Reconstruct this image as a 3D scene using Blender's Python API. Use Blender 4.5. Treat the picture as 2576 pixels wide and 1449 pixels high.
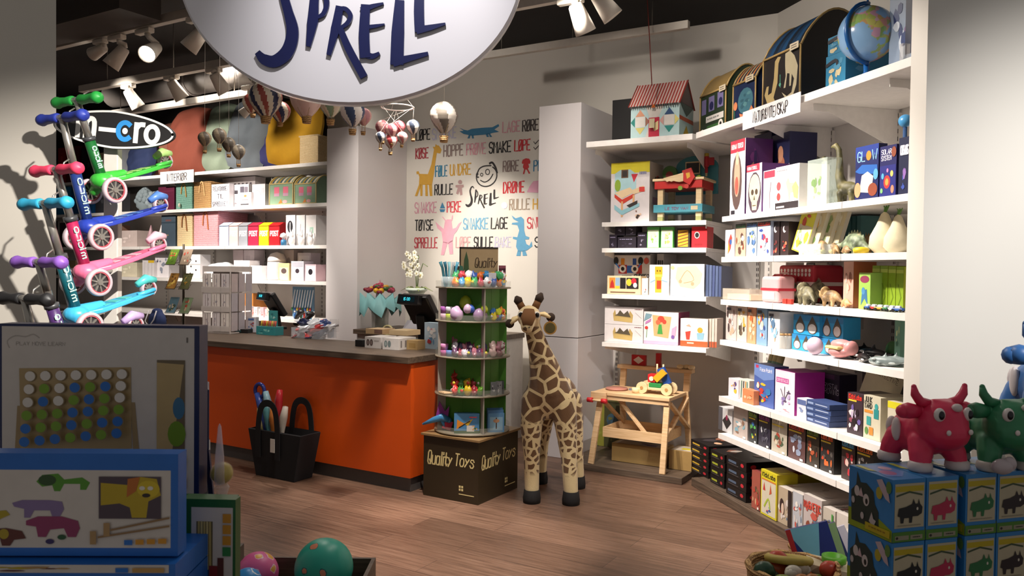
import bpy, math, random
from mathutils import Vector as V, Matrix as Mx
R = math.radians
for o in list(bpy.data.objects):
    bpy.data.objects.remove(o)
sc = bpy.context.scene
COL = sc.collection
# ---------------------------------------------------------------- camera
F, CX, CY, EYE = 2003.6, 1288.0, 724.5, 1.55
_p, _r = R(1.25), R(0.7)
_f = V((0, math.cos(_p), -math.sin(_p)))
_u0 = V((0, math.sin(_p), math.cos(_p)))
_x0 = V((1, 0, 0))
_x = _x0 * math.cos(_r) + _u0 * math.sin(_r)
_u = -_x0 * math.sin(_r) + _u0 * math.cos(_r)
cd = bpy.data.cameras.new('camera')
cam = bpy.data.objects.new('camera', cd)
COL.objects.link(cam)
cd.sensor_width = 36
cd.lens = 36 * F / 2576
cd.clip_start = .05
cd.dof.use_dof = True
cd.dof.focus_distance = 5.4
cd.dof.aperture_fstop = 9.0
cam.matrix_world = Mx(((_x.x, _u.x, -_f.x, 0), (_x.y, _u.y, -_f.y, 0), (_x.z, _u.z, -_f.z, EYE), (0, 0, 0, 1)))
sc.camera = cam
# ---------------------------------------------------------------- world and exposure
w = bpy.data.worlds.new('mall_ambient')
sc.world = w
w.use_nodes = True
w.node_tree.nodes['Background'].inputs[0].default_value = (1.0, .95, .9, 1)
w.node_tree.nodes['Background'].inputs[1].default_value = .13
vs = sc.view_settings
vs.view_transform = 'Standard'
vs.look = 'None'
vs.gamma = 1
vs.exposure = 0.7
vs.use_curve_mapping = False


class Frame:
    """A wall's own axes: x along the wall to the viewer's right, y into the wall."""
    def __init__(s, a):
        s.a = R(a)
        s.X = V((math.cos(s.a), math.sin(s.a), 0))
        s.Y = V((-math.sin(s.a), math.cos(s.a), 0))

    def p(s, x, y, z=0):
        return s.X * x + s.Y * y + V((0, 0, z))

    def hit(s, px, py, y):
        d = ray(px, py)
        o = V((0, 0, EYE))
        q = o + d * ((y - o.dot(s.Y)) / d.dot(s.Y))
        return q.dot(s.X), q.z

    def flr(s, px, py, z=0.0):
        d = ray(px, py)
        q = V((0, 0, EYE)) + d * ((z - EYE) / d.z)
        return q.dot(s.X), q.dot(s.Y)


def ray(px, py):
    return _x * ((px - CX) / F) + _u * ((CY - py) / F) + _f


def at(px, py, Y):
    d = ray(px, py)
    return V((0, 0, EYE)) + d * (Y / d.y)


FB, FA, FW = Frame(-31), Frame(-76), Frame(0)


def lamp(name, loc, target, power, angle, blend=.5, col=(1, .9, .8), rad=.04):
    l = bpy.data.lights.new(name, 'SPOT')
    l.energy = power
    l.spot_size = R(angle)
    l.spot_blend = blend
    l.color = col
    l.shadow_soft_size = rad
    o = bpy.data.objects.new(name, l)
    COL.objects.link(o)
    o.location = loc
    o.rotation_euler = (V(target) - V(loc)).to_track_quat('-Z', 'Y').to_euler()
    return o


# ---------------------------------------------------------------- the shop's spotlights and added fill spots (name, from, to, watts, cone)
LAMPS = [
    # right wall bays
    (FA.p(-5.0, 1.0, 3.2), FA.p(-4.6, 2.75, 1.15), 230, 62),
    (FA.p(-4.2, 1.0, 3.2), FA.p(-3.75, 2.75, 1.25), 160, 62),
    (FA.p(-3.7, 1.1, 3.2), FA.p(-3.3, 2.8, 1.9), 90, 60),
    (FA.p(-4.0, 1.3, 3.2), FA.p(-4.5, 2.7, .4), 60, 55),
    # workbench bay
    (FB.p(-2.1, 4.1, 3.2), FB.p(-2.12, 5.95, 1.1), 230, 36),
    (FB.p(-2.3, 4.2, 3.2), FB.p(-2.3, 6.1, 2.5), 45, 70),
    # text wall and counter
    (FB.p(-4.4, 4.6, 3.3), FB.p(-4.2, 6.4, 1.7), 165, 42),
    (FB.p(-4.6, 4.4, 3.3), FB.p(-4.9, 6.2, 1.9), 60, 60),
    (FB.p(-5.9, 3.5, 3.3), FB.p(-5.95, 4.75, 1.15), 90, 50),  # extra spot, added to brighten the till and card spinner
    # left shelves
    (FB.p(-6.4, 4.0, 3.2), FB.p(-6.45, 5.8, 1.5), 250, 42),
    (FB.p(-7.0, 4.0, 3.2), FB.p(-7.1, 5.8, 1.6), 190, 52),
    (FB.p(-6.6, 3.7, 2.95), FB.p(-6.75, 6.0, 2.85), 130, 54),
    (FB.p(-8.2, 4.0, 3.3), FB.p(-8.2, 5.9, 2.2), 180, 80),
    # floor pools
    (V((.1, 4.0, 3.2)), V((-.3, 4.5, 0)), 360, 34),
    (V((-.42, 4.45, 3.4)), V((-.85, 5.5, .4)), 270, 32),
    (V((-1.9, 4.4, 3.3)), V((-2.2, 6.4, .75)), 30, 40),
    (V((-.4, 3.9, 3.2)), V((.35, 5.4, .6)), 10, 34),
    (V((.9, 4.4, 3.2)), V((-.55, 5.9, .5)), 45, 44),
    # spots added on the upper walls, standing in for bounced light
    (FB.p(-4.3, 4.6, 3.45), FB.p(-4.0, 6.6, 3.0), 15, 110), (FA.p(-4.4, 1.6, 3.45), FA.p(-4.6, 3.6, 3.05), 34, 110),
    # wide spots added as fill, in place of light bounced around indoors
    (V((-2.6, 7.2, 3.5)), V((-2.6, 7.2, 0)), 75, 150), (V((-1.2, 5.4, 3.5)), V((-1.2, 5.6, 0)), 50, 150), (V((.6, 5.0, 3.5)), V((.7, 5.2, 0)), 30, 150), (V((.2, 3.8, 3.5)), V((.2, 4.0, 0)), 30, 140),
]
for i, (a, b, e, ang) in enumerate(LAMPS):
    lamp('shop_and_fill_spot', a, b, e, ang, .7)
# the mall side: shop sign, scooters and the two front walls
lamp('sign_spot', (-.35, 2.3, 3.7), (-.5, 3.4, 2.6), 95, 56, .9, (1, .97, .96), .03)
lamp('scooter_spot', (.25, 1.2, 3.0), (-1.8, 3.2, 1.4), 600, 38, .8, (1, .95, .88), .02)
lamp('front_wall_spot', (2.5, .7, 3.2), (2.55, 3.45, 1.25), 330, 58, .9, (1, .97, .93), .05)


# ---------------------------------------------------------------- materials
_m = {}


def lin(h):
    h = h.lstrip('#')
    if len(h) == 3:
        h = ''.join(c * 2 for c in h)
    return tuple(((c / 12.92) if c <= .04045 else ((c + .055) / 1.055) ** 2.4) for c in (int(h[i:i + 2], 16) / 255 for i in (0, 2, 4)))


def m(h, r=.5, me=0, var=.08, sc_=25, alpha=1, e=0, tr=0, coat=0):
    """A plain material of colour h with a faint procedural mottling."""
    k = (h, r, me, var, sc_, alpha, e, tr, coat)
    if k in _m:
        return _m[k]
    t = bpy.data.materials.new('paint_' + h.strip('#'))
    t.use_nodes = True
    nt = t.node_tree
    b = nt.nodes['Principled BSDF']
    c = lin(h)
    b.inputs['Base Color'].default_value = (*c, 1)
    b.inputs['Roughness'].default_value = r
    b.inputs['Metallic'].default_value = me
    b.inputs['Alpha'].default_value = alpha
    b.inputs['Transmission Weight'].default_value = tr
    b.inputs['Coat Weight'].default_value = coat
    if e:
        b.inputs['Emission Color'].default_value = (*c, 1)
        b.inputs['Emission Strength'].default_value = e
    elif var and alpha == 1:
        tc = nt.nodes.new('ShaderNodeTexCoord')
        n = nt.nodes.new('ShaderNodeTexNoise')
        n.inputs['Scale'].default_value = sc_
        mr = nt.nodes.new('ShaderNodeMapRange')
        mr.inputs[3].default_value = 1 - var
        mr.inputs[4].default_value = 1 + var
        hs = nt.nodes.new('ShaderNodeHueSaturation')
        hs.inputs['Color'].default_value = (*c, 1)
        nt.links.new(tc.outputs['Object'], n.inputs['Vector'])
        nt.links.new(n.outputs[0], mr.inputs[0])
        nt.links.new(mr.outputs[0], hs.inputs['Value'])
        nt.links.new(hs.outputs[0], b.inputs['Base Color'])
    _m[k] = t
    return t


def clear(h='#ffffff', a=.12):
    return m(h, .06, 0, 0, 25, a)


def nodes_mat(name, build, r=.5):
    t = bpy.data.materials.new(name)
    t.use_nodes = True
    nt = t.node_tree
    b = nt.nodes['Principled BSDF']
    b.inputs['Roughness'].default_value = r
    build(nt, b)
    return t


def N(nt, kind, **kw):
    n = nt.nodes.new(kind)
    for k, v in kw.items():
        if hasattr(n, k):
            setattr(n, k, v)
        else:
            n.inputs[k.replace('_', ' ')].default_value = v
    return n


def ramp(nt, stops, src, dst):
    n = nt.nodes.new('ShaderNodeValToRGB')
    e = n.color_ramp.elements
    while len(e) < len(stops):
        e.new(.5)
    for q, (p, c) in zip(e, stops):
        q.position = p
        q.color = (*lin(c), 1)
    nt.links.new(src, n.inputs[0])
    nt.links.new(n.outputs[0], dst)
    return n


def _wood(c0, c1, scale=(2, 30, 30), r=.55):
    def f(nt, b):
        tc = N(nt, 'ShaderNodeTexCoord')
        mp = N(nt, 'ShaderNodeMapping')
        mp.inputs['Scale'].default_value = scale
        n = N(nt, 'ShaderNodeTexNoise', Scale=3.0, Detail=6.0)
        nt.links.new(tc.outputs['Object'], mp.inputs[0])
        nt.links.new(mp.outputs[0], n.inputs['Vector'])
        ramp(nt, [(.3, c0), (.7, c1)], n.outputs[0], b.inputs['Base Color'])
    return nodes_mat('wood_grain', f, r)


def _floor(nt, b):
    tc = N(nt, 'ShaderNodeTexCoord')
    mp = N(nt, 'ShaderNodeMapping')
    mp.inputs['Rotation'].default_value = (0, 0, R(31))
    br = N(nt, 'ShaderNodeTexBrick', offset=.37)
    br.inputs['Scale'].default_value = 1
    br.inputs['Brick Width'].default_value = 1.25
    br.inputs['Row Height'].default_value = .19
    br.inputs['Mortar Size'].default_value = .0015
    br.inputs['Mortar Smooth'].default_value = .1
    br.inputs['Color1'].default_value = (*lin('#90725f'), 1)
    br.inputs['Color2'].default_value = (*lin('#745a4a'), 1)
    br.inputs['Mortar'].default_value = (*lin('#4d3a33'), 1)
    mp2 = N(nt, 'ShaderNodeMapping')
    mp2.inputs['Scale'].default_value = (1.2, 22, 1)
    n = N(nt, 'ShaderNodeTexNoise', Scale=2.6, Detail=8.0, Roughness=.65)
    mix = N(nt, 'ShaderNodeMix', data_type='RGBA', blend_type='MULTIPLY')
    mix.inputs[0].default_value = .75
    nt.links.new(tc.outputs['Object'], mp.inputs[0])
    nt.links.new(mp.outputs[0], br.inputs['Vector'])
    nt.links.new(mp.outputs[0], mp2.inputs[0])
    nt.links.new(mp2.outputs[0], n.inputs['Vector'])
    rp = ramp(nt, [(.3, '#6f625b'), (.5, '#d0c6c0'), (.68, '#ffffff')], n.outputs[0], mix.inputs[7])
    nt.links.new(br.outputs[0], mix.inputs[6])
    nt.links.new(mix.outputs[2], b.inputs['Base Color'])


FLOOR = nodes_mat('laminate_floor', _floor, .42)
PINE = _wood('#c9a275', '#e2c197')
BIRCH = _wood('#d9bb8c', '#ead3aa')
DARKWOOD = _wood('#463a31', '#6b5a4b', (1.5, 22, 22), .5)
WHITE = m('#e9e5e1', .45)
WALLM = m('#dbd6cd', .8, 0, .03, 3)
WICK = None


def _wick(c0, c1):
    def f(nt, b):
        tc = N(nt, 'ShaderNodeTexCoord')
        wv = N(nt, 'ShaderNodeTexWave', bands_direction='Z', Scale=28.0, Distortion=3.0)
        wv.inputs['Detail Scale'].default_value = 6
        nt.links.new(tc.outputs['Object'], wv.inputs['Vector'])
        ramp(nt, [(.2, c0), (.8, c1)], wv.outputs['Fac'], b.inputs['Base Color'])
        bp = N(nt, 'ShaderNodeBump', Strength=.6, Distance=.01)
        nt.links.new(wv.outputs['Fac'], bp.inputs['Height'])
        nt.links.new(bp.outputs[0], b.inputs['Normal'])
    return nodes_mat('woven_fibre', f, .7)


WICKER = _wick('#8a6236', '#d1a66c')
PINKW, TEALW, STRAW = _wick('#c97b84', '#f2b3b9'), _wick('#4f8375', '#8fc0ae'), _wick('#c8a774', '#efd9ae')


# ---------------------------------------------------------------- mesh building
class MB:
    def __init__(s):
        s.v, s.f, s.mi, s.sm, s.ms = [], [], [], [], []
        s.M = Mx.Identity(4)

    def add(s, vs_, fs, mat, smooth=False):
        if mat not in s.ms:
            s.ms.append(mat)
        i = s.ms.index(mat)
        b = len(s.v)
        s.v += [s.M @ V(q) for q in vs_]
        for f in fs:
            s.f.append([b + k for k in f])
            s.mi.append(i)
            s.sm.append(smooth)
        return s

    def box(s, x0, x1, y0, y1, z0, z1, mat, top=1.0):
        """Axis box; top < 1 draws the upper rectangle in."""
        cx, cy = (x0 + x1) / 2, (y0 + y1) / 2
        q = [(x0, y0), (x1, y0), (x1, y1), (x0, y1)]
        return s.add([(x, y, z0) for x, y in q] + [(cx + (x - cx) * top, cy + (y - cy) * top, z1) for x, y in q],
                     [(3, 2, 1, 0), (4, 5, 6, 7), (0, 1, 5, 4), (1, 2, 6, 5), (2, 3, 7, 6), (3, 0, 4, 7)], mat)

    def bar(s, p, q, wx, wy, mat, up=(0, 0, 1)):
        """A square bar from p to q."""
        p, q = V(p), V(q)
        d = (q - p).normalized()
        a = d.cross(V(up))
        if a.length < 1e-4:
            a = d.cross(V((0, 1, 0)))
        a.normalize()
        b = a.cross(d)
        vs_ = [c + a * (i * wx / 2) + b * (j * wy / 2) for c in (p, q) for i, j in ((-1, -1), (1, -1), (1, 1), (-1, 1))]
        return s.add(vs_, [(3, 2, 1, 0), (4, 5, 6, 7), (0, 1, 5, 4), (1, 2, 6, 5), (2, 3, 7, 6), (3, 0, 4, 7)], mat)

    def tube(s, pts, r, mat, n=8, close=False, flat=1.0):
        pts = [V(q) for q in pts]
        rs = r if isinstance(r, (list, tuple)) else [r] * len(pts)
        k = len(pts)
        vs_, fs = [], []
        a = None
        for i, q in enumerate(pts):
            if close:
                d = pts[(i + 1) % k] - pts[i - 1]
            else:
                d = pts[min(i + 1, k - 1)] - pts[max(i - 1, 0)]
            d.normalize()
            if a is None:
                a = d.cross(V((0, 0, 1)))
                if a.length < .05:
                    a = d.cross(V((0, 1, 0)))
            a = (a - d * a.dot(d)).normalized()
            b = d.cross(a)
            vs_ += [q + (a * math.cos(t) + b * math.sin(t) * flat) * rs[i] for t in (2 * math.pi * j / n for j in range(n))]
        for i in range(k if close else k - 1):
            for j in range(n):
                fs.append((i * n + j, i * n + (j + 1) % n, ((i + 1) % k) * n + (j + 1) % n, ((i + 1) % k) * n + j))
        if not close:
            fs += [tuple(range(n - 1, -1, -1)), tuple((k - 1) * n + j for j in range(n))]
        return s.add(vs_, fs, mat, True)

    def lathe(s, prof, mat, n=24, c=(0, 0, 0), mats=None, axis=None):
        """prof: (radius, height) from the bottom up; mats(i, j) chooses a face's material."""
        A = Mx.Identity(4)
        if axis is not None:
            A = V((0, 0, 1)).rotation_difference(V(axis)).to_matrix().to_4x4()
        c = V(c)
        vs_ = [c + A @ V((r_ * math.cos(2 * math.pi * j / n), r_ * math.sin(2 * math.pi * j / n), z)) for r_, z in prof for j in range(n)]
        groups = {}
        for i in range(len(prof) - 1):
            for j in range(n):
                mm = mats(i, j) if mats else mat
                groups.setdefault(mm, []).append((i * n + j, i * n + (j + 1) % n, (i + 1) * n + (j + 1) % n, (i + 1) * n + j))
        ring = len(prof) > 2 and prof[0] == prof[-1] or len(prof) == 2 and mats is None and prof[0][1] != prof[1][1] and min(prof[0][0], prof[1][0]) > .2
        if prof[0][0] > 1e-5 and not ring:
            groups.setdefault(mat if mat else next(iter(groups)), []).append(tuple(range(n - 1, -1, -1)))
        if prof[-1][0] > 1e-5 and not ring:
            groups.setdefault(mat if mat else next(iter(groups)), []).append(tuple((len(prof) - 1) * n + j for j in range(n)))
        b = len(s.v)
        s.v += [s.M @ q for q in vs_]
        for mm, fs in groups.items():
            if mm not in s.ms:
                s.ms.append(mm)
            for f in fs:
                s.f.append([b + k for k in f])
                s.mi.append(s.ms.index(mm))
                s.sm.append(len(f) == 4)
        return s

    def cyl(s, p, q, r, mat, r2=None, n=20):
        p, q = V(p), V(q)
        r2 = r if r2 is None else r2
        d = q - p
        return s.lathe([(r, 0), (r2, d.length)], mat, n, p, None, d)

    def ell(s, c, rad, mat, nu=16, nv=10, rot=None):
        A = rot.to_matrix() if rot is not None else Mx.Identity(3)
        c = V(c)
        vs_, fs = [c + A @ V((0, 0, -rad[2]))], []
        for i in range(1, nv):
            t = math.pi * i / nv - math.pi / 2
            for j in range(nu):
                f = 2 * math.pi * j / nu
                vs_.append(c + A @ V((rad[0] * math.cos(t) * math.cos(f), rad[1] * math.cos(t) * math.sin(f), rad[2] * math.sin(t))))
        vs_.append(c + A @ V((0, 0, rad[2])))
        for j in range(nu):
            k = (j + 1) % nu
            fs.append((0, 1 + k, 1 + j))
            for i in range(nv - 2):
                fs.append((1 + i * nu + j, 1 + i * nu + k, 1 + (i + 1) * nu + k, 1 + (i + 1) * nu + j))
            fs.append((1 + (nv - 2) * nu + j, 1 + (nv - 2) * nu + k, len(vs_) - 1))
        return s.add(vs_, fs, mat, True)

    def plate(s, pts, th, mat, O=(0, 0, 0), U=(1, 0, 0), W=(0, 0, 1), back=None):
        """A flat outline (u, v) in the plane O, U, W, given thickness th behind it."""
        O, U, W = V(O), V(U), V(W)
        ar = sum(pts[i - 1][0] * pts[i][1] - pts[i][0] * pts[i - 1][1] for i in range(len(pts)))
        if ar < 0:
            pts = pts[::-1]
        nn = U.cross(W).normalized()
        k = len(pts)
        fr = [O + U * a + W * b for a, b in pts]
        s.add(fr + [q - nn * th for q in fr], [tuple(range(k)), tuple(range(2 * k - 1, k - 1, -1))] + [(i, k + i, k + (i + 1) % k, (i + 1) % k) for i in range(k)] if th else [tuple(range(k))], mat)
        return s

    def ribbon(s, pts, ws, th, mat, O=(0, 0, 0), U=(1, 0, 0), W=(0, 0, 1), smooth=0):
        """A brush stroke in the plane O, U, W with a width at each point."""
        O, U, W = V(O), V(U), V(W)
        if not isinstance(ws, (list, tuple)):
            ws = [ws] * len(pts)
        if smooth and len(pts) > 2:
            np_, nw = [], []
            k = len(pts)
            for i in range(k - 1):
                p0, p1, p2, p3 = pts[max(i - 1, 0)], pts[i], pts[i + 1], pts[min(i + 2, k - 1)]
                for j in range(smooth):
                    t = j / smooth
                    np_.append(tuple(.5 * (2 * p1[c] + (p2[c] - p0[c]) * t + (2 * p0[c] - 5 * p1[c] + 4 * p2[c] - p3[c]) * t * t + (3 * p1[c] - p0[c] - 3 * p2[c] + p3[c]) * t ** 3) for c in (0, 1)))
                    nw.append(ws[i] + (ws[i + 1] - ws[i]) * t)
            pts, ws = np_ + [pts[-1]], nw + [ws[-1]]
        k = len(pts)
        if k < 2:
            return s
        nn = U.normalized().cross(W.normalized())
        s.k = getattr(s, 'k', 0) + 1
        O = O + nn * (s.k % 8 * (.0004 if th else .00004))
        lu, lw = U.length, W.length
        A, B = [], []
        for i in range(k):
            a, b = pts[max(i - 1, 0)], pts[min(i + 1, k - 1)]
            dx, dy = (b[0] - a[0]) * lu, (b[1] - a[1]) * lw
            L = math.hypot(dx, dy) or 1
            ex = 0
            if i in (0, k - 1):
                ex = ws[i] * .3 * (-1 if i == 0 else 1)
            hw = ws[i] / 2
            c = O + U * pts[i][0] + W * pts[i][1] + U.normalized() * (dx / L * ex) + W.normalized() * (dy / L * ex)
            sv = U.normalized() * (-dy / L * hw) + W.normalized() * (dx / L * hw)
            A.append(c + sv)
            B.append(c - sv)
        vs_ = A + B
        fs = [(k + i, k + i + 1, i + 1, i) for i in range(k - 1)]
        if th:
            vs_ += [q - nn * th for q in A + B]
            for i in range(k - 1):
                fs += [(i, i + 1, 2 * k + i + 1, 2 * k + i), (k + i + 1, k + i, 3 * k + i, 3 * k + i + 1)]
            fs += [(0, 2 * k, 3 * k, k), (k - 1, 2 * k - 1, 4 * k - 1, 3 * k - 1)]
        return s.add(vs_, fs, mat)

    def obj(s, name, parent=None, bev=0, sub=0, vox=0, sms=0, seg=2):
        me = bpy.data.meshes.new(name)
        me.from_pydata([tuple(q) for q in s.v], [], s.f)
        for t in s.ms:
            me.materials.append(t)
        me.polygons.foreach_set('material_index', s.mi)
        me.polygons.foreach_set('use_smooth', s.sm)
        me.update()
        o = bpy.data.objects.new(name, me)
        COL.objects.link(o)
        if parent:
            o.parent = parent
        if vox:
            q = o.modifiers.new('join', 'REMESH')
            q.mode = 'VOXEL'
            q.voxel_size = vox
            q.use_smooth_shade = True
            if sms:
                q = o.modifiers.new('soft', 'SMOOTH')
                q.iterations = sms
                q.factor = .5
        if bev:
            q = o.modifiers.new('edge', 'BEVEL')
            q.width = bev
            q.segments = seg
            q.limit_method = 'ANGLE'
        if sub:
            q = o.modifiers.new('sub', 'SUBSURF')
            q.levels = q.render_levels = sub
        return o


# ---------------------------------------------------------------- lettering
FONT = {'A': '002640/1232', 'B': '000636454433/0333424130/0030', 'C': '4536160501103041', 'D': '00062644422000', 'E': '46060040/0333',
        'F': '460600/0333', 'G': '45361605011030414323', 'H': '0006/4046/0343', 'I': '2026', 'J': '4641301001', 'K': '0006/460340',
        'L': '060040', 'M': '0006234640', 'N': '00064046', 'O': '103041453616050110', 'P': '00063645443303', 'Q': '103041453616050110/2240',
        'R': '00063645443303/2340', 'S': '453616050413334241301001', 'T': '0646/2620', 'U': '060110304146', 'V': '062046', 'W': '0610243046',
        'X': '0046/0640', 'Y': '062346/2320', 'Z': '06460040', 'Ø': '103041453616050110/0046', '&': '40152635340201102042', '-': '1333',
        'a': '4440/4334140301103041', 'b': '0600/0314344341301001', 'c': '4334140301103041', 'd': '4640/4334140301103041',
        'e': '02424334140301103041', 'i': '2420/2526', 'k': '0600/440240', 'l': '2620', 'm': '0400/03142320/23344340', 'n': '0400/0314344340',
        'o': '103041433414030110', 'r': '0400/031434', 's': '433414033241301001', 't': '26213041/0444', 'u': '0401103041/4440',
        'y': '0422/4400', 'z': '04440040', 'w': '0410223044', 'p': '0400/0314344341301001', 'h': '0600/0314344340', 'v': '042044', 'f': '45362522 20/0444'.replace(' ', ''), 'g': '4440301001/4334140301103041',
        '1': '152620', '0': '103041453616050110', '3': '0516364544334241301001', '5': '4606033342413000'}


def write(mb, text, x0, y0, x1, y1, mat, O, U, W, wt=.13, th=0, slant=0, jit=0):
    """Letters drawn as strokes, fitted into the rectangle; O, U, W carry metres."""
    adv = [2.2 if c in 'Iil1' else (3 if c == ' ' else 5.4) for c in text]
    tot = sum(adv) - 1.2
    sx = (x1 - x0) / tot
    sy = (y1 - y0) / 6
    x = 0
    rr = random.Random(text)
    for c, a in zip(text, adv):
        g = FONT.get(c)
        off = -1 if c in 'Iil1' else 0
        dy = rr.uniform(-jit, jit) * (y1 - y0)
        if g:
            for st in g.split('/'):
                pts = [(x0 + (x + off + int(st[i]) + slant * int(st[i + 1])) * sx, y0 + dy + int(st[i + 1]) * sy) for i in range(0, len(st), 2)]
                mb.ribbon(pts, wt * (y1 - y0) * V(W).length, th, mat, O, U, W)
        x += a


def printed(mb, prints, O, U, W):
    """Flat graphics on a face; U, W span the whole face, coordinates run 0 to 1."""
    O, U, W = V(O), V(U), V(W)
    nn = U.cross(W).normalized()
    lay = 0
    for q in prints:
        k = q[0]
        lay += 1
        o = O + nn * (.0005 + .00022 * lay)
        if k == 'r':
            x0, y0, x1, y1 = q[1:5]
            mb.plate([(x0, y0), (x1, y0), (x1, y1), (x0, y1)], 0, cm(q[5]), o, U, W)
        elif k == 'e':
            cx, cy, rx, ry = q[1:5]
            mb.plate([(cx + rx * math.cos(t), cy + ry * math.sin(t)) for t in (2 * math.pi * j / 14 for j in range(14))], 0, cm(q[5]), o, U, W)
        elif k == 'p':
            mb.plate(q[1], 0, cm(q[2]), o, U, W)
        elif k == 'l':
            mb.ribbon(q[1], q[2], 0, cm(q[3]), o, U, W, q[4] if len(q) > 4 else 0)
        elif k == 't' and q[1] == '~':      # print too small to read: a row of short dashes
            x0, y0, x1, y1 = q[2:6]
            for i in range(6):
                a, c = x0 + (x1 - x0) * i / 6, x0 + (x1 - x0) * (i + .7 + .2 * (i % 2)) / 6
                mb.plate([(a, y0 + (y1 - y0) * .3), (c, y0 + (y1 - y0) * .3), (c, y0 + (y1 - y0) * .75), (a, y0 + (y1 - y0) * .75)], 0, cm(q[6]), o, U, W)
        elif k == 't':
            write(mb, q[1], *q[2:6], cm(q[6]), o, U, W, q[7] if len(q) > 7 else .16)
        elif k == 'a':       # a busy picture: blobs of the given colours inside a rectangle
            x0, y0, x1, y1, seed, cols = q[1:7]
            rr = random.Random(seed)
            for i in range(q[7] if len(q) > 7 else 13):
                rx, ry = rr.uniform(.07, .24) * (x1 - x0), rr.uniform(.06, .2) * (y1 - y0)
                cx, cy = rr.uniform(x0 + rx, x1 - rx), rr.uniform(y0 + ry, y1 - ry)
                a0 = rr.uniform(0, 6)
                nn_ = rr.choice((5, 6, 7, 9))
                mb.plate([(cx + rx * rr.uniform(.6, 1) * math.cos(a0 + t), cy + ry * rr.uniform(.6, 1) * math.sin(a0 + t)) for t in (2 * math.pi * j / nn_ for j in range(nn_))], 0, cm(rr.choice(cols)), o + nn * (.0002 * i), U, W)
            lay += 12


def cm(c):
    return m(c, .4) if isinstance(c, str) else c


# ---------------------------------------------------------------- things
def tag(o, label, cat, group=None, kind=None):
    if label:
        o['label'] = label
    if cat:
        o['category'] = cat
    if group:
        o['group'] = group
    if kind:
        o['kind'] = kind
    return o


def thing(name, label, cat, loc=(0, 0, 0), rz=0, group=None):
    o = bpy.data.objects.new(name, None)
    o.empty_display_size = .05
    COL.objects.link(o)
    o.location = loc
    o.rotation_euler = (0, 0, rz)
    return tag(o, label, cat, group)


def put(o, fr, x, y, z, rot=0):
    o.location = fr.p(x, y, z)
    o.rotation_euler = (0, 0, fr.a + R(rot))
    return o


def struct(o):
    o['kind'] = 'structure'
    return o


def kids(o):
    return [c for c in bpy.data.objects if c.parent == o]


def dup(root, label=None, group=None):
    r = root.copy()
    COL.objects.link(r)
    if label:
        r['label'] = label
    if group:
        r['group'] = group
    for ch in kids(root):
        c = ch.copy()
        COL.objects.link(c)
        c.parent = r
        for g in kids(ch):
            d = g.copy()
            COL.objects.link(d)
            d.parent = c
    return r


def pbox(name, label, cat, w_, d, h, body, prints=None, group=None, side=None, mb=None, lid=None):
    """A printed carton, base at the origin, front face towards -y."""
    b = MB()
    b.box(-w_ / 2, w_ / 2, -d / 2, d / 2, 0, h, cm(side or body))
    if side:
        printed(b, [('r', 0, 0, 1, 1, body)], (-w_ / 2, -d / 2, 0), (w_, 0, 0), (0, 0, h))
    if prints:
        if isinstance(prints, list):
            prints = {'f': prints}
        fc = {'f': ((-w_ / 2, -d / 2, 0), (w_, 0, 0), (0, 0, h)), 'l': ((-w_ / 2, d / 2, 0), (0, -d, 0), (0, 0, h)),
              'r': ((w_ / 2, -d / 2, 0), (0, d, 0), (0, 0, h)), 't': ((-w_ / 2, -d / 2, h), (w_, 0, 0), (0, d, 0))}
        for k, q in prints.items():
            O, U, W = fc[k]
            nn = V(U).cross(V(W)).normalized()
            printed(b, q, V(O) + nn * (.0007 if side else 0), U, W)
    o = b.obj(name)
    return tag(o, label, cat, group)


def shelf_box(name, label, cat, fr, y, z, px0, px1, pyt, d, body, prints=None, group=None, side=None, rot=0, gap=.004):
    """A carton whose front stands in the plane y of a wall's axes, at a height z, between two sight lines."""
    x0, _ = fr.hit(px0, pyt + 40, y)
    x1, _ = fr.hit(px1, pyt + 40, y)
    _, zt = fr.hit((px0 + px1) / 2, pyt, y)
    zt = min(zt, roof(fr, x0, z))
    w_ = x1 - x0 - gap
    o = pbox(name, label, cat, w_, d, zt - z, body, prints, group, side)
    return put(o, fr, (x0 + x1) / 2, y + d / 2, z, rot)


def roof(fr, x, z):
    """The underside of the next shelf above z."""
    lv = AZ if fr is FA else (BZ + [2.565] if x > -3 else LZ)
    return min([k - (.048 if k == 2.565 else .038) for k in lv if k > z + .02] or [9])
# ---------------------------------------------------------------- the setting
CEIL, WB, WA = 3.64, 6.6, 3.6
CXB = -1.18          # where the text wall meets the right wall (text wall's own x)
b = MB()
b.plate([(-10, 0.2), (8, 0.2), (8, 14), (-10, 14)], .1, FLOOR, (0, 0, 0), (1, 0, 0), (0, 1, 0))
struct(b.obj('floor'))
b = MB()
BLACK = m('#15110f', .9)
b.plate([(-10, 3.6), (8, 3.6), (8, 14), (-10, 14)], .1, BLACK, (0, 0, CEIL + .1), (1, 0, 0), (0, 1, 0))
struct(b.obj('ceiling'))
wall_back = MB().box(-11.6, CXB + .2, WB, WB + .1, 0, CEIL, WALLM).obj('wall_back')
put(wall_back, FB, 0, 0, 0)
struct(wall_back)
o = MB().box(-5.75, -2.75, WA, WA + .1, 0, CEIL, WALLM).obj('wall_right')
struct(put(o, FA, 0, 0, 0))
o = MB().box(-11.7, -11.6, 1.5, WB + .1, 0, CEIL, m('#2a2522', .9)).obj('wall_left')
struct(put(o, FB, 0, 0, 0))
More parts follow.
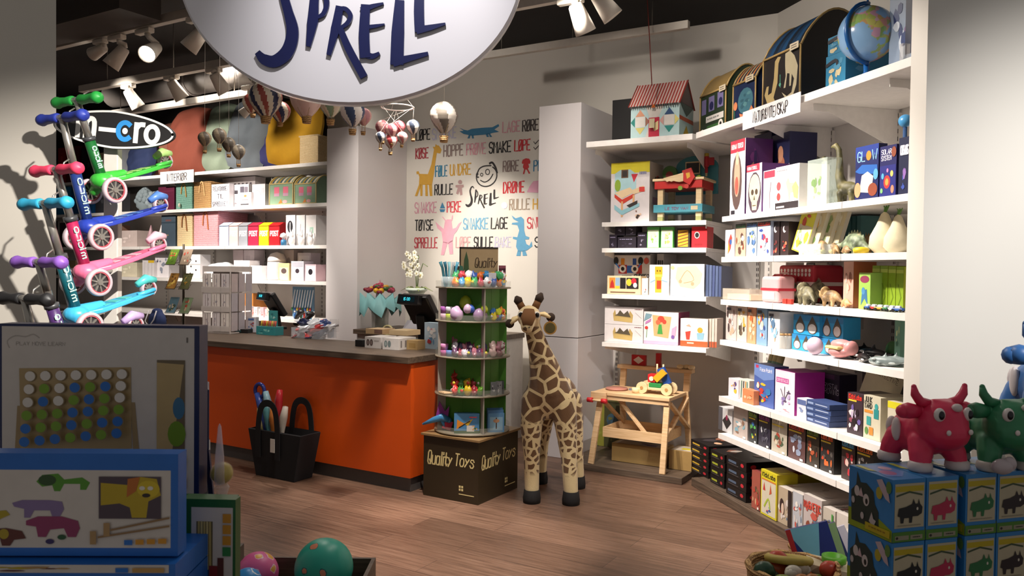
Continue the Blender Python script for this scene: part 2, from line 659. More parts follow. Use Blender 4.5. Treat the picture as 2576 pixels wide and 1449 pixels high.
# dark wall band above the pillow shelf
o = MB().box(-11.6, -6.4, WB - .03, WB, 3.0, CEIL, m('#2b2623', .9)).obj('trim_1')
struct(put(o, FB, 0, 0, 0))
FRONTW = m('#d6d2cb', .75, 0, .02, 3)
o = MB().box(1.775, 6.0, 3.45, 3.59, 0, 4.2, FRONTW).obj('wall_front_right')
struct(o)
b = MB()
b.plate([(-1.975, 3.45), (-6.5, 3.45), (-6.5, 3.6), (-2.2, 3.6)], 4.2, m('#c3bcb1', .75, 0, .02, 3), (0, 0, 4.2), (1, 0, 0), (0, 1, 0))
struct(b.obj('wall_front_left'))
# white end cabinets either side of the text wall
CAB = m('#dcd7d8', .5, 0, .02, 4)
b = MB()
b.box(-5.68, -5.27, 5.85, WB, 0, 2.935, CAB)
struct(put(b.obj('wall_partition', bev=.004), FB, 0, 0, 0))
b = MB()
b.box(-3.27, -2.88, 5.85, WB, 0, 1.0, CAB)
b.box(-3.27, -2.88, 5.85, WB, 1.006, 2.925, CAB)
struct(put(b.obj('wall_column', bev=.003), FB, 0, 0, 0))
o = MB().box(-5.26, -3.28, WB - .012, WB, 0, .1, m('#5b5049', .6)).obj('baseboard_back')
struct(put(o, FB, 0, 0, 0))
# plinths under the shelving
b = MB()
yj = 5.65
b.box(-2.87, -1.9, 5.6, WB, 0, .05, DARKWOOD)
struct(put(b.obj('trim_2', bev=.004), FB, 0, 0, 0))
b = MB()
b.box(-5.28, -3.0, 2.68, WA, 0, .06, DARKWOOD)
struct(put(b.obj('trim_3', bev=.004), FA, 0, 0, 0))
# slotted back panels
PANEL = m('#dcd7d2', .6, 0, .03, 4)
SLOT = m('#26211f', .7)


def upright(name_parent, xs, y, z0, z1):
    b = MB()
    for x in xs:
        b.box(x - .013, x + .013, y - .02, y, z0, z1, PANEL)
        k = z0 + .03
        while k < z1 - .03:
            for dx in (-.006, .006):
                b.plate([(x + dx - .0028, k), (x + dx + .0028, k), (x + dx + .0028, k + .026), (x + dx - .0028, k + .026)], 0, SLOT, (0, y - .0206, 0))
            k += .045
    return b.obj('upright', name_parent)


for nm, fr, x0, x1, y, xs in (('wall_panel_right', FA, -5.42, -3.0, 3.33, (-5.33, -4.62, -4.0, -3.38)),
                              ('wall_panel_back', FB, -2.88, -1.5, WB - .03, (-2.84, -1.62)),
                              ('wall_panel_left', FB, -11.5, -5.69, 6.45, (-9.0, -8.1, -7.2, -6.3))):
    b = MB()
    b.box(x0, x1, y, y + .02, 0, 2.56 if fr is FA else 2.5, PANEL)
    o = struct(put(b.obj(nm), fr, 0, 0, 0))
    for x in xs:
        u = upright(o, (x,), y, .1, 2.5)

# ---------------------------------------------------------------- shelves
def make_shelf(w_, d, label, group, f=None):
    t = thing('wall_shelf', label, 'shelf', group=group)
    MB().box(-w_ / 2, w_ / 2, 0, d, -.028, 0, WHITE).obj('board', t, bev=.003)
    MB().box(-w_ / 2, w_ / 2, -.006, 0, -.034, .001, WHITE).obj('price_rail', t)
    if f is None:
        f = d - .14
    if True:
        for sx in (-1, 1):
            x = sx * (w_ / 2 - .012)
            b = MB()
            b.plate([(f, 0), (d, 0), (d, -.13), (d - .03, -.13), (f + .05, -.03), (f, -.03)], .004, WHITE, (x, 0, -.029), (0, 1, 0), (0, 0, 1))
            b.obj('bracket', t)
    return t


AZ = [2.565, 1.93, 1.658, 1.372, 1.10, .718, .465]
AW = ['top', 'second', 'third', 'fourth', 'fifth', 'sixth', 'lowest']
AB = [(-4.885, -4.26, 'bay next to the workbench corner'), (-4.255, -3.63, 'middle bay'), (-3.625, -3.1, 'bay next to the white front wall')]
for i, z in enumerate(AZ):
    for k, (x0, x1, wh) in enumerate(AB):
        if i == 0:
            continue
        t = make_shelf(x1 - x0, .62, '%s white shelf of the science toy wall, %s' % (AW[i], wh), 'shelves of the science toy wall')
        put(t, FA, (x0 + x1) / 2, 2.68, z)
# the deep top shelves meet in a mitre at the corner
t = thing('wall_shelf', 'deep white top shelf under the globes and nature chests', 'shelf', group='deep top shelves')
MB().plate([(-5.3, 2.68), (-3.1, 2.68), (-3.1, 3.32), (-5.56, 3.32)], .045, WHITE, (0, 0, 0), (1, 0, 0), (0, 1, 0)).obj('board', t, bev=.003)
for x in (-4.62, -4.0, -3.38):
    MB().plate([(2.75, 0), (3.32, 0), (3.32, -.22), (3.28, -.22), (2.85, -.04), (2.75, -.04)], .004, WHITE, (x, 0, -.046), (0, 1, 0), (0, 0, 1)).obj('bracket', t)
put(t, FA, 0, 0, 2.565)
t = thing('wall_shelf', 'deep white top shelf under the paper playhouse case', 'shelf', group='deep top shelves')
MB().plate([(-2.74, 5.66), (-1.885, 5.66), (-1.52, 6.54), (-2.74, 6.54)], .045, WHITE, (0, 0, 0), (1, 0, 0), (0, 1, 0)).obj('board', t, bev=.003)
for x in (-2.7, -1.95):
    MB().plate([(5.75, 0), (6.54, 0), (6.54, -.25), (6.48, -.25), (5.85, -.04), (5.75, -.04)], .004, WHITE, (x, 0, -.046), (0, 1, 0), (0, 0, 1)).obj('bracket', t)
put(t, FB, 0, 0, 2.565)
BYF = 5.85
BZ = []
for (py, lab) in ((557, 'second white shelf of the workbench bay, under the toy workshop'), (624, 'third white shelf of the workbench bay, under the small packs'),
                  (743, 'fourth white shelf of the workbench bay, under the robot box'), (868, 'lowest white shelf of the workbench bay, under the tool crate boxes')):
    x0, z0 = FB.hit(1515, py, BYF)
    x1, z1 = FB.hit(1777, py, BYF)
    z = (z0 + z1) / 2
    BZ.append(z)
    t = make_shelf(x1 - x0, .7, lab, 'shelves of the workbench bay', .03)
    put(t, FB, (x0 + x1) / 2, BYF, z)
LY = 5.87
LZ = [2.615, 2.205, 1.782, 1.415, 1.02]
for i, (z, ww) in enumerate(zip(LZ, ('top', 'second', 'third', 'fourth', 'fifth'))):
    for x0, x1, wh in ((-7.2, -5.69, 'end by the white partition'), (-8.71, -7.205, 'part above the card stands'), (-11.5, -8.715, 'part behind the scooters')):
        t = make_shelf(x1 - x0, .55, '%s interior shelf, %s' % (ww, wh), 'shelves of the interior wall')
        put(t, FB, (x0 + x1) / 2, LY, z)


def sign_plate(label, fr, y, px0, px1, py0, py1, text):
    x0, z0 = fr.hit(px0, py1, y)
    x1, _ = fr.hit(px1, py1, y)
    _, z1 = fr.hit(px0, py0, y)
    t = thing('shelf_sign', label, 'sign')
    w_, h = x1 - x0, z1 - z0
    MB().box(0, w_, 0, .004, 0, h, m('#f4eeee', .4)).obj('plate', t)
    b = MB()
    write(b, text, w_ * .2, h * .22, w_ * .8, h * .78, m('#2a2427', .5), (0, -.0012, 0), (1, 0, 0), (0, 0, 1), .1, 0, 0, .06)
    b.obj('lettering', t)
    put(t, fr, x0, y, z0)


sign_plate('white sign reading NATUR & VITENSKAP on the top shelf edge', FA, 2.655, 1868, 2012, 283, 328, 'NATUR&VITENSKAP')
sign_plate('white sign reading INTERIØR on the pillow shelf edge', FB, 5.85, 403, 487, 433, 464, 'INTERIØR')

# ---------------------------------------------------------------- ceiling fittings
TRK = m('#b9b2a8', .5)
HOUSE = m('#d8d0c4', .5)
GLOW = m('#fff6ea', .5, 0, 0, 25, 1, 9)


def track(px0, py0, px1, py1, z, label, wd=.05, group='lighting tracks'):
    x0, y = FB.flr(px0, py0, z)
    x1, _ = FB.hit(px1, py1, y)
    t = thing('lighting_track', label, 'track', group=group)
    MB().box(x0, x1, -wd / 2, wd / 2, -.03, .03, TRK).obj('rail', t, bev=.003)
    for k in (.15, .5, .85):
        x = x0 + (x1 - x0) * k
        MB().cyl((x, 0, .03), (x, 0, CEIL - z), .004, m('#6b645c', .5), n=6).obj('hanger', t)
    put(t, FB, 0, y, z)
    return y


ya_ = track(60, 134, 640, 2, 3.25, 'white lighting track carrying the lit spotlights above the scooters')
yb_ = track(205, 225, 720, 140, 3.2, 'white lighting track carrying three spotlights above the pillows', .06)
yc_ = track(250, 291, 660, 226, 3.12, 'white rail running along just above the pillow stack', .06)
yd_ = track(1190, 145, 1733, 70, 3.4, 'white lighting track end above the text wall', .05)
ye_ = track(1080, 55, 1560, -15, 3.3, 'white lighting track with two spotlights beside the shop sign', .05)


def spot(px, py, y, label, aim, lit=False, s=1.0, zt=3.25):
    """A track head whose body is centred at a sight line on the track's plane; aim is the beam's direction in picture-free wall axes."""
    x, z = FB.hit(px, py, y)
    t = thing('track_spotlight', label, 'spotlight', group='track spotlights')
    d = V(aim).normalized()
    L, r0, r1 = .17 * s, .042 * s, .062 * s
    a = d * (-L / 2)
    b = MB()
    b.lathe([(r0 * .8, 0), (r0, .012), (r1, L), (r1 * .93, L), (r1 * .9, L - .02), (0, L - .021)], HOUSE, 22, a, None, d)
    b.obj('housing', t)
    b = MB()
    b.lathe([(r1 * .9, L - .018), (0, L - .016)], GLOW if lit else m('#8d8578', .3), 22, a, None, d)
    b.obj('lens', t)
    b = MB()
    ah = max(zt - z - .068, a.z + .02)
    top = V((a.x - .02, 0, ah))
    b.tube([a, a + V((0, 0, .02)), V((a.x * .6 - .01, 0, (a.z + ah) / 2 + .01)), top], .02 * s, HOUSE, 10)
    b.obj('joint', t)
    b = MB().box(top.x - .11 * s, top.x + .05 * s, -.025, .025, ah, ah + .035, HOUSE)
    b.obj('adapter', t, bev=.006)
    put(t, FB, x, y, z)


spot(248, 128, ya_, 'white spotlight at the end of the lit group above the scooters, seen side on', (-.9, -.1, -.25), True, .8)
spot(296, 143, ya_, 'white spotlight pointing down with a glowing rim, in the lit group', (-.45, -.35, -.8), True)
spot(382, 127, ya_, 'white spotlight showing its whole glowing face, in the lit group', (.45, -.85, -.62), True)
spot(494, 98, ya_, 'white spotlight with glowing rim beside the edge of the oval sign', (-.5, -.3, -.7), True)
spot(334, 248, yb_, 'white unlit spotlight above the pillows, first from the scooters', (.22, .55, -.9), zt=3.2)
spot(444, 226, yb_, 'white unlit spotlight above the pillows, middle of the three', (.25, .55, -.9), zt=3.2)
spot(552, 209, yb_, 'white unlit spotlight above the pillows, next to the oval sign', (.25, .55, -.9), zt=3.2)
spot(622, 277, yc_ - .3, 'small spotlight tipped behind the tricolour balloon, above the pillows', (-.55, -.3, -.5), True, .7, zt=3.12)
spot(1460, 46, ye_, 'white spotlight hanging beside the sign, above the white column', (.2, .5, -.9), False, 1.1, zt=3.3)
spot(1520, 12, ye_, 'white spotlight cut by the picture top, above the playhouse case', (.5, .4, -.8), False, 1.1, zt=3.3)

t = thing('ventilation_duct', 'grey round ventilation duct under the black ceiling', 'duct')
x0, y0 = FB.flr(215, 240, 3.3)
b = MB()
b.cyl((x0, 0, 0), (x0 + 2.2, 0, 0), .13, m('#55504c', .6), n=24)
b.obj('pipe', t)
b = MB()
b.lathe([(.14, 0), (.14, .03)], m('#6a6460', .5), 24, (x0 + 1.3, 0, 0), None, (1, 0, 0))
b.obj('joint_ring', t)
put(t, FB, 0, y0 + .3, 3.36)
t = thing('ventilation_duct', 'wide grey duct elbow above the lit spotlights', 'duct')
p = at(352, 6, 6.6)
b = MB()
b.tube([p + V((-1.1, .35, .02)), p + V((-.3, .1, .02)), p + V((.02, 0, 0)), p + V((.16, .02, .14)), p + V((.2, .1, .3))], .17, m('#5d5651', .6), 20)
b.obj('pipe', t)
b = MB().box(-1.6, 0, 0, .3, 0, .22, m('#3c3530', .8))
o = put(b.obj('trim_4'), FB, *FB.flr(300, 20, 3.2), 3.2)
struct(o)
t = thing('hanging_cord', 'thin red cord hanging from the ceiling above the playhouse case', 'cord')
q = at(1640, 215, 5.95)
MB().tube([(0, 0, 0), (-.02, .0, .3), (-.05, 0, CEIL - q.z)], .004, m('#7a2f28', .6), 6).obj('cable', t)
t.location = q
# ---------------------------------------------------------------- science toy wall (right)
def A_(n, lab, cat, k, px0, px1, pyt, body, prints=None, d=.2, y=2.74, g=None, side=None, rot=0):
    return shelf_box(n, lab, cat, FA, y, (AZ[k] if k < 7 else .061) + .0015, px0, px1, pyt, d, body, prints, g, side, rot)


def kit(head, hcol, pal, seed, sub=None, bg=None):
    """A science kit cover: heading, thin band, busy picture, price sticker."""
    q = []
    if bg:
        q.append(('r', .02, .02, .98, .98, bg))
    q += [('a', .06, .08, .94, .72, seed, pal, 10)]
    if head:
        q.append(('t', head, .08, .83, .92, .95, hcol, .2))
    if sub:
        q.append(('r', .06, .75, .8, .79, sub))
    q += [('r', .72, .02, .9, .08, '#f2efe8')]
    return q


def blob(mb, segs, mat):
    for s in segs:
        if s[0] == 't':
            mb.tube(s[1], s[2], mat, 10)
            for e in (0, -1):
                r_ = s[2][e] if isinstance(s[2], (list, tuple)) else s[2]
                if r_ > .004:
                    mb.ell(s[1][e], (r_, r_, r_), mat, 10, 6)
        else:
            mb.ell(s[1], s[2], mat, 14, 9)


def mottled(c0, c1, c2, sc_=18, r=.55):
    def f(nt, b):
        tc = N(nt, 'ShaderNodeTexCoord')
        n = N(nt, 'ShaderNodeTexNoise', Scale=sc_, Detail=4.0)
        nt.links.new(tc.outputs['Object'], n.inputs['Vector'])
        ramp(nt, [(.35, c0), (.52, c1), (.68, c2)], n.outputs[0], b.inputs['Base Color'])
    return nodes_mat('mottled_skin', f, r)


DINOG = mottled('#3a3826', '#5c5838', '#827a52')
DINOB = mottled('#5e4a33', '#9a7b52', '#c4aa7d')
DINOC = mottled('#4f5a46', '#8a9a7c', '#b8ab84')


def toy_dino(label, fr, x, y, z, L, kind, mat, rot=0, group='model dinosaurs'):
    """A moulded dinosaur of length L facing its own -x."""
    b = MB()
    l = L
    if kind == 'long':        # brachiosaur, upright neck
        sg = [('e', (0, 0, .42 * l), (.26 * l, .14 * l, .17 * l)),
              ('t', [(-.16 * l, 0, .48 * l), (-.24 * l, 0, .75 * l), (-.24 * l, 0, 1.1 * l), (-.27 * l, 0, 1.4 * l), (-.36 * l, 0, 1.52 * l), (-.46 * l, 0, 1.49 * l)],
               [.14 * l, .11 * l, .08 * l, .07 * l, .075 * l, .04 * l]),
              ('t', [(.2 * l, 0, .42 * l), (.34 * l, 0, .22 * l), (.42 * l, 0, .1 * l)], [.11 * l, .05 * l, .012 * l])]
        hip = .3
    elif kind == 'neck':
        sg = [('e', (0, 0, .3 * l), (.24 * l, .12 * l, .13 * l)), ('t', [(-.18 * l, 0, .32 * l), (-.36 * l, 0, .5 * l), (-.42 * l, 0, .66 * l), (-.5 * l, 0, .66 * l)], [.09 * l, .055 * l, .045 * l, .03 * l]),
              ('t', [(.18 * l, 0, .3 * l), (.42 * l, 0, .15 * l), (.55 * l, 0, .05 * l)], [.09 * l, .04 * l, .012 * l])]
        hip = .25
    elif kind == 'plate':     # armoured or plated
        sg = [('e', (0, 0, .27 * l), (.3 * l, .15 * l, .17 * l)), ('t', [(-.25 * l, 0, .2 * l), (-.42 * l, 0, .12 * l)], [.09 * l, .05 * l]),
              ('t', [(.24 * l, 0, .24 * l), (.45 * l, 0, .2 * l), (.62 * l, 0, .26 * l)], [.1 * l, .05 * l, .012 * l])]
        hip = .2
        for i in range(7):
            t = -.26 + .09 * i
            hgt = .1 * l * math.sin(math.pi * (i + 1) / 8) + .03 * l
            zz = .27 * l + .165 * l * math.sqrt(max(0, 1 - (t / .32) ** 2))
            b.plate([(t * l - .045 * l, zz - .03 * l), (t * l + .045 * l, zz - .03 * l), (t * l, zz + hgt)], .02 * l, mat, (0, -.01 * l, 0))
    else:                     # horned
        sg = [('e', (0, 0, .27 * l), (.27 * l, .14 * l, .16 * l)), ('e', (-.32 * l, 0, .3 * l), (.14 * l, .1 * l, .11 * l)), ('e', (-.24 * l, 0, .38 * l), (.05 * l, .17 * l, .15 * l)),
              ('t', [(-.36 * l, .05 * l, .36 * l), (-.52 * l, .07 * l, .46 * l)], [.026 * l, .008 * l]), ('t', [(-.36 * l, -.05 * l, .36 * l), (-.52 * l, -.07 * l, .46 * l)], [.026 * l, .008 * l]),
              ('t', [(-.42 * l, 0, .28 * l), (-.5 * l, 0, .33 * l)], [.03 * l, .01 * l]), ('t', [(.2 * l, 0, .26 * l), (.5 * l, 0, .08 * l)], [.1 * l, .014 * l])]
        hip = .2
    for sx in (-.16, .15):
        for sy in (-.09, .09):
            sg.append(('t', [(sx * l, sy * l, hip * l), (sx * l + .01 * l, sy * l * 1.1, .12 * l), (sx * l, sy * l * 1.1, .035 * l)], [.085 * l, .055 * l, .052 * l]))
    blob(b, sg, mat)
    o = b.obj('toy_dinosaur', None, 0, 0, max(.006, .022 * l))
    tag(o, label, 'toy dinosaur', group)
    return put(o, fr, x, y, z, rot)


def Axy(px, py, k, y):
    return FA.hit(px, py, y)[0], y, AZ[k] + .0015


# second shelf: anatomy, skeletons, dinosaurs, space
NAVY, PURP, RED = '#1e2148', '#5a2d6d', '#b93a4c'
A_('anatomy_model_box', 'tall white anatomy box with red heading and an oval window', 'toy box', 1, 1838, 1876, 352, '#e7dfe4',
   {'f': [('r', 0, .84, .96, 1, RED), ('t', 'HUMAN TORSO', .08, .89, .85, .95, '#f5eef0', .16), ('e', .45, .45, .34, .37, '#5d4a47'), ('e', .47, .52, .2, .27, '#c59a83'), ('e', .47, .76, .1, .09, '#d8b59c'), ('e', .46, .4, .12, .12, '#a8594c'),
           ('r', .1, .03, .35, .08, '#2c2a33')], 'r': [('a', .1, .1, .9, .9, 4, ['#7c3a80', '#c59a83', '#3d2a5e'])]}, .2, 2.74, None, PURP)
for (p0, p1, lab) in ((1897, 1941, 'dark navy brain model box behind the skull box'), (1942, 1987, 'dark navy brain model box behind the horse skeleton box')):
    A_('brain_model_box', lab, 'toy box', 1, p0, p1, 336, NAVY, [('r', .02, .0, .98, .5, '#dcd5dd'), ('p', [(0, .5), (1, .5), (1, .62), (.5, .5)], '#dcd5dd'), ('e', .55, .62, .2, .1, '#a9684e'), ('e', .5, .75, .16, .1, '#c08a6a')], .2, 2.96, 'brain model boxes')
A_('skull_model_box', 'anatomy box with a large yellowish skull in an oval window', 'toy box', 1, 1878, 1917, 413, '#e8e2e6',
   {'f': [('r', 0, .86, .85, 1, '#c23a4e'), ('t', 'HUMAN SKULL', .06, .9, .7, .96, '#f5eef0', .16), ('e', .55, .42, .42, .42, '#4a3b46'), ('e', .55, .5, .36, .3, '#d9cba6'), ('p', [(.34, .36), (.76, .36), (.7, .08), (.42, .08)], '#d3c39b'),
          ('e', .42, .44, .09, .06, '#4c3f35'), ('e', .68, .44, .09, .06, '#4c3f35'), ('p', [(.55, .38), (.5, .28), (.6, .28)], '#4c3f35'), ('r', .44, .16, .66, .18, '#5c4d40')]}, .2, 2.74, None, PURP)
A_('skeleton_model_box', 'small white anatomy box with grey oval, between skull and horse boxes', 'toy box', 1, 1920, 1951, 428, '#e6e1e4', [('r', .05, .82, .95, .98, '#c23a4e'), ('e', .6, .4, .34, .36, '#b9aeb2'), ('l', [(.6, .1), (.55, .4), (.65, .7)], .006, '#6d6168')], .18, 2.75)
A_('horse_model_box', 'white box with horse skeleton pictures and two red dots', 'toy box', 1, 1951, 2011, 416, '#e9e5e3',
   [('t', '~', .05, .88, .5, .93, '#8b8487', .12), ('e', .14, .56, .09, .1, '#c84a4e'), ('e', .14, .32, .08, .09, '#b5403f'), ('p', [(.45, .62), (.55, .72), (.62, .6), (.9, .58), (.97, .4), (.92, .18), (.86, .38), (.65, .38), (.6, .16), (.54, .4)], '#d9bf8e'),
    ('p', [(.72, .5), (.86, .62), (.98, .48), (.96, .22), (.8, .26)], '#c79f6c'), ('r', 0, .0, .98, .18, '#2b2528'), ('r', .05, .06, .4, .1, '#b7b0b0')], .2, 2.73)
o = A_('clear_display_box', 'clear plastic box with a green dinosaur toy beside the long-necked pair', 'toy box', 1, 2031, 2081, 400, clear('#dcebe2', .3), [('r', .08, .05, .9, .2, '#cfd8cc'), ('a', .2, .15, .85, .75, 8, ['#6d8a58', '#88a070', '#54663f', '#a6b48c'], 9)], .09, 2.73)
for (px, sc_, lab) in ((2099, 1.0, 'olive long-necked dinosaur standing upright beside the clear box'), (2133, 1.08, 'olive long-necked dinosaur standing upright next to the glow box')):
    x, y, z = Axy(px, 480, 1, 2.97 if sc_ == 1 else 2.84)
    toy_dino(lab, FA, x, y, z, .205 * sc_, 'long', DINOG, 20)
o = A_('glow_planet_box', 'dark blue box headed GLOW with glowing planets', 'toy box', 1, 2152, 2211, 366, '#232a5e',
       [('r', 0, .8, 1, 1, '#2c3f8c'), ('t', 'GL', .1, .72, .42, .9, '#8fc4ea', .12), ('e', .58, .81, .11, .09, '#d98a3a'), ('t', 'W', .74, .72, .95, .9, '#8fc4ea', .12), ('p', [(.0, .55), (.3, .66), (.95, .62), (.98, .45), (.2, .5)], '#2f63b0'),
        ('p', [(.2, .16), (.72, .12), (.8, .42), (.55, .52), (.3, .46)], '#d7dbd0'), ('e', .12, .2, .14, .14, '#d79a72'), ('e', .78, .18, .2, .12, '#8f4a36'), ('e', .9, .45, .1, .1, '#5fa5cf')], .05, 2.73)
A_('solar_system_box', 'dark blue solar system box with coloured planets beside the glow box', 'toy box', 1, 2213, 2256, 366, '#26265a',
   [('t', 'SOLAR', .1, .84, .7, .93, '#e4e1ee', .14), ('t', 'SYSTEM', .1, .72, .7, .81, '#e4e1ee', .14), ('r', .02, .0, .98, .62, '#2b2e78'), ('e', .46, .3, .2, .13, '#c23b3a'), ('e', .46, .3, .1, .07, '#e89a4a'), ('e', .2, .42, .08, .06, '#58a6c9'), ('e', .75, .45, .09, .06, '#d8c06a'),
    ('e', .8, .15, .1, .08, '#b9836a'), ('e', .15, .14, .08, .05, '#7dbb76'), ('e', .5, .52, .06, .04, '#c77fb2'), ('e', .86, .86, .14, .1, '#8a4a34')], .08, 2.73)
A_('space_book', 'dark book with vertical white lettering beside the white front wall', 'book', 1, 2261, 2290, 345, '#1f2340', [('a', .1, .05, .9, .5, 3, ['#3b4fa0', '#8f6ab0', '#d79a72'], 6), ('t', 'COSMOS', .2, .7, .9, .86, '#dcdcea', .14)], .05, 2.73)
x, y, z = Axy(2277, 320, 1, 2.9)
t = thing('small_globe', 'small light blue globe peeping out beside the white front wall', 'globe', group=None)
MB().ell((0, 0, .4), (.033, .033, .033), m('#4f9bd0', .3)).obj('ball', t)
MB().lathe([(.05, 0), (.05, .01), (.01, .03), (.01, .37), (0, .37)], m('#35507a', .4), 16).obj('stand', t)
put(t, FA, x, y, z)
# top shelf: chests, globes
GOLD = '#b0925c'


def chest(label, fr, y, px0, px1, pyl, d, body, lid, prints, z, lidh=.5, trim=GOLD, group='travel chests', rot=0, tagp=None):
    """A fabric covered chest: straight box and barrel lid."""
    x0, _ = fr.hit(px0, pyl + 50, y)
    x1, _ = fr.hit(px1, pyl + 50, y)
    _, zt = fr.hit((px0 + px1) / 2, pyl, y)
    w_, h = x1 - x0, zt - z
    t = thing('toy_chest', label, 'toy chest', group=group)
    b = MB().box(-w_ / 2, w_ / 2, 0, d, 0, h, cm(body))
    printed(b, prints, (-w_ / 2, 0, 0), (w_, 0, 0), (0, 0, h))
    b.obj('body', t)
    b = MB()
    n = 14
    pts = [(d * k / n, lidh * d * math.sin(math.pi * k / n) ** .8) for k in range(n + 1)]
    if isinstance(lid, list):
        ns = len(lid) * 3
        for i in range(ns):
            a0, a1 = -w_ / 2 + w_ * i / ns, -w_ / 2 + w_ * (i + 1) / ns
            b.add([(a, p[0], h + p[1]) for p in pts for a in (a0, a1)], [(2 * k, 2 * k + 1, 2 * k + 3, 2 * k + 2) for k in range(n)], cm(lid[i % len(lid)]), True)
    else:
        b.add([(a, p[0], h + p[1]) for p in pts for a in (-w_ / 2, w_ / 2)], [(2 * k, 2 * k + 1, 2 * k + 3, 2 * k + 2) for k in range(n)], cm(lid), True)
    for sx in (-1, 1):
        b.plate([(p[0], p[1]) for p in pts], .004, cm(body), (sx * w_ / 2 + (0 if sx > 0 else .004), 0, h), (0, 1, 0), (0, 0, 1))
    b.obj('lid', t)
    b = MB()
    tm = cm(trim)
    for sx in (-1, 1):
        b.tube([(sx * w_ / 2, p[0], h + p[1] + .003) for p in pts], .007, tm, 6)
        b.tube([(sx * w_ / 2, -.002, 0), (sx * w_ / 2, -.002, h)], .006, tm, 6)
        b.tube([(sx * w_ / 2, d, 0), (sx * w_ / 2, d, h)], .006, tm, 6)
    b.tube([(-w_ / 2, -.004, h), (w_ / 2, -.004, h)], .007, tm, 6)
    b.obj('piping', t)
    if tagp:
        u, v, s_ = tagp
        b = MB().box(-s_ / 2, s_ / 2, -.004, -.001, -.018, .022, m('#cdbfa4', .6))
        for i in range(2):
            b.plate([(-s_ * .35, .006 - .014 * i), (s_ * .3, .006 - .014 * i), (s_ * .3, .011 - .014 * i), (-s_ * .35, .011 - .014 * i)], 0, m('#5b5146'), (0, -.0046, 0))
        g = b.obj('price_tag', t)
        g.location = (u * w_, -.012, h * v)
    return put(t, fr, (x0 + x1) / 2, y, z, rot)


ZT = 2.567
chest('green toy chest printed as a bus with windows and wheels', FA, 2.86, 1762, 1826, 232, .34, '#2d3b2b', '#8d7446',
      [('r', .06, .55, .24, .9, '#77709a'), ('r', .34, .58, .56, .92, '#77709a'), ('r', .68, .6, .9, .95, '#77709a'), ('e', .45, .7, .08, .1, '#2c2d55'), ('e', .8, .73, .07, .09, '#2c2d55'), ('r', .24, .34, .92, .48, '#d9d5cf'), ('t', '~', .3, .37, .75, .45, '#8b8a86', .14),
       ('r', .28, .1, .74, .26, '#3f6a3a'), ('e', .1, .12, .09, .1, '#e5e0d6'), ('e', .1, .12, .04, .045, '#23211f'), ('e', .82, .22, .09, .1, '#e5e0d6'), ('e', .82, .22, .04, .045, '#23211f')], ZT, .5, GOLD, 'travel chests', 0, (.42, .98, .09))
chest('small navy toy chest with a turtle picture and striped lid', FA, 2.86, 1845, 1901, 205, .28, '#1d2b4d', ['#2a2f45', '#c5813f', '#2a2f45', '#b8a274'],
      [('e', .55, .55, .34, .3, '#467382'), ('a', .3, .35, .82, .76, 2, ['#5b8a90', '#39606e', '#c59a5a'], 7), ('e', .12, .5, .09, .1, '#d8875f'), ('p', [(.3, .3), (.42, .05), (.5, .25)], '#d8875f'), ('p', [(.75, .3), (.85, .18), (.92, .3), (.84, .4)], '#d8875f'),
       ('l', [(.1, .1), (.08, .4)], .008, '#2f7a55'), ('l', [(.62, .05), (.7, .2)], .008, '#2f7a55')], ZT, .5, GOLD, 'travel chests', 0, (.3, 1.0, .1))
chest('large black toy chest with two dinosaur figures and dark blue lid', FA, 2.8, 1921, 2014, 133, .5, '#241f1f', ['#1d3550', '#20456b', '#1b2430'],
      [('p', [(.1, .5), (.04, .36), (.12, .2), (.24, .16), (.3, .06), (.36, .16), (.3, .26), (.4, .5), (.42, .84), (.48, .94), (.4, .96), (.32, .9), (.3, .6), (.24, .36), (.14, .34), (.16, .5)], '#b09a6a'),
       ('p', [(.6, .96), (.72, .98), (.84, .86), (.93, .66), (.9, .34), (.8, .14), (.66, .12), (.52, .3), (.66, .2), (.78, .24), (.84, .46), (.78, .56), (.76, .36), (.72, .36), (.72, .58), (.66, .6), (.62, .36), (.57, .36), (.62, .56), (.6, .76)], '#b7ab8d'),
       ('l', [(.48, .4), (.47, .62)], .008, '#4f8f7a'), ('e', .47, .45, .03, .03, '#5fa58c')], ZT, .46, GOLD, 'travel chests', 0, (.38, 1.0, .09))
for (p0, p1, pt, zz, lab) in ((2070, 2120, 132, ZT, 'blue globe carton at the bottom of the pile beside the big black chest'), (2074, 2124, 84, None, 'blue globe carton on top of the pile behind the big globe')):
    x0, _ = FA.hit(p0, 150, 2.78)
    x1, _ = FA.hit(p1, 150, 2.78)
    _, z1 = FA.hit(p0 + 30, pt, 2.78)
    z0 = ZT if zz else ztop_
    ztop_ = z1 + .001
    pr = [('a', .05, .05, .95, .95, int(pt), ['#cdbf98', '#bcd0b8', '#5a9cc0', '#d9c9a0', '#4f93b5'], 10), ('l', [(.05, .75), (.5, .82), (.6, .72)], .02, '#2c2f38', 3)]
    o = pbox('globe_carton', lab, 'carton', (x1 - x0) * .98, .3, z1 - z0, '#2e7fa6', {'f': pr, 'r': [('a', .05, .05, .95, .95, 9, ['#cdbf98', '#5a9cc0', '#d9c9a0'], 8)]}, 'globe cartons')
    put(o, FA, (x0 + x1) / 2, 2.95, z0)


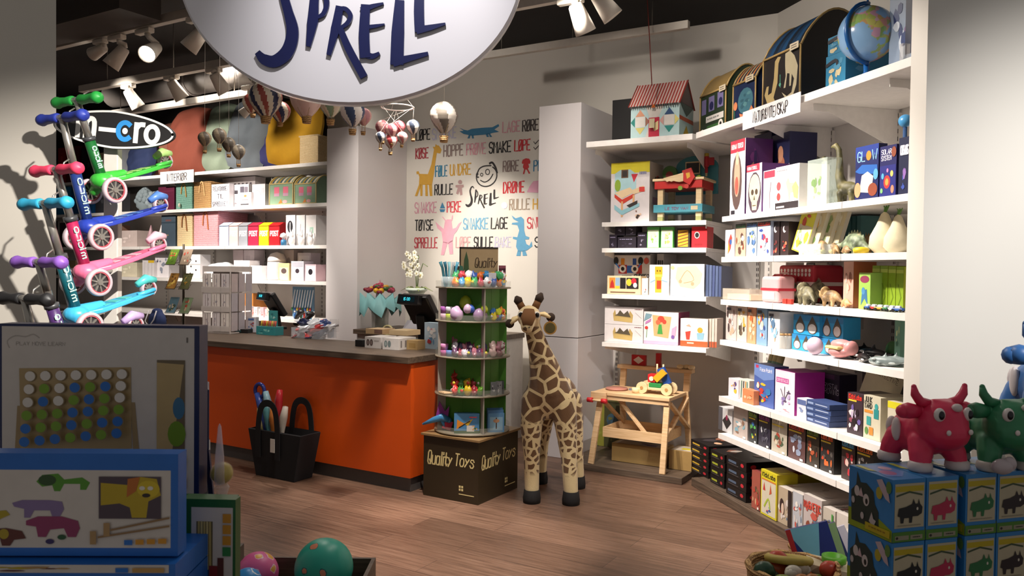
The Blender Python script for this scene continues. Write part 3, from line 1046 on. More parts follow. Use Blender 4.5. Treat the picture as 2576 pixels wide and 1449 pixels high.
def _globe(nt, b):
    tc = N(nt, 'ShaderNodeTexCoord')
    n = N(nt, 'ShaderNodeTexNoise', Scale=9.0, Detail=5.0)
    v = N(nt, 'ShaderNodeTexVoronoi', Scale=26.0)
    nt.links.new(tc.outputs['Object'], n.inputs['Vector'])
    nt.links.new(tc.outputs['Object'], v.inputs['Vector'])
    mix = N(nt, 'ShaderNodeMix', data_type='RGBA')
    cr = ramp(nt, [(.0, '#d8c96a'), (.4, '#8fb56a'), (.6, '#d99a6a'), (.8, '#c9a0c4'), (1, '#e2d58a')], v.outputs['Color'], mix.inputs[7])
    mix.inputs[6].default_value = (*lin('#8bb4dd'), 1)
    rp = N(nt, 'ShaderNodeValToRGB')
    rp.color_ramp.elements[0].position = .53
    rp.color_ramp.elements[1].position = .55
    nt.links.new(n.outputs[0], rp.inputs[0])
    nt.links.new(rp.outputs[0], mix.inputs[0])
    nt.links.new(mix.outputs[2], b.inputs['Base Color'])


GLOBE = nodes_mat('globe_map', _globe, .22)
t = thing('desk_globe', 'large blue world globe with blue meridian arm on the top shelf', 'globe')
xg, zg = FA.hit(2181, 86, 2.82)
gr = .145
b = MB().ell((0, 0, 0), (gr, gr, gr), GLOBE, 32, 20)
b.obj('ball', t)
b = MB()
BLU = m('#1c5da0', .3)
b.tube([(.01 + .05 * math.sin(a) * 0 + (gr + .012) * math.cos(a) * .18, -(gr + .012) * math.cos(a) * .98, (gr + .012) * math.sin(a)) for a in (R(k) for k in range(-90, 91, 12))], .011, BLU, 8)
b.cyl((0, 0, gr), (0, 0, gr + .035), .016, BLU, .004)
b.obj('meridian_arm', t)
b = MB().lathe([(.09, 0), (.09, .012), (.03, .03), (.014, .05), (.014, zg - ZT - gr), (0, zg - ZT - gr)], BLU, 24, (0, 0, -(zg - ZT)))
b.obj('foot', t)
put(t, FA, xg, 2.82, zg, 0)
A_('space_carton', 'tall blue and grey space carton beside the globe, cut by the white front wall', 'carton', 0, 2238, 2300, -20, '#8898ae', [('a', .05, .05, .95, .9, 12, ['#30406e', '#5a78a8', '#c9d2de', '#7a5a86'], 9), ('r', .7, .2, .95, .95, '#23283f')], .2, 2.85)
A_('acrylic_sign_holder', 'small clear block standing on the shelf end beside the white front wall', 'holder', 0, 2262, 2272, 110, clear('#d8d4d0', .35), None, .04, 2.7)

# third shelf
A_('parrot_figure_box', 'narrow white box with a parrot picture, first on its shelf', 'toy box', 2, 1824, 1848, 578, '#e2dde6', [('p', [(.3, .1), (.6, .3), (.75, .7), (.6, .85), (.35, .6)], '#c2453a'), ('p', [(.3, .1), (.5, .3), (.4, .55)], '#d9a63a'), ('e', .6, .55, .12, .1, '#3a5fa5')], .1, 2.73)
KB = '#cbb9ae'
for i, (p0, p1, pt, hc, bg, lab) in enumerate(((1850, 1876, 563, '#3d6e3f', '#c7a48e', 'science kit box with dark green heading beside the parrot box'), (1877, 1904, 560, '#4d74b5', '#9fb0bd', 'science kit box with blue heading and a yellow figure'), (1905, 1939, 557, '#c8392f', '#a9b6cf', 'science kit box with red heading beside the black space boxes'))):
    A_('science_kit_box', lab, 'toy box', 2, p0, p1, pt, bg, [('r', .0, .86, 1, 1, '#2a2c30'), ('t', 'KidzLabs', .06, .89, .94, .97, hc, .3), ('a', .06, .06, .94, .8, 20 + i, [['#8a4a3a', '#d9b89a', '#5d4038', '#e4d6c6'], ['#e3d34a', '#5878a8', '#d8dde0', '#3d5a80'], ['#4878c4', '#c33b4a', '#e2d8e4', '#3a4a90']][i], 12)], .15, 2.73)
for i, (p0, p1, lab) in enumerate(((1941, 1961, 'narrow black space box with a white crescent, beside the red-headed kit'), (1963, 1984, 'narrow black space box with a white crescent, beside the tilted yellow books'))):
    A_('space_kit_box', lab, 'toy box', 2, p0, p1, 558, '#2b1f20', [('e', .5, .78, .2, .1, '#d9d4d2'), ('e', .62, .81, .18, .08, '#2b1f20'), ('a', .1, .05, .9, .5, 31 + i, ['#a83a34', '#c86a4a', '#5d2c2c', '#d9a08a'], 6)], .15, 2.75)
x0, _ = FA.hit(1994, 620, 2.75)
for i in range(4):
    b = MB()
    w_, d, h = .14, .026, .27
    b.box(-w_ / 2, w_ / 2, -d / 2, d / 2, 0, h, cm('#cfc8b8'))
    printed(b, [('r', 0, 0, 1, 1, '#d9d53c' if i == 0 else '#cdbf9a'), ('r', .08, .03, .95, .6, '#c9c2a8'), ('a', .1, .05, .92, .95, 40 + i, ['#c24a3a', '#e2a63a', '#6d8a4a', '#eae4d0', '#8a9a6a'], 12)], (-w_ / 2, -d / 2, 0), (w_, 0, 0), (0, 0, h))
    o = tag(b.obj('picture_book'), ['yellow picture book leaning on a row of books, cover showing', 'tilted book right behind the yellow cover', 'tilted book in the middle of the leaning row', 'tilted book at the far end of the leaning row'][i], 'book', 'leaning picture books')
    put(o, FA, x0 + .03 + .05 * i, 2.78 + .03 * i, AZ[2] + .02)
    o.rotation_euler = (R(-8), R(14), FA.a)
A_('treasure_book_box', 'teal box with a round cream title panel behind the dinosaurs', 'book', 2, 2074, 2122, 520, '#57898f', [('e', .5, .55, .38, .3, '#e3d3a0'), ('t', 'True', .3, .58, .7, .7, '#c4603a', .16), ('t', 'Treasure', .2, .42, .8, .54, '#c4603a', .16), ('l', [(.15, .85), (.1, .5), (.15, .2)], .008, '#9fc0b8', 3)], .05, 3.05)
for i, (p0, p1) in enumerate(((2127, 2141), (2143, 2153), (2155, 2166))):
    A_('story_book', ['teal book spine right beside the treasure box', 'teal book spine in the middle of three', 'teal book spine farthest from the treasure box'][i], 'book', 2, p0, p1, 525, ['#4a7f84', '#3d6f75', '#55888c'][i], [('t', '~', .2, .6, .8, .66, '#b9cfc8', .2)] if i == 9 else None, .2, 3.05)
for (px, yy, L, kd, mt, lab, rot) in ((2068, 2.82, .2, 'neck', DINOB, 'tan long-necked dinosaur bending beside the tilted books', -30), (2102, 2.8, .13, 'horn', DINOB, 'small brown horned dinosaur in front of the teal box', -20), (2096, 2.93, .15, 'horn', DINOC, 'grey horned dinosaur behind the small brown one', 15),
                                      (2150, 2.84, .26, 'plate', DINOC, 'large green plated dinosaur on the third shelf', 180), (2185, 3.0, .24, 'plate', DINOB, 'brown plated dinosaur behind the green one', 180), (2128, 2.74, .09, 'plate', DINOB, 'tiny plated dinosaur in front of the large green one', 0)):
    x, y, z = Axy(px, 620, 2, yy)
    toy_dino(lab, FA, x, y, z, L, kd, mt, rot)


def tray(label, fr, x, y, z, w_, d, h, tint='#e8f0f0'):
    t = MB()
    c = clear(tint, .22)
    e = .003
    t.box(-w_ / 2, w_ / 2, 0, d, 0, e, c)
    t.box(-w_ / 2, w_ / 2, 0, e, e, h, c)
    t.box(-w_ / 2, w_ / 2, d - e, d, e, h, c)
    t.box(-w_ / 2, -w_ / 2 + e, e, d - e, e, h, c)
    t.box(w_ / 2 - e, w_ / 2, e, d - e, e, h, c)
    return put(tag(t.obj('acrylic_tray'), label, 'tray', 'clear acrylic trays'), fr, x, y, z)


x, y, z = Axy(2036, 620, 2, 2.7)
tray('clear tray of small insects in front of the tilted books', FA, x, y, z, .2, .12, .06)
for i in range(6):
    b = MB().ell((0, 0, .015), (.022, .013, .012), m(['#b5b04a', '#8a8a4a', '#c9b870'][i % 3], .4), 8, 6)
    for s_ in (-1, 1):
        b.tube([(0, s_ * .008, .012), (.006, s_ * .022, .018), (.01, s_ * .03, .001)], .002, m('#5d5a34'), 5)
    put(tag(b.obj('toy_insect'), 'small olive plastic insect in the clear tray on the third shelf', 'toy insect', 'insects in the clear tray'), FA, x - .07 + .028 * i, y + .03 + .03 * (i % 3), z + .004, 30 * i)
x, y, z = Axy(2166, 625, 2, 2.71)
put(tag(MB().lathe([(.035, 0), (.04, .02), (.03, .03), (0, .034)], m('#e0c32e', .4), 16).obj('slime_tub'), 'small yellow tub in front of the plated dinosaurs', 'tub'), FA, x, y, z)
for i, (px, s_) in enumerate(((2224, .86), (2258, .78))):
    x, y, z = Axy(px, 630, 2, 2.8)
    t = thing('plush_bulb', ['cream plush bulb with green sprout beside the plated dinosaurs', 'cream plush bulb half hidden by the white front wall'][i], 'plush toy', group='plush bulbs')
    MB().lathe([(.05, 0), (.085, .04), (.08, .1), (.045, .17), (.022, .23), (0, .25)], m('#ddd3b4', .8), 20).obj('body', t)
    b = MB()
    for a in (-.5, 0, .5):
        b.tube([(0, 0, .24), (.02 * a, .01, .27), (.05 * a, .01, .285)], [.008, .007, .002], m('#5f8f3e'), 6)
    b.obj('sprout', t)
    t.scale = (s_, s_, s_)
    put(t, FA, x, y, z)

# fourth shelf
x, y, z = Axy(1850, 745, 3, 2.7)
tray('long clear tray with cards at the corner end of the fourth shelf', FA, x, y, z, .34, .2, .075, '#f2ead8')
put(pbox('card_stack', 'flat stack of pale cards in the long clear tray', 'cards', .3, .15, .035, '#dccfb2', {'t': [('a', .05, .05, .95, .95, 5, ['#b9a888', '#e8dcc0', '#a99'], 7)]}), FA, x, y + .1, z + .004)


def suitcase(label, px0, px1, pyt, k, y, d, c0, c1, dots=False):
    x0, _ = FA.hit(px0, pyt + 30, y)
    x1, _ = FA.hit(px1, pyt + 30, y)
    _, zt = FA.hit((px0 + px1) / 2, pyt, y)
    z = AZ[k] + .0015
    w_, h = x1 - x0, zt - z - .012
    t = thing('toy_suitcase', label, 'suitcase', group='children suitcases')
    b = MB().box(-w_ / 2, w_ / 2, 0, d, 0, h, cm(c0))
    o = b.obj('case', t, bev=.02, seg=3)
    b = MB()
    b.box(-w_ / 2 - .001, w_ / 2 + .001, -.001, d + .001, h * .45, h * .55, cm(c1))
    b.plate([(-w_ * .35, h * .12), (w_ * .3, h * .12), (w_ * .3, h * .4), (-w_ * .35, h * .4)], 0, cm('#eee4e2' if not dots else c1), (0, -.0016, 0))
    b.obj('band', t)
    if dots:
        b = MB()
        for i in range(9):
            for j in (.74, .85):
                b.plate([(-w_ * .4 + w_ * .1 * i + .012 * math.cos(q), h * j + .012 * math.sin(q)) for q in (R(a) for a in range(0, 360, 36))], 0, cm('#f0e8e6'), (0, -.0012, 0))
        b.obj('dot_pattern', t)
    MB().tube([(-.04, d / 2, h - .003), (-.04, d / 2, h + .01), (.04, d / 2, h + .01), (.04, d / 2, h - .003)], .005, cm(c1), 6).obj('handle', t)
    return put(t, FA, (x0 + x1) / 2, y, z)


suitcase('small red and white children suitcase with a pale label', 1914, 1958, 690, 3, 2.73, .12, '#d9a3a6', '#c2303e')
suitcase('second small red suitcase pressed behind the pale label one', 1938, 1972, 686, 3, 2.87, .1, '#c2303e', '#e8d2d0')
suitcase('large red suitcase with white dots behind the dinosaur heap', 1958, 2046, 662, 3, 2.98, .22, '#b52a3a', '#e9dcd8', True)
x, y, z = Axy(1988, 740, 3, 2.74)
for i in range(2):
    b = MB().box(-.02, .02, 0, .02, 0, .03, m('#c43a30', .4))
    put(tag(b.obj('toy_block', bev=.003), 'small red toy block in front of the camouflage dinosaurs', 'toy block', 'red toy blocks'), FA, x + .05 * i, y - .04, z)
CAMO = mottled('#43402f', '#6f6b52', '#8b8468', 30)
for (px, yy, L, kd, mt, lab, rot) in ((1985, 2.86, .27, 'plate', CAMO, 'large camouflage armoured toy lying by the red suitcases', 10), (2030, 2.78, .25, 'horn', CAMO, 'dark camouflage horned toy in the middle of the heap', -15), (2058, 3.0, .3, 'plate', CAMO, 'spiky dark dinosaur at the back of the heap', 160),
                                      (2092, 2.8, .21, 'horn', DINOB, 'brown horned dinosaur at the end of the heap by the pink box', 5), (2128, 2.76, .1, 'plate', mottled('#b5764a', '#cf9a6a', '#dcb58a'), 'tiny orange dinosaur in front of the pink box', 0)):
    x, y, z = Axy(px, 745, 3, yy)
    toy_dino(lab, FA, x, y, z, L, kd, mt, rot)
A_('pony_figure_box', 'tall pinkish box with a brown pony picture', 'toy box', 3, 2122, 2148, 655, '#cfa090', [('a', .1, .1, .9, .85, 51, ['#8a5a48', '#e2c4b8', '#b57a68', '#d9b0a0'], 8)], .14, 2.78, None, '#a85a40')
A_('animal_quiz_box', 'light green box with blue figure and red oval title', 'toy box', 3, 2160, 2190, 686, '#9ac05a', [('e', .5, .82, .4, .1, '#8a3a55'), ('p', [(.2, .1), (.3, .5), (.7, .55), (.8, .12), (.5, .3)], '#3f6f9a'), ('e', .4, .5, .15, .1, '#4f88b5')], .1, 2.75)
for i in range(4):
    p0 = 2194 + 20 * i
    A_('activity_box', ['lime green box with yellow side, first of the row by the blue figure box', 'lime green box, second from the blue figure box', 'lime green box, third from the blue figure box', 'lime green box closest to the white front wall'][i], 'toy box', 3, p0, p0 + 20, 668 + 1 * i, '#8fae2e', [('r', 0, .85, 1, .93, '#c0d05a'), ('l', [(.3, .6), (.7, .3), (.3, .1)], .006, '#6f8a24')], .2, 2.82, 'lime green boxes', '#a3b02c')
rr = random.Random(5)
CC = ['#2f5fae', '#c23a34', '#d8a83a', '#3a8a55', '#d9d4d0', '#2f5fae']
for i in range(12):
    t = thing('toy_car', 'small %s toy car piled in front of the lime green boxes' % ['blue', 'red', 'yellow', 'green', 'white', 'blue'][i % 6], 'toy car', group='piled toy cars')
    MB().box(-.028, .028, -.013, .013, .006, .018, cm(CC[i % 6])).obj('body', t, bev=.004)
    MB().box(-.014, .016, -.011, .011, .017, .028, cm('#c9d2da'), .75).obj('cabin', t, bev=.003)
    for sx in (-.018, .018):
        for sy in (-.013, .013):
            MB().cyl((sx, sy - .003, .007), (sx, sy + .003, .007), .007, m('#1c1a1a'), n=10).obj('wheel', t)
    x, y, z = Axy(2185 + 15 * (i % 6), 760, 3, 2.72 + .035 * (i // 6))
    put(t, FA, x, y, z + .001 + .0295 * (i // 6) * 0, 20 * (i % 3) - 20)

# fifth shelf
for i, (p0, p1, pt, bg, pal, lab) in enumerate(((1826, 1853, 768, '#cdbdb8', ['#4a3a3a', '#e2d4d0', '#8a6a62', '#c9a890'], 'microscope box with a child in grey, first on the fifth shelf'), (1854, 1879, 770, '#d9c8b8', ['#6a5a48', '#d8a43a', '#efe2d0', '#4a4038'], 'pale box with dark glasses picture beside the microscope box'),
                                                  (1880, 1902, 773, '#dd9a72', ['#c2683a', '#f0d0b0', '#e8b890'], 'orange box with a pale figure on the fifth shelf'), (1903, 1930, 775, '#7fa2c4', ['#c23a3a', '#e8d4b8', '#3a4f8a', '#e0a83a', '#f0ece8'], 'blue box with several cartoon children'), (1932, 1962, 784, '#dde3e8', ['#8ab4d4', '#c9a07a', '#f2f2f0', '#5a7a9a'], 'white and light blue box beside the small jars'))):
    A_('experiment_box', lab, 'toy box', 4, p0, p1, pt, bg, [('a', .05, .05, .95, .92, 60 + i, pal, 13), ('r', .1, .86, .5, .94, '#3a3440')], .16, 2.73)
for i in range(3):
    x, y, z = Axy(1968 + 9 * i, 855, 4, 2.74 + .02 * i)
    t = thing('sample_jar', 'small clear jar of stones standing between the blue boxes, number aside', 'jar', group='sample jars')
    t['label'] = ['small clear stone jar beside the white and blue box', 'small clear stone jar in the middle of three', 'small clear stone jar beside the penguin egg boxes'][i]
    MB().lathe([(.018, 0), (.02, .004), (.02, .07), (.014, .078)], clear('#e8e4dc', .4), 14).obj('glass', t)
    MB().lathe([(.015, .078), (.015, .09), (0, .09)], m('#b58a5a'), 14).obj('lid', t)
    put(t, FA, x, y, z)
EGG = ['#2f9cd4']


def eggbox(label, px0, px1, z, pyt, y):
    x0, _ = FA.hit(px0, pyt + 20, y)
    x1, _ = FA.hit(px1, pyt + 20, y)
    _, zt = FA.hit((px0 + px1) / 2, pyt, y)
    pr = [('r', 0, .7, 1, 1, '#2a7fb8')]
    for q in (.27, .74):
        pr += [('p', [(q - .17, .5), (q, .98), (q + .17, .5)], '#4a4238'), ('e', q, .36, .19, .3, '#5d5248'), ('e', q, .34, .15, .24, '#e2dcd8')]
    o = pbox('hatching_egg_box', label, 'toy box', x1 - x0 - .003, .11, zt - z, EGG[0], pr, 'penguin egg boxes')
    put(o, FA, (x0 + x1) / 2, y + .055, z)
    return zt


za = eggbox('blue egg box in the lower row beside the jars', 1992, 2042, AZ[4] + .0015, 842, 2.78)
eggbox('blue egg box stacked on top beside the jars', 1996, 2062, za + .003, 793, 2.78)
zb = eggbox('blue egg box in the lower row behind the pink egg', 2046, 2100, AZ[4] + .0015, 850, 2.8)
eggbox('blue egg box stacked on top, farther from the jars', 2065, 2122, zb + .003, 797, 2.8)
x, y, z = Axy(2050, 870, 4, 2.715)
put(tag(MB().ell((0, 0, .05), (.055, .04, .05), m('#c9b4c8', .35), 18, 12).obj('toy_egg'), 'loose pale pink egg in front of the blue egg boxes', 'toy egg'), FA, x, y, z)
x, y, z = Axy(2112, 880, 4, 2.74)
t = thing('snapping_toy', 'open-mouthed pink and yellow snapping toy beside the orcas', 'toy')
b = MB()
blob(b, [('e', (0, 0, .035), (.075, .05, .032)), ('e', (.0, .01, .075), (.07, .045, .028)), ('e', (.07, .02, .06), (.03, .04, .04))], m('#c88a8a', .4))
b.obj('jaws', t, 0, 0, .006)
MB().box(-.06, .05, -.05, 0, .05, .066, m('#e2cf8a')).obj('tongue', t, bev=.006)
put(t, FA, x, y, z)


def whale(label, x, y, z, L, c0, c1, rot, tilt=0):
    t = thing('toy_whale', label, 'toy whale', group='toy whales')
    b = MB()
    blob(b, [('e', (0, 0, .12 * L), (.4 * L, .13 * L, .12 * L)), ('t', [(.3 * L, 0, .12 * L), (.5 * L, 0, .15 * L)], [.07 * L, .025 * L]), ('e', (.55 * L, 0, .16 * L), (.05 * L, .14 * L, .02 * L)),
             ('t', [(0, 0, .2 * L), (.04 * L, 0, .34 * L)], [.06 * L, .012 * L]), ('e', (-.1 * L, .14 * L, .06 * L), (.06 * L, .1 * L, .02 * L)), ('e', (-.1 * L, -.14 * L, .06 * L), (.06 * L, .1 * L, .02 * L))], c0)
    b.obj('body', t, 0, 0, .006)
    b = MB()
    blob(b, [('e', (-.05 * L, 0, .075 * L), (.33 * L, .115 * L, .075 * L)), ('e', (-.22 * L, -.1 * L, .16 * L), (.06 * L, .035 * L, .03 * L)), ('e', (-.22 * L, .1 * L, .16 * L), (.06 * L, .035 * L, .03 * L)), ('e', (.2 * L, -.09 * L, .09 * L), (.1 * L, .03 * L, .03 * L))], c1)
    b.obj('belly_patch', t)
    put(t, FA, x, y, z, rot)
    t.rotation_euler.y = R(tilt)
    return t


BK, WT = m('#161516', .3), m('#d8d6d4', .35)
for (px, yy, L, rot, lab, dz) in ((2140, 2.8, .2, 25, 'black and white orca beside the snapping toy', 0), (2172, 2.75, .19, -20, 'black and white orca in front of the heap', 0), (2196, 2.9, .24, 10, 'large black orca at the back of the heap', .0), (2175, 2.97, .22, 200, 'dark orca turned round behind the others', 0)):
    x, y, z = Axy(px, 900, 4, yy)
    whale(lab, x, y, z + dz, L, BK, WT, rot)
for (px, yy, lab) in ((2225, 2.74, 'grey toy shark beside the orcas'), (2252, 2.8, 'grey toy shark by the white front wall')):
    x, y, z = Axy(px, 910, 4, yy)
    whale(lab, x, y, z, .2, m('#7f8c8c', .4), m('#b9c2c0', .4), 30)
x, y, z = Axy(2188, 860, 4, 2.87)
put(tag(MB().ell((0, 0, .05), (.04, .035, .05), m('#3f6f3a', .4)).obj('toy_turtle_shell'), 'dark green round toy among the orcas', 'toy'), FA, x + .03, y + .12, z)
A_('bug_bottle_box', 'narrow green box standing by the white front wall on the fifth shelf', 'toy box', 4, 2250, 2266, 805, '#6d9a86', [('a', .1, .1, .9, .9, 77, ['#cfd8a0', '#3f6f5a', '#a9c4b4'], 6)], .12, 2.85)

# sixth shelf
for i, (pa, pb_, lab) in enumerate((((1842, 1012), (1882, 868), 'kraft poster tube with teal band, first from the slotted post'), ((1862, 1005), (1898, 870), 'kraft poster tube in the middle of the three'), ((1880, 1000), (1912, 874), 'kraft poster tube beside the blue face paint box'))):
    xa, za_ = FA.hit(pa[0] + 14, pa[1], 2.98)
    xb, zb_ = FA.hit(*pb_, 3.05)
    xa = max(xa, -4.85 + .05 * i)
    xb = max(xb, xa + .03)
    a, c = V((xa, 2.98, AZ[5] + .006)), V((xb, 3.05, zb_))
    t = thing('poster_tube', lab, 'poster tube', group='poster tubes')
    d = c - a
    b = MB()
    for f0, f1, col in ((0, .42, '#b98e57'), (.42, .75, '#7ea294'), (.75, 1, '#b5a878')):
        b.cyl(d * f0, d * f1, .024, cm(col), n=16)
    b.obj('tube', t)
    MB().cyl(d * .98, d * 1.0 + d * .005, .025, cm('#cbb58a'), n=16).obj('cap', t)
    put(t, FA, *a)
A_('owl_game_box', 'small white box with purple owl on the sixth shelf corner', 'toy box', 5, 1832, 1858, 953, '#ded6de', [('a', .1, .1, .9, .9, 80, ['#8a6aa8', '#e8b83a', '#5d4a7a', '#c9c0d4'], 7)], .08, 2.74)
A_('felt_pen_box', 'white box with dark felt pens beside the owl box', 'toy box', 5, 1859, 1885, 955, '#dcd8ce', [('l', [(.2, .1), (.25, .9)], .012, '#4a6a5a'), ('l', [(.4, .1), (.45, .9)], .012, '#2f2a30'), ('l', [(.6, .1), (.65, .9)], .012, '#c28a3a'), ('l', [(.8, .1), (.8, .9)], .012, '#6a9a8a')], .06, 2.75)
A_('putty_box', 'small orange box lying in front of the poster tubes', 'toy box', 5, 1867, 1896, 980, '#d98a5e', [('a', .05, .1, .95, .9, 83, ['#f0c8a8', '#c2602f', '#e8b088'], 7)], .05, 2.70)
A_('face_paint_box', 'blue face paint box with three painted children', 'toy box', 5, 1897, 1948, 918, '#4a62a8', [('p', [(0, .72), (.5, .62), (1, .7), (1, 1), (0, 1)], '#6f8ac4'), ('r', .08, .9, .22, .97, '#c23a5a'), ('t', 'Face Paint', .3, .84, .9, .92, '#e8e6f0', .16), ('a', .04, .05, .96, .6, 85, ['#c23a34', '#e0b83a', '#2a2a3a', '#e8d8c8', '#3a7ab0', '#d86a3a'], 14)], .1, 2.74)
A_('crystal_kit_box', 'white crystal kit box with purple heading and magenta side', 'toy box', 5, 1950, 2000, 933, '#e0d6e2', [('r', .06, .7, .7, .82, '#c45a9a'), ('t', 'CRYSTALS', .1, .73, .66, .79, '#f4e4f0', .16), ('l', [(.5, .3), (.3, .55)], .005, '#3a3440'), ('l', [(.5, .3), (.5, .62)], .005, '#3a3440'), ('l', [(.5, .3), (.72, .55)], .005, '#3a3440'), ('a', .15, .1, .85, .55, 88, ['#8a7ab0', '#b9aad0', '#5a4a6a', '#d9b0d0'], 8), ('a', .2, .02, .9, .12, 86, ['#d84a4a', '#e0c03a'], 4)], .2, 2.74, None, '#b02a94')
A_('crystal_kit_box', 'deep purple crystal box just behind the white crystal box', 'toy box', 5, 2006, 2044, 935, '#6d1e6a', [('r', .4, .6, .95, .9, '#8a2f86')], .2, 2.98)
A_('crystal_growing_box', 'dark purple box with the words CRYSTAL GROWING', 'toy box', 5, 2050, 2112, 938, '#2d2036', [('r', .35, .86, .8, .98, '#5a2a5e'), ('t', 'CRYSTAL', .3, .62, .98, .74, '#d8d0dc', .13), ('t', 'GROWING', .3, .48, .98, .6, '#d8d0dc', .13), ('a', .3, .1, .95, .4, 90, ['#4a2a5a', '#6a3a7a', '#8a4a6a'], 6)], .12, 3.02)
A_('magnet_box', 'small white and blue box in front of the purple boxes', 'toy box', 5, 2004, 2029, 1003, '#d4d6e2', [('r', .05, .7, .95, .95, '#5a6a9a'), ('a', .1, .1, .9, .6, 92, ['#8a9ac0', '#e8e8f0', '#6a7aa8'], 5)], .07, 2.72)
for i in range(4):
    x0, _ = FA.hit(2028, 1040, 2.72)
    x1, _ = FA.hit(2088, 1050, 2.72)
    o = pbox('flat_puzzle_box', ['flat blue box at the bottom of the small pile on the sixth shelf', 'flat blue box second from the bottom of the pile', 'flat blue box third from the bottom of the pile', 'flat blue box topmost of the small pile'][i], 'toy box', x1 - x0 - .004 * (i % 2), .12, .029, '#3c4f7e', [('r', .05, .3, .3, .7, '#8fa2c8'), ('l', [(.4, .5), (.9, .5)], .006, '#a8b4d0')], 'flat blue boxes')
    put(o, FA, (x0 + x1) / 2, 2.78, AZ[5] + .0015 + .031 * i, (-2, 1, 2, -1)[i])
x0, _ = FA.hit(2120, 1040, 2.83)
b = MB().box(-.15, .15, -.03, .03, 0, .34, m('#2b2722', .5))
printed(b, [('r', .0, .0, .94, .98, '#cfc29c'), ('t', 'DETECTIVE', .25, .78, .82, .84, '#6a5c40', .14), ('l', [(.2, .86), (.5, .92), (.8, .86)], .006, '#6a5c40', 3), ('e', .25, .3, .12, .1, '#7f98a8'), ('l', [(.33, .22), (.42, .1)], .012, '#c2603a'), ('e', .6, .3, .14, .1, '#b9a470')], (-.15, -.03, 0), (.3, 0, 0), (0, 0, .34))
o = tag(b.obj('detective_case'), 'cream detective case leaning back at a slant on the sixth shelf', 'toy box')
put(o, FA, x0 + .05, 2.99, AZ[5] + .012)
o.rotation_euler = (R(-10), R(14), FA.a)
A_('motor_kit_box', 'dark motorbike kit box with red heading on the sixth shelf', 'toy box', 5, 2131, 2171, 990, '#3a2c34', [('t', 'KidzLabs', .1, .86, .92, .97, '#d2362c', .22), ('r', .08, .8, .6, .84, '#e0c03a'), ('a', .06, .06, .94, .76, 94, ['#6a5a9a', '#b9aac4', '#2a2024', '#8a4a5a', '#d8d0d4'], 13)], .2, 2.74)
A_('junkyard_kit_box', 'beige kit box headed JUNK YARD with teal robots', 'toy box', 5, 2172, 2216, 997, '#c9c2ac', [('t', 'JUNK', .05, .85, .5, .97, '#2f2d2a', .18), ('t', 'YARD', .05, .71, .5, .83, '#2f2d2a', .18), ('r', .05, .6, .55, .67, '#cf8a3a'), ('r', .62, .5, .9, .72, '#2f8a8a'), ('e', .76, .78, .1, .07, '#3a9a98'), ('r', .2, .32, .45, .52, '#3f9a94'), ('r', .35, .1, .6, .28, '#c9853a'), ('e', .2, .18, .1, .09, '#5f8a4a')], .2, 2.74)
A_('yellow_kit_box', 'pale kit box with yellow heading beside the pink cow', 'toy box', 5, 2232, 2275, 1012, '#ccc4b0', [('r', 0, .85, 1, 1, '#d9cf2e'), ('a', .1, .1, .9, .75, 96, ['#c2453a', '#4a7aa0', '#e8d8a0', '#8a6a4a'], 9)], .2, 2.74)
A_('dark_kit_box', 'dark ribbed box in the back row above the junkyard kit', 'toy box', 5, 2168, 2200, 930, '#26221d', [('l', [(.2, .1), (.2, .9)], .006, '#4a443a'), ('l', [(.5, .1), (.5, .9)], .006, '#4a443a'), ('l', [(.8, .1), (.8, .9)], .006, '#4a443a')], .1, 3.05)
A_('dark_kit_box', 'dark brown box in the back row by the white front wall', 'toy box', 5, 2204, 2262, 950, '#3a312a', [('a', .1, .1, .9, .8, 97, ['#5a4a3a', '#2a241f', '#6a5640'], 7)], .1, 3.05)

# seventh shelf: kits in a row
L7 = [(1807, 1842, 1027, '#cfcfd2', ['#2c2c30', '#e8e8ea', '#8a3a5a'], None, None, 'grey and white box with a dark diamond, first of the lowest shelf'),
      (1845, 1881, 1023, '#b9aca6', ['#b5623f', '#7fa8b8', '#e0dcd8', '#8a6a58'], None, None, 'pale box with a red rover picture'),
      (1883, 1906, 1035, '#2b2f33', ['#3a6ab0', '#5fae5a', '#d8c03a', '#20242c'], 'KidzLabs', '#8fae4a', 'dark kit box with green heading and blue swirl'),
      (1908, 1939, 1042, '#2a2738', ['#8a8c94', '#c9ccd2', '#4a4858', '#30303c'], 'KidzLabs', '#9a4a94', 'dark kit box with purple heading and grey robot'),
      (1941, 1981, 1050, '#b9b2a2', ['#8a5a48', '#4f5f48', '#d2c8b4', '#a84a3a'], 'SOLAR', '#d8d4c4', 'grey-beige kit box with a garden rover'),
      (1983, 2027, 1063, '#5d3f3f', ['#8f9ab4', '#c9ccd8', '#5a3a3a', '#7a8098'], 'KidzLabs', '#d84a2e', 'red-headed kit box with a silver tin robot'),
      (2029, 2062, 1077, '#3a3229', ['#b55a3a', '#2a2420', '#d8c8b8', '#8a3a2c'], 'KidzLabs', '#6d8a3a', 'dark kit box with green heading and a table robot'),
      (2064, 2099, 1090, '#302c2c', ['#c2452a', '#5a5450', '#e0703a', '#3a3634'], 'KidzLabs', '#e0602a', 'black kit box with orange heading and a red volcano'),
      (2117, 2152, 1107, '#3f2f2f', ['#b5303a', '#d8b8b0', '#8a2a30', '#e8d8d4'], 'KidzLabs', '#4a9ac4', 'dark kit box with light blue heading beside the cow boxes'),
      (2155, 2200, 1118, '#2c2a2c', ['#8a8a8c', '#4a4648', '#b9b4b0'], 'KidzLabs', '#e0702a', 'dark kit box with orange heading behind the pink cow')]
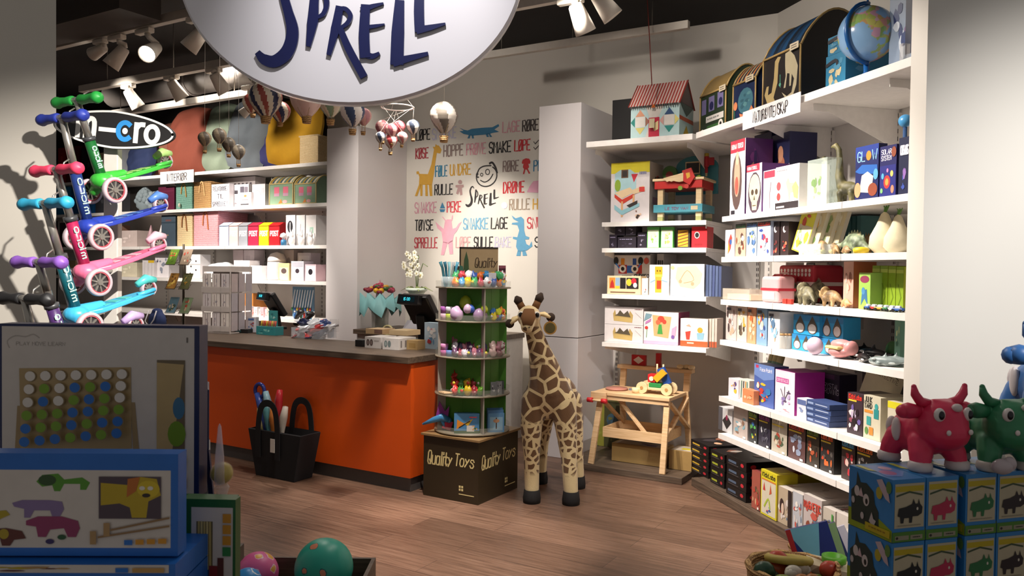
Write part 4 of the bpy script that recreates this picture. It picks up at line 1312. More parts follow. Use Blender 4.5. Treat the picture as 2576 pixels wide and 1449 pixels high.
for i, (p0, p1, pt, bg, pal, hd, hc, lab) in enumerate(L7):
    pr = kit(hd, hc, pal, 100 + i, '#d9c03a' if hd else None)
    if i == 0:
        pr = [('r', 0, .0, .3, 1, '#55555c'), ('p', [(.62, .75), (.95, .45), (.62, .12), (.3, .45)], '#2a2a2e'), ('e', .62, .72, .1, .2, '#e2dcdc'), ('e', .62, .62, .08, .12, '#8a2f50')]
    A_('science_kit_box', lab, 'toy box', 6, p0, p1, pt, bg, pr, .22, 2.74, None, '#23211f' if hd else None)

# plinth: stacks of black games and magazines in cartons
BKB = '#181517'


def stack(n, px0, px1, pyt, y, d, nm, labs, logo):
    x0, _ = FA.hit(px0, pyt + 60, y)
    x1, _ = FA.hit(px1, pyt + 60, y)
    _, zt = FA.hit((px0 + px1) / 2, pyt, y)
    h = (zt - .063) / n
    for i in range(n):
        pr = {'f': [('r', .1, .35, .5, .6, logo), ('e', .8, .5, .08, .2, '#c22f3c'), ('l', [(.1, .2), (.6, .2)], .003, '#6a6468')], 'r': [('e', .12, .5, .05, .22, '#c22f3c'), ('r', .3, .3, .6, .6, '#3a3538')]}
        if i == n - 1:
            pr['t'] = [('a', .05, .05, .95, .95, n + px0, ['#8a5a48', '#cfc4bc', '#3a3438', '#d8a88a'], 8)]
        o = pbox(nm, 'flat black game box, %s of %s' % (['lowest', 'second from the bottom', 'third from the bottom', 'fourth from the bottom', 'fifth from the bottom'][i] if i < n - 1 else 'topmost', labs), 'game box', x1 - x0 - .006, d, h - .002, BKB, pr, 'stacked black games')
        put(o, FA, (x0 + x1) / 2 + .003 * ((i * 7) % 3 - 1), y + d / 2, .062 + h * i)


stack(5, 1737, 1783, 1112, 2.78, .4, 'science_game_box', 'the stack next to the workbench', '#c9a63a')
stack(4, 1787, 1823, 1136, 2.76, .4, 'science_game_box', 'the second stack from the workbench', '#a8b03a')
stack(4, 1827, 1878, 1152, 2.73, .42, 'science_game_box', 'the third stack from the workbench', '#55657e')
stack(4, 1883, 1905, 1170, 2.95, .3, 'science_game_box', 'the stack behind the red magazine box', '#3a4a5a')
A_('magazine_carton', 'narrow red and brown kit box beside the black stacks', 'toy box', 7, 1891, 1913, 1186, '#a5584a', kit('', '#fff', ['#8a6a4a', '#d8b48a', '#c2453a', '#5a4a3a'], 120), .3, 2.72, None, '#8a3a34')
A_('kit_carton', 'yellow-framed kit box standing at the plinth edge', 'toy box', 7, 1914, 1955, 1187, '#d6c92c', [('r', .06, .04, .94, .8, '#d4cdb8'), ('t', 'KidzLabs', .1, .86, .9, .95, '#2a2820', .2), ('r', .06, .78, .94, .81, '#cf7a3a'), ('p', [(.15, .55), (.3, .55), (.22, .74)], '#c23a30'), ('p', [(.55, .5), (.62, .74), (.7, .55)], '#c25a3a'), ('l', [(.25, .2), (.5, .4), (.6, .2)], .012, '#a8c03a', 3), ('a', .35, .05, .85, .25, 121, ['#3a5aa0', '#4a8ac0', '#c23a4a'], 6)], .14, 2.71, None, '#cfc12e')
A_('kit_carton', 'yellow-framed kit box lying behind the standing one', 'toy box', 7, 1962, 2010, 1186, '#d2c52e', {'t': [('r', .1, .1, .9, .9, '#cfc8b4'), ('r', .6, .2, .85, .6, '#8a5048')]}, .16, 2.98)
PAL = ['#8a4a3a', '#d8d0cc', '#b9a8a0', '#6a7a90', '#c25a50', '#e8e2dc']
for i, (p0, p1, pt, y, bg, lab) in enumerate(((1955, 1992, 1228, 2.72, '#b9a892', 'white-topped kit box with dark spine and a woman picture'), (1994, 2020, 1240, 2.72, '#b8bcc4', 'grey-blue kit box beside the dark spine'), (2021, 2068, 1250, 2.72, '#bfb5b4', 'pale kit box with large red heading'), (2070, 2102, 1280, 2.72, '#c4bcb0', 'pale kit box with green stripe and yellow label'), (2104, 2140, 1295, 2.72, '#cfc8c0', 'plain pale kit box beside the cow boxes'))):
    pr = [('a', .05, .05, .95, .8, 130 + i, PAL, 11)]
    if i == 0:
        pr += [('r', .78, 0, 1, 1, '#2d2426'), ('e', .35, .5, .14, .2, '#3a2a2c'), ('e', .42, .42, .1, .16, '#d9bfae')]
    if i == 2:
        pr += [('t', 'MAGNETIC', .06, .7, .95, .86, '#c9483c', .22)]
    if i == 3:
        pr += [('r', .72, .1, .85, .9, '#4f9a4a'), ('r', .1, .3, .6, .45, '#d8c83a'), ('t', '~', .1, .55, .65, .75, '#4a4642', .16)]
    A_('lab_kit_carton', lab, 'toy box', 7, p0, p1, pt, bg, {'f': pr, 't': [('a', .05, .05, .95, .95, 140 + i, ['#c9c2bc', '#e2dcd6', '#a89a94', '#b58a84'], 7)]}, .42, y, None, '#cfc8c2')
# ---------------------------------------------------------------- painted text wall
def K5(X, Y):
    return FB.hit(780 + X / 2.8986, 200 + Y / 2.8986, WB)


def mural(name, build):
    b = MB()
    build(b)
    o = b.obj(name, wall_back)
    return o


MO = (0, WB - .0025, 0)
MU, MW = (1, 0, 0), (0, 0, 1)
INK, CRED, CPNK, CTAU, CBLU, CMUS, CLAV = '#2a2728', '#c0404a', '#d9a0aa', '#8f7d78', '#3f7fa6', '#cf9f3c', '#c3c0d6'
for t_, X0, Yb, X1, Yt, c in (('LØPE', 773, 445, 875, 370, INK), ('SNAKKE', 893, 440, 1065, 362, CLAV), ('LAGE', 1405, 388, 1530, 312, CPNK), ('RØRE', 1550, 378, 1665, 300, '#4a4240'), ('KØSE', 772, 578, 862, 505, '#a83a44'),
                              ('HOPPE', 975, 562, 1115, 482, CTAU), ('PRØVE', 1142, 550, 1280, 472, CPNK), ('SMAKE', 1307, 538, 1465, 460, INK), ('LØPE', 1492, 522, 1605, 445, '#c8323a'), ('FØLE', 915, 708, 1000, 632, '#3a7d9c'), ('UNDRE', 1022, 700, 1172, 622, CMUS),
                              ('RØRE', 1408, 672, 1522, 597, CTAU), ('PE', 1632, 668, 1690, 592, CBLU), ('RULLE', 910, 842, 1040, 768, INK), ('DRØME', 1410, 828, 1562, 750, '#c8323a'), ('SNAKKE', 765, 975, 922, 900, '#cf98a6'), ('PEKE', 1000, 968, 1100, 893, '#c8404a'),
                              ('RULLE', 1455, 950, 1600, 875, '#a08f7d'), ('HO', 1627, 945, 1700, 872, CMUS), ('TØYSE', 767, 1100, 898, 1027, INK), ('SNAKKE', 1120, 1092, 1298, 1015, '#6fa9c9'), ('LAGE', 1322, 1088, 1440, 1010, INK), ('SNU', 1585, 1085, 1690, 1008, '#c0404a'),
                              ('SPRELLE', 763, 1228, 928, 1155, '#b9404a'), ('LØPE', 1065, 1225, 1170, 1150, '#d0a5a5'), ('SULLE', 1197, 1225, 1332, 1150, INK), ('BAKE', 1350, 1222, 1465, 1150, CLAV), ('SKR', 1640, 1222, 1780, 1150, INK)):
    x0, z0 = K5(X0, Yb)
    x1, _ = K5(X1, Yb)
    _, z1 = K5(X0, Yt)
    mural('mural_lettering', lambda b: write(b, t_, x0, z0, x1, z1, m(c, .7), MO, MU, MW, .13, 0, .02))


def shape(name, col, *polys):
    def f(b):
        for p in polys:
            b.plate([K5(*q) for q in p], 0, m(col, .7), MO, MU, MW)
    mural(name, f)


shape('giraffe_mural', CMUS, [(795, 768), (798, 710), (790, 690), (778, 692), (776, 672), (792, 668), (800, 688), (860, 690), (885, 620), (905, 510), (895, 490), (912, 492), (917, 470), (925, 480), (940, 482), (960, 512), (950, 540), (925, 535), (915, 600), (905, 680), (890, 768)],
      [(795, 766), (765, 850), (783, 850), (812, 766)], [(803, 766), (805, 850), (820, 850), (822, 766)], [(840, 766), (842, 850), (860, 850), (856, 766)], [(866, 766), (875, 850), (893, 850), (890, 766)])
shape('crocodile_mural', CBLU, [(1088, 350), (1120, 366), (1150, 372), (1180, 360), (1260, 352), (1330, 348), (1375, 325), (1380, 340), (1345, 365), (1380, 382), (1330, 390), (1300, 400), (1180, 410), (1120, 397), (1090, 378), (1120, 374)],
      [(1160, 400), (1148, 430), (1165, 430), (1172, 402)], [(1178, 402), (1182, 430), (1196, 430), (1192, 402)], [(1280, 395), (1290, 420), (1305, 418), (1296, 393)], [(1300, 393), (1312, 420), (1328, 418), (1312, 392)])
shape('bird_mural', '#c8383c', [(1545, 605), (1552, 585), (1575, 574), (1598, 578), (1607, 595), (1605, 615), (1592, 614), (1598, 640), (1580, 658), (1562, 655), (1552, 640), (1558, 614), (1548, 616)], [(1562, 650), (1552, 690), (1562, 690), (1572, 652)], [(1578, 652), (1596, 688), (1606, 684), (1588, 650)])
shape('gingerbread_mural', '#b08f8d', [(1095 + 15 * math.cos(a), 748 + 16 * math.sin(a)) for a in (R(k) for k in range(0, 360, 36))], [(1062, 770), (1120, 766), (1122, 785), (1107, 790), (1112, 840), (1096, 845), (1090, 815), (1080, 840), (1066, 832), (1078, 790), (1062, 786)])
shape('boat_mural', CBLU, [(965, 895), (986, 940), (948, 940)], [(944, 946), (987, 946), (978, 966), (952, 966)])
shape('monster_mural', '#dfa5b6', [(1000, 1020), (1030, 1020), (1040, 1090), (1065, 1080), (1085, 1050), (1106, 1036), (1072, 1105), (1050, 1130), (1040, 1180), (1010, 1200), (970, 1190), (960, 1112), (930, 1085), (914, 1036), (942, 1062), (975, 1090), (985, 1030)],
      [(970, 1180), (955, 1280), (978, 1280), (1004, 1190)], [(1008, 1190), (1018, 1275), (1044, 1272), (1040, 1170)], [(962, 1000), (970, 1000), (992, 1026), (986, 1032)], [(1036, 990), (1043, 992), (1038, 1030), (1030, 1028)])
shape('crocodile_mural', '#5f9ec2', [(1470, 990), (1500, 1012), (1540, 1000), (1560, 1020), (1562, 1100), (1572, 1140), (1600, 1150), (1595, 1166), (1568, 1166), (1578, 1200), (1600, 1212), (1616, 1180), (1622, 1216), (1582, 1246), (1560, 1252), (1520, 1256), (1503, 1220), (1508, 1170), (1480, 1162), (1480, 1146), (1512, 1150), (1526, 1100), (1512, 1062), (1470, 1056), (1476, 1045), (1522, 1040), (1484, 1018)],
      [(1515, 1245), (1505, 1286), (1536, 1286), (1538, 1250)], [(1548, 1248), (1552, 1286), (1584, 1284), (1570, 1246)])
shape('car_mural', '#dba0b8', [(1582, 822), (1600, 782), (1628, 742), (1680, 735), (1680, 826)])
shape('dot_mural', '#d6d4e6', [(1417 + 22 * math.cos(a), 918 + 25 * math.sin(a)) for a in (R(k) for k in range(0, 360, 24))])
shape('check_mural', '#4a4644', [(1632, 490), (1642, 505), (1668, 478), (1670, 484), (1643, 514), (1629, 495)], [(1632, 450), (1642, 465), (1668, 438), (1670, 444), (1643, 474), (1629, 455)])


def brushes(b, mp, sc_, mat, th, O, U, W):
    """The shop's brush lettering; mp turns drawing units into the plane's metres."""
    for pts, ws in (([(975, -190), (930, -255), (865, -225), (822, -110), (832, 0), (862, 110), (893, 230), (885, 330), (845, 415), (765, 470), (690, 455), (650, 415)], [26, 40, 52, 60, 62, 66, 84, 92, 96, 88, 76, 44]),
                    ([(1062, -120), (1050, 40), (1040, 180), (1012, 350)], [56, 64, 78, 34]), ([(1050, -120), (1110, -60), (1140, 40), (1120, 120), (1075, 150)], [30, 36, 38, 34, 22]),
                    ([(1232, 85), (1205, 230), (1160, 410)], [56, 66, 34]), ([(1215, 92), (1275, 88), (1312, 135), (1290, 190), (1238, 226)], [30, 32, 34, 32, 22]), ([(1238, 225), (1300, 370), (1405, 560)], [40, 54, 58]),
                    ([(1420, 75), (1412, 260), (1420, 415)], [66, 76, 74]), ([(1400, 92), (1470, 66), (1545, 45)], [44, 32, 14]), ([(1440, 215), (1500, 206), (1556, 194)], [30, 24, 10]), ([(1410, 408), (1470, 425), (1518, 404)], [54, 40, 22]),
                    ([(1665, 40), (1655, 250), (1650, 455)], [66, 92, 96]), ([(1640, 462), (1740, 436), (1868, 402)], [66, 46, 26]), ([(1808, -80), (1806, 100), (1812, 225)], [66, 74, 72]), ([(1805, 232), (1890, 214), (1994, 186)], [56, 40, 14])):
        b.ribbon([mp(*p) for p in pts], [w_ * sc_ for w_ in ws], th, mat, O, U, W, 5)


def _logo(b):
    xa, za_ = K5(1135, 935)
    xb, zb_ = K5(1380, 770)
    s = (xb - xa) / 1360
    brushes(b, lambda x, y: (xa + (x - 640) * s, za_ + (540 - y) * (zb_ - za_) / 800), s, m(INK, .7), 0, MO, MU, MW)


mural('shop_name_mural', _logo)


def _face(b):
    k = m(INK, .7)
    lw = .012
    rib = lambda pts, w_=lw: b.ribbon([K5(*p) for p in pts], w_, 0, k, MO, MU, MW, 4)
    rib([(1288 + 74 * math.cos(R(a)) - 8 * math.sin(R(a)), 704 + 76 * math.sin(R(a))) for a in range(-60, 215, 18)])
    rib([(1218, 700), (1232, 655), (1268, 632), (1320, 628)])
    rib([(1310, 612), (1330, 606), (1352, 640), (1364, 680)], .02)
    rib([(1226, 690), (1214, 690), (1220, 712), (1230, 712)])
    rib([(1295 + 15 * math.cos(R(a)), 674 + 19 * math.sin(R(a))) for a in range(0, 361, 30)], .008)
    rib([(1252 + 9 * math.cos(R(a)), 694 + 11 * math.sin(R(a))) for a in range(0, 361, 40)], .007)
    rib([(1243, 735), (1275, 748), (1310, 728), (1334, 690)], .01)


mural('smiling_face_mural', _face)


# ---------------------------------------------------------------- workbench bay
def B_(n, lab, cat, k, px0, px1, pyt, body, prints=None, d=.2, y=5.91, g=None, side=None, rot=0):
    return shelf_box(n, lab, cat, FB, y, (2.567 if k == 0 else BZ[k - 1] if k < 5 else .051) + .0015, px0, px1, pyt, d, body, prints, g, side, rot)


B_('loudspeaker', 'plain black loudspeaker beside the paper playhouse', 'loudspeaker', 0, 1540, 1592, 250, '#0d0c0d', [('r', .06, .04, .94, .96, '#131213')], .25, 5.98)
x0, _ = FB.hit(1587, 290, 5.74)
x1, _ = FB.hit(1709, 290, 5.74)
_, ze = FB.hit(1640, 262, 5.74)
t = thing('play_house', 'paper playhouse case with red striped roof on the top shelf', 'playhouse')
w_, h, d = x1 - x0, ze - 2.568, .32
b = MB().box(-w_ / 2, w_ / 2, 0, d, 0, h, cm('#b9d6d8'))
b.plate([(0, 0), (d, 0), (d / 2, .19)], .003, cm('#5a3a3c'), (w_ / 2 + .003, 0, h), (0, 1, 0), (0, 0, 1))
pr = [('p', [(.3, 1), (.7, 1), (.55, .5), (.62, 0), (.3, 0), (.42, .5)], '#d8d3cc')]
for cx_, cols in ((.2, ['#d89a7a', '#2f8a80', '#a5705c', '#dccf7a']), (.8, ['#2f4f7a', '#d8a8a0', '#dccf7a', '#2f8f88'])):
    pr += [('r', cx_ - .1, .35, cx_ + .1, .65, '#e2ddd6'), ('p', [(cx_ - .1, .66), (cx_ + .1, .66), (cx_, .86)], cols[0]), ('p', [(cx_ - .11, .65), (cx_ - .11, .35), (cx_ - .2, .5)], cols[1]), ('p', [(cx_ + .11, .65), (cx_ + .11, .35), (cx_ + .2, .5)], cols[2]), ('p', [(cx_ - .1, .33), (cx_ + .1, .33), (cx_, .13)], cols[3])]
pr += [('r', .38, .03, .6, .6, '#c22f48'), ('p', [(.45, .4), (.58, .5), (.58, .25), (.5, .2)], '#e8d4a0')]
printed(b, pr, (-w_ / 2, 0, 0), (w_, 0, 0), (0, 0, h))
printed(b, [('r', 0, .5, 1, .62, '#c2502a'), ('p', [(.2, 0), (.8, 0), (.5, .4)], '#cfae3a'), ('p', [(0, 1), (1, 1), (.5, .65)], '#2a4a44')], (w_ / 2, 0, 0), (0, d, 0), (0, 0, h))
b.obj('body', t)
b = MB()
ns = 34
for i in range(ns):
    a0, a1 = -w_ / 2 - .01 + (w_ + .02) * i / ns, -w_ / 2 - .01 + (w_ + .02) * (i + 1) / ns
    c = cm('#b0473f' if i % 2 else '#d9c4bc')
    for ya, yb2 in ((-.02, d / 2), (d + .02, d / 2)):
        b.add([(a0, ya, h - .012), (a1, ya, h - .012), (a1, yb2, h + .19), (a0, yb2, h + .19)], [(0, 1, 2, 3)], c)
for sx in (-1, 1):
    b.bar((sx * (w_ / 2 + .01), -.022, h - .012), (sx * (w_ / 2 + .01), d / 2, h + .19), .008, .008, cm('#8a332c'))
b.obj('roof', t)
b = MB()
for i in range(22):
    b.box(-w_ / 2 + w_ * i / 22, -w_ / 2 + w_ * (i + .55) / 22, -.024, -.02, h - .026, h - .01, cm('#2c2728'))
b.obj('eaves_trim', t)
MB().tube([(0, -.026, h - .01), (.01, -.03, h - .03), (-.012, -.03, h - .03), (0, -.026, h - .012)], .006, cm('#e0702a'), 6).obj('clasp', t)
b = MB().box(-.03, .012, -.034, -.031, h * .28, h * .55, m('#cfc3a0', .6))
b.obj('price_tag', t)
put(t, FB, (x0 + x1) / 2, 5.74, 2.568)

B_('workshop_toy_box', 'white and yellow box picturing a toy workshop', 'toy box', 1, 1537, 1635, 408, '#d8d2d4',
   {'f': [('r', 0, .82, 1, 1, '#d9cc2e'), ('p', [(.1, .7), (.1, .82), (.25, .88), (.5, .88), (.66, .8), (.66, .5), (.1, .45)], '#a8cdd4'), ('r', .27, .74, .45, .88, '#6a4f3a'), ('r', .3, .76, .42, .86, '#3a3432'), ('p', [(.53, .8), (.7, .8), (.6, .66)], '#c8323f'), ('t', '~', .74, .76, .92, .86, '#8a8ab0', .14),
          ('p', [(.1, .5), (.5, .58), (.62, .5), (.3, .4)], '#e2c8a0'), ('p', [(.1, .48), (.3, .38), (.62, .48), (.62, .42), (.3, .3), (.1, .42)], '#c8402f'), ('e', .18, .62, .08, .1, '#8aa83a'), ('l', [(.3, .34), (.3, .1)], .016, '#d9a878'), ('l', [(.6, .44), (.6, .25)], .016, '#d9a878'), ('p', [(.1, .3), (.3, .2), (.75, .32), (.75, .26), (.3, .12), (.1, .22)], '#8fc0cc'),
          ('p', [(.5, .52), (.85, .6), (.9, .52), (.6, .46)], '#e2c8a0'), ('r', .74, .5, .88, .58, '#d0403a'), ('p', [(.42, .28), (.7, .36), (.7, .3), (.5, .24)], '#3a3432'), ('a', .58, .05, .9, .2, 4, ['#8a5a4a', '#d8b8a0', '#3a2f2c'], 7)], 'r': [('a', .05, .6, .95, .95, 6, ['#c2403a', '#3a3a34', '#8a9a4a'], 6), ('r', .2, .3, .8, .42, '#8a6a7a')]}, .3, 5.9, None, '#b9b2ae')
# the built toy workshop
t = thing('toy_workshop', 'wooden toy workshop with red apron and curved blue tool board', 'toy workbench')
zb = BZ[0] + .0015
y0 = 5.92
x0, _ = FB.hit(1646, 540, y0)
x1, _ = FB.hit(1766, 540, y0)
_, z1 = FB.hit(1700, 452, y0)
w_, h, d = x1 - x0, z1 - zb, .3
for sx in (0, 1):
    for sy in (0, 1):
        xx, yy = -w_ / 2 + .02 + (w_ - .075) * sx, .01 + (d - .06) * sy
        l = MB().box(xx, xx + .045, yy, yy + .04, .035, h - .01, BIRCH).obj('leg', t, bev=.003)
        MB().box(xx + .001, xx + .044, yy + .001, yy + .039, 0, .035, cm('#a5a86a')).obj('rubber_foot', l)
MB().box(-w_ / 2 - .015, w_ / 2 + .015, -.015, d, h - .008, h + .012, BIRCH).obj('table_top', t, bev=.004)
MB().box(-w_ / 2, w_ / 2, -.008, d - .02, h - .068, h - .009, cm('#c22a26')).obj('apron', t, bev=.003)
b = MB().box(-w_ / 2 - .005, w_ / 2 + .005, -.012, d, .07, .13, cm('#4f9aac'))
write(b, 'LE TOY VAN', -w_ * .26, .088, w_ * .22, .108, cm('#8a4a6a'), (0, -.0135, 0), MU, MW, .2)
b.plate([(w_ * .28, .085), (w_ * .42, .085), (w_ * .42, .115), (w_ * .28, .115)], 0, cm('#cfc3a0'), (0, -.0135, 0))
b.obj('shelf', t, bev=.003)
wb2 = w_ * .9
pts = [(-wb2 / 2, -.1)] + [(-wb2 / 2 * math.cos(a) * 1.0, .12 + .09 * math.sin(a)) for a in (R(k) for k in range(0, 181, 15))] + [(wb2 / 2, -.1)]
bb = MB().plate(pts, .018, cm('#3f8a98'), (w_ * .12, d, h + .01)).obj('tool_board', t)
b = MB().box(-.04, .08, d - .024, d - .019, h + .07, h + .17, BIRCH)
b.obj('blackboard_frame', t)
MB().box(-.032, .072, d - .026, d - .024, h + .08, h + .16, cm('#2c2626')).obj('blackboard', t)
b = MB()
b.cyl((.14, d - .05, h + .12), (.14, d - .05, h + .2), .02, cm('#b3202a'))
b.cyl((.14, d - .05, h + .2), (.14, d - .05, h + .225), .018, cm('#c9a83a'))
b.cyl((.14, d - .05, h + .07), (.14, d - .05, h + .12), .012, cm('#b3202a'))
b.cyl((.14, d - .05, h + .045), (.14, d - .05, h + .07), .008, BIRCH)
b.box(.15, .2, d - .06, d - .04, h + .13, h + .19, cm('#a81e28'))
b.obj('toy_drill', t, bev=.002)
b = MB()
b.cyl((-w_ * .36, .18, h + .075), (-w_ * .36, .21, h + .075), .06, cm('#3f6a2e'))
b.cyl((-w_ * .36, .175, h + .06), (-w_ * .36, .18, h + .06), .03, cm('#8a2f2a'))
b.box(-w_ * .36 - .02, -w_ * .36 + .02, .17, .22, h + .012, h + .03, cm('#4a6a3a'))
b.obj('saw_wheel', t)
put(t, FB, (x0 + x1) / 2, y0, zb)
sw = thing('toy_saw', 'wooden toy saw with red handle lying on the toy workshop edge', 'toy tool')
b = MB().plate([(-.13, .0), (.03, .035), (.03, -.03), (0, -.035)] + [(-.1 + .02 * (4 - k) * .9, -.03 + .006 * (k % 2)) for k in range(5)], .01, BIRCH)
b.obj('blade', sw)
b = MB().plate([(.02, .05), (.09, .07), (.12, .0), (.08, -.06), (.03, -.03)], .014, cm('#c8302a'), (0, .001, 0))
b.plate([(.05, .03), (.08, .035), (.085, .0), (.06, -.015)], 0, cm('#d9a83a'), (0, -.0005, 0))
b.obj('handle', sw)
put(sw, FB, (x0 + x1) / 2 + .02, y0 - .035, zb + h + .012)
for i, (dx, c_, nm_) in enumerate(((-.02, '#7fa03a', 'green'), (.03, '#c8403a', 'red'))):
    bt = MB().cyl((0, 0, 0), (0, .03, 0), .013, cm(c_), n=12)
    bt.cyl((0, -.01, 0), (0, 0, 0), .018, cm(c_), n=8)
    put(tag(bt.obj('toy_bolt'), '%s wooden toy bolt sticking out of the toy workshop apron' % nm_, 'toy bolt', 'toy bolts'), FB, (x0 + x1) / 2 + .05 + dx, y0 - .035, zb + h - .07 + .012 * i)
put(tag(MB().lathe([(.02, 0), (.024, .012), (.01, .026), (0, .028)], cm('#8ab02e'), 14).obj('toy_nut'), 'small lime green knob standing on the toy workshop top', 'toy nut'), FB, (x0 + x1) / 2 + .13, y0 + .1, zb + h + .0125)

DK = ['#26202c', '#2b2630']
z2 = BZ[1]
for i, (p0, p1, pt, dz, lab) in enumerate(((1532, 1552, 590, 0, 'dark box with white lettering at the end of the third bay shelf'), (1553, 1600, 596, 0, 'wide dark box at the bottom, beside the end box'), (1546, 1572, 570, .1, 'dark cube box stacked on the wide dark box, closer to the column'), (1573, 1599, 570, .1, 'dark cube box stacked on the wide dark box, closer to the green packs'), (1603, 1627, 584, 0, 'dark box with a small silver tool beside the green packs'))):
    o = B_('lamp_kit_box', lab, 'toy box', 2, p0, p1, pt if not dz else 592, DK[i % 2], [('t', '~', .1, .72, .8, .86, '#9a94b4', .14), ('a', .15, .1, .85, .6, 150 + i, ['#5a5468', '#8a8498', '#3a3444'], 5)], .14, 5.92, 'dark kit boxes')
    if dz:
        o.location.z += .103
for p0, p1, lab in ((1627, 1659, 'green and white glossy pack, beside the dark boxes'), (1661, 1694, 'green and white glossy pack, beside the yellow striped pack')):
    B_('craft_pack', lab, 'pack', 2, p0, p1, 571, '#4fa04a', [('r', .06, .03, .94, .86, '#cfe0c0'), ('a', .1, .05, .9, .8, p0, ['#e8c0a8', '#a8cf6a', '#f0ece4', '#d8a890', '#8fc05a'], 9), ('r', .5, .05, .8, .16, '#f2f0ec')], .04, 5.9, 'glossy green packs')
B_('striped_pack', 'black framed pack with diagonal yellow stripes', 'pack', 2, 1702, 1736, 574, '#2e2a26', [('r', .08, .06, .86, .9, '#d8a030')] + [('p', [(.08, .06 + .16 * i), (.86, .2 + .16 * i), (.86, .25 + .16 * i), (.08, .11 + .16 * i)], '#7a4a1e') for i in range(5)], .06, 5.92)
B_('red_camera_box', 'bright red box with a round black hole', 'box', 2, 1739, 1779, 570, '#c41f2a', [('e', .35, .6, .17, .16, '#d8d0cc'), ('e', .35, .6, .13, .12, '#191617'), ('r', .2, .12, .7, .2, '#8a1a22')], .16, 5.9)
B_('robot_game_box', 'large grey box with a red and blue robot face', 'toy box', 3, 1545, 1636, 634, '#cfcaca', [('r', 0, .96, 1, 1, '#3a3a40'), ('r', .12, .5, .36, .72, '#b5322f'), ('r', .62, .5, .78, .72, '#b5322f'), ('r', .36, .52, .62, .7, '#2f62b5'), ('e', .24, .62, .1, .1, '#e8e2de'), ('e', .24, .62, .05, .05, '#26242a'), ('e', .58, .62, .1, .1, '#e8e2de'), ('e', .58, .62, .05, .05, '#26242a'),
    ('r', .19, .72, .29, .88, '#d88a2a'), ('r', .52, .72, .62, .88, '#2f4f9a'), ('e', .05, .82, .07, .1, '#2a2826'), ('e', .74, .82, .07, .1, '#2a2826'), ('l', [(.05, .75), (.14, .64)], .01, '#3a7ac4'), ('l', [(.74, .75), (.68, .66)], .01, '#3a7ac4'), ('r', .18, .4, .55, .48, '#d8d4d0'), ('r', .22, .42, .5, .46, '#5a5450'),
    ('p', [(.1, .25), (.6, .25), (.52, .36), (.2, .36)], '#c8452f'), ('e', .9, .82, .07, .08, '#c2584a'), ('t', 'cubero', .58, .42, .98, .52, '#3a3638', .2)], .3, 6.06, None, '#c2bdbc')
B_('robot_game_box', 'grey carton with small black squares right behind the robot box', 'toy box', 3, 1652, 1670, 632, '#c4bfbe', [('r', .1, .72, .35, .84, '#2c2a2c'), ('r', .42, .72, .62, .84, '#2c2a2c'), ('r', .7, .72, .92, .84, '#2c2a2c')], .3, 6.12)
B_('wooden_block_box', 'low wooden tray box with coloured picture blocks in front of the robot box', 'toy box', 3, 1527, 1612, 694, '#dfc7a0', [('r', .04, .28, .94, .92, '#e6d0ac'), ('r', .06, .3, .24, .9, '#d08a3a'), ('p', [(.08, .34), (.22, .34), (.2, .6), (.15, .8), (.1, .6)], '#b5322f'), ('r', .25, .3, .38, .9, '#8aa8c4'), ('r', .25, .3, .38, .45, '#d8b83a'), ('r', .39, .3, .56, .9, '#262224'), ('r', .58, .3, .94, .9, '#2a2626'), ('e', .66, .65, .08, .2, '#d8c03a'), ('e', .8, .72, .08, .16, '#c22f3a'), ('e', .84, .5, .06, .14, '#d8d4d0'), ('r', .1, .08, .85, .13, '#6a4a34')], .12, 5.9, None, '#d2b58a')
B_('wooden_block_box', 'white box with black heading below the large robot box', 'toy box', 3, 1614, 1630, 700, '#e6e1dc', [('a', .2, .1, .8, .5, 160, ['#c8584a', '#8a8884', '#3a3638'], 5)], .1, 5.93)
B_('yellow_robot_box', 'white box with a tall yellow and red robot', 'toy box', 3, 1633, 1684, 666, '#e2ded8', [('r', .28, .66, .66, .94, '#d9a428'), ('r', .28, .6, .66, .68, '#e8c85a'), ('r', .3, .08, .62, .6, '#e0a83a'), ('r', .38, .2, .6, .48, '#c2452a'), ('l', [(.3, .5), (.06, .42)], .008, '#8fb4d0'), ('l', [(.62, .5), (.9, .44)], .008, '#8fb4d0'), ('e', .4, .8, .03, .03, '#5a3a1a'), ('e', .54, .8, .03, .03, '#5a3a1a')], .12, 5.92)
B_('drawing_board_box', 'white and blue box with a large orange drawing', 'toy box', 3, 1686, 1772, 664, '#dfe0e2', [('r', 0, .0, .97, .2, '#a8bcd4'), ('p', [(.2, .9), (.75, .96), (.95, .7), (.88, .4), (.7, .22), (.3, .28), (.15, .55)], '#e8cba4'), ('l', [(.3, .5), (.5, .8), (.7, .5), (.4, .4)], .004, '#c27a5a', 3), ('e', .3, .45, .05, .06, '#d89a7a'), ('e', .66, .38, .05, .06, '#d89a7a'), ('e', .06, .88, .06, .06, '#d8cf8a')], .07, 5.9)
for i in range(5):
    p0 = 1775 + i * 8
    B_('slate_board', ['dark blue slate spine right beside the drawing box', 'dark blue slate spine, second beside the drawing box', 'dark blue slate spine, third beside the drawing box', 'dark blue slate spine, fourth beside the drawing box', 'dark blue slate spine farthest from the drawing box'][i], 'board', 3, p0, p0 + 8, 666 + i, ['#4a5878', '#566486', '#46527a', '#505e80', '#445074'][i], None, .3, 5.92, 'slate boards', None)
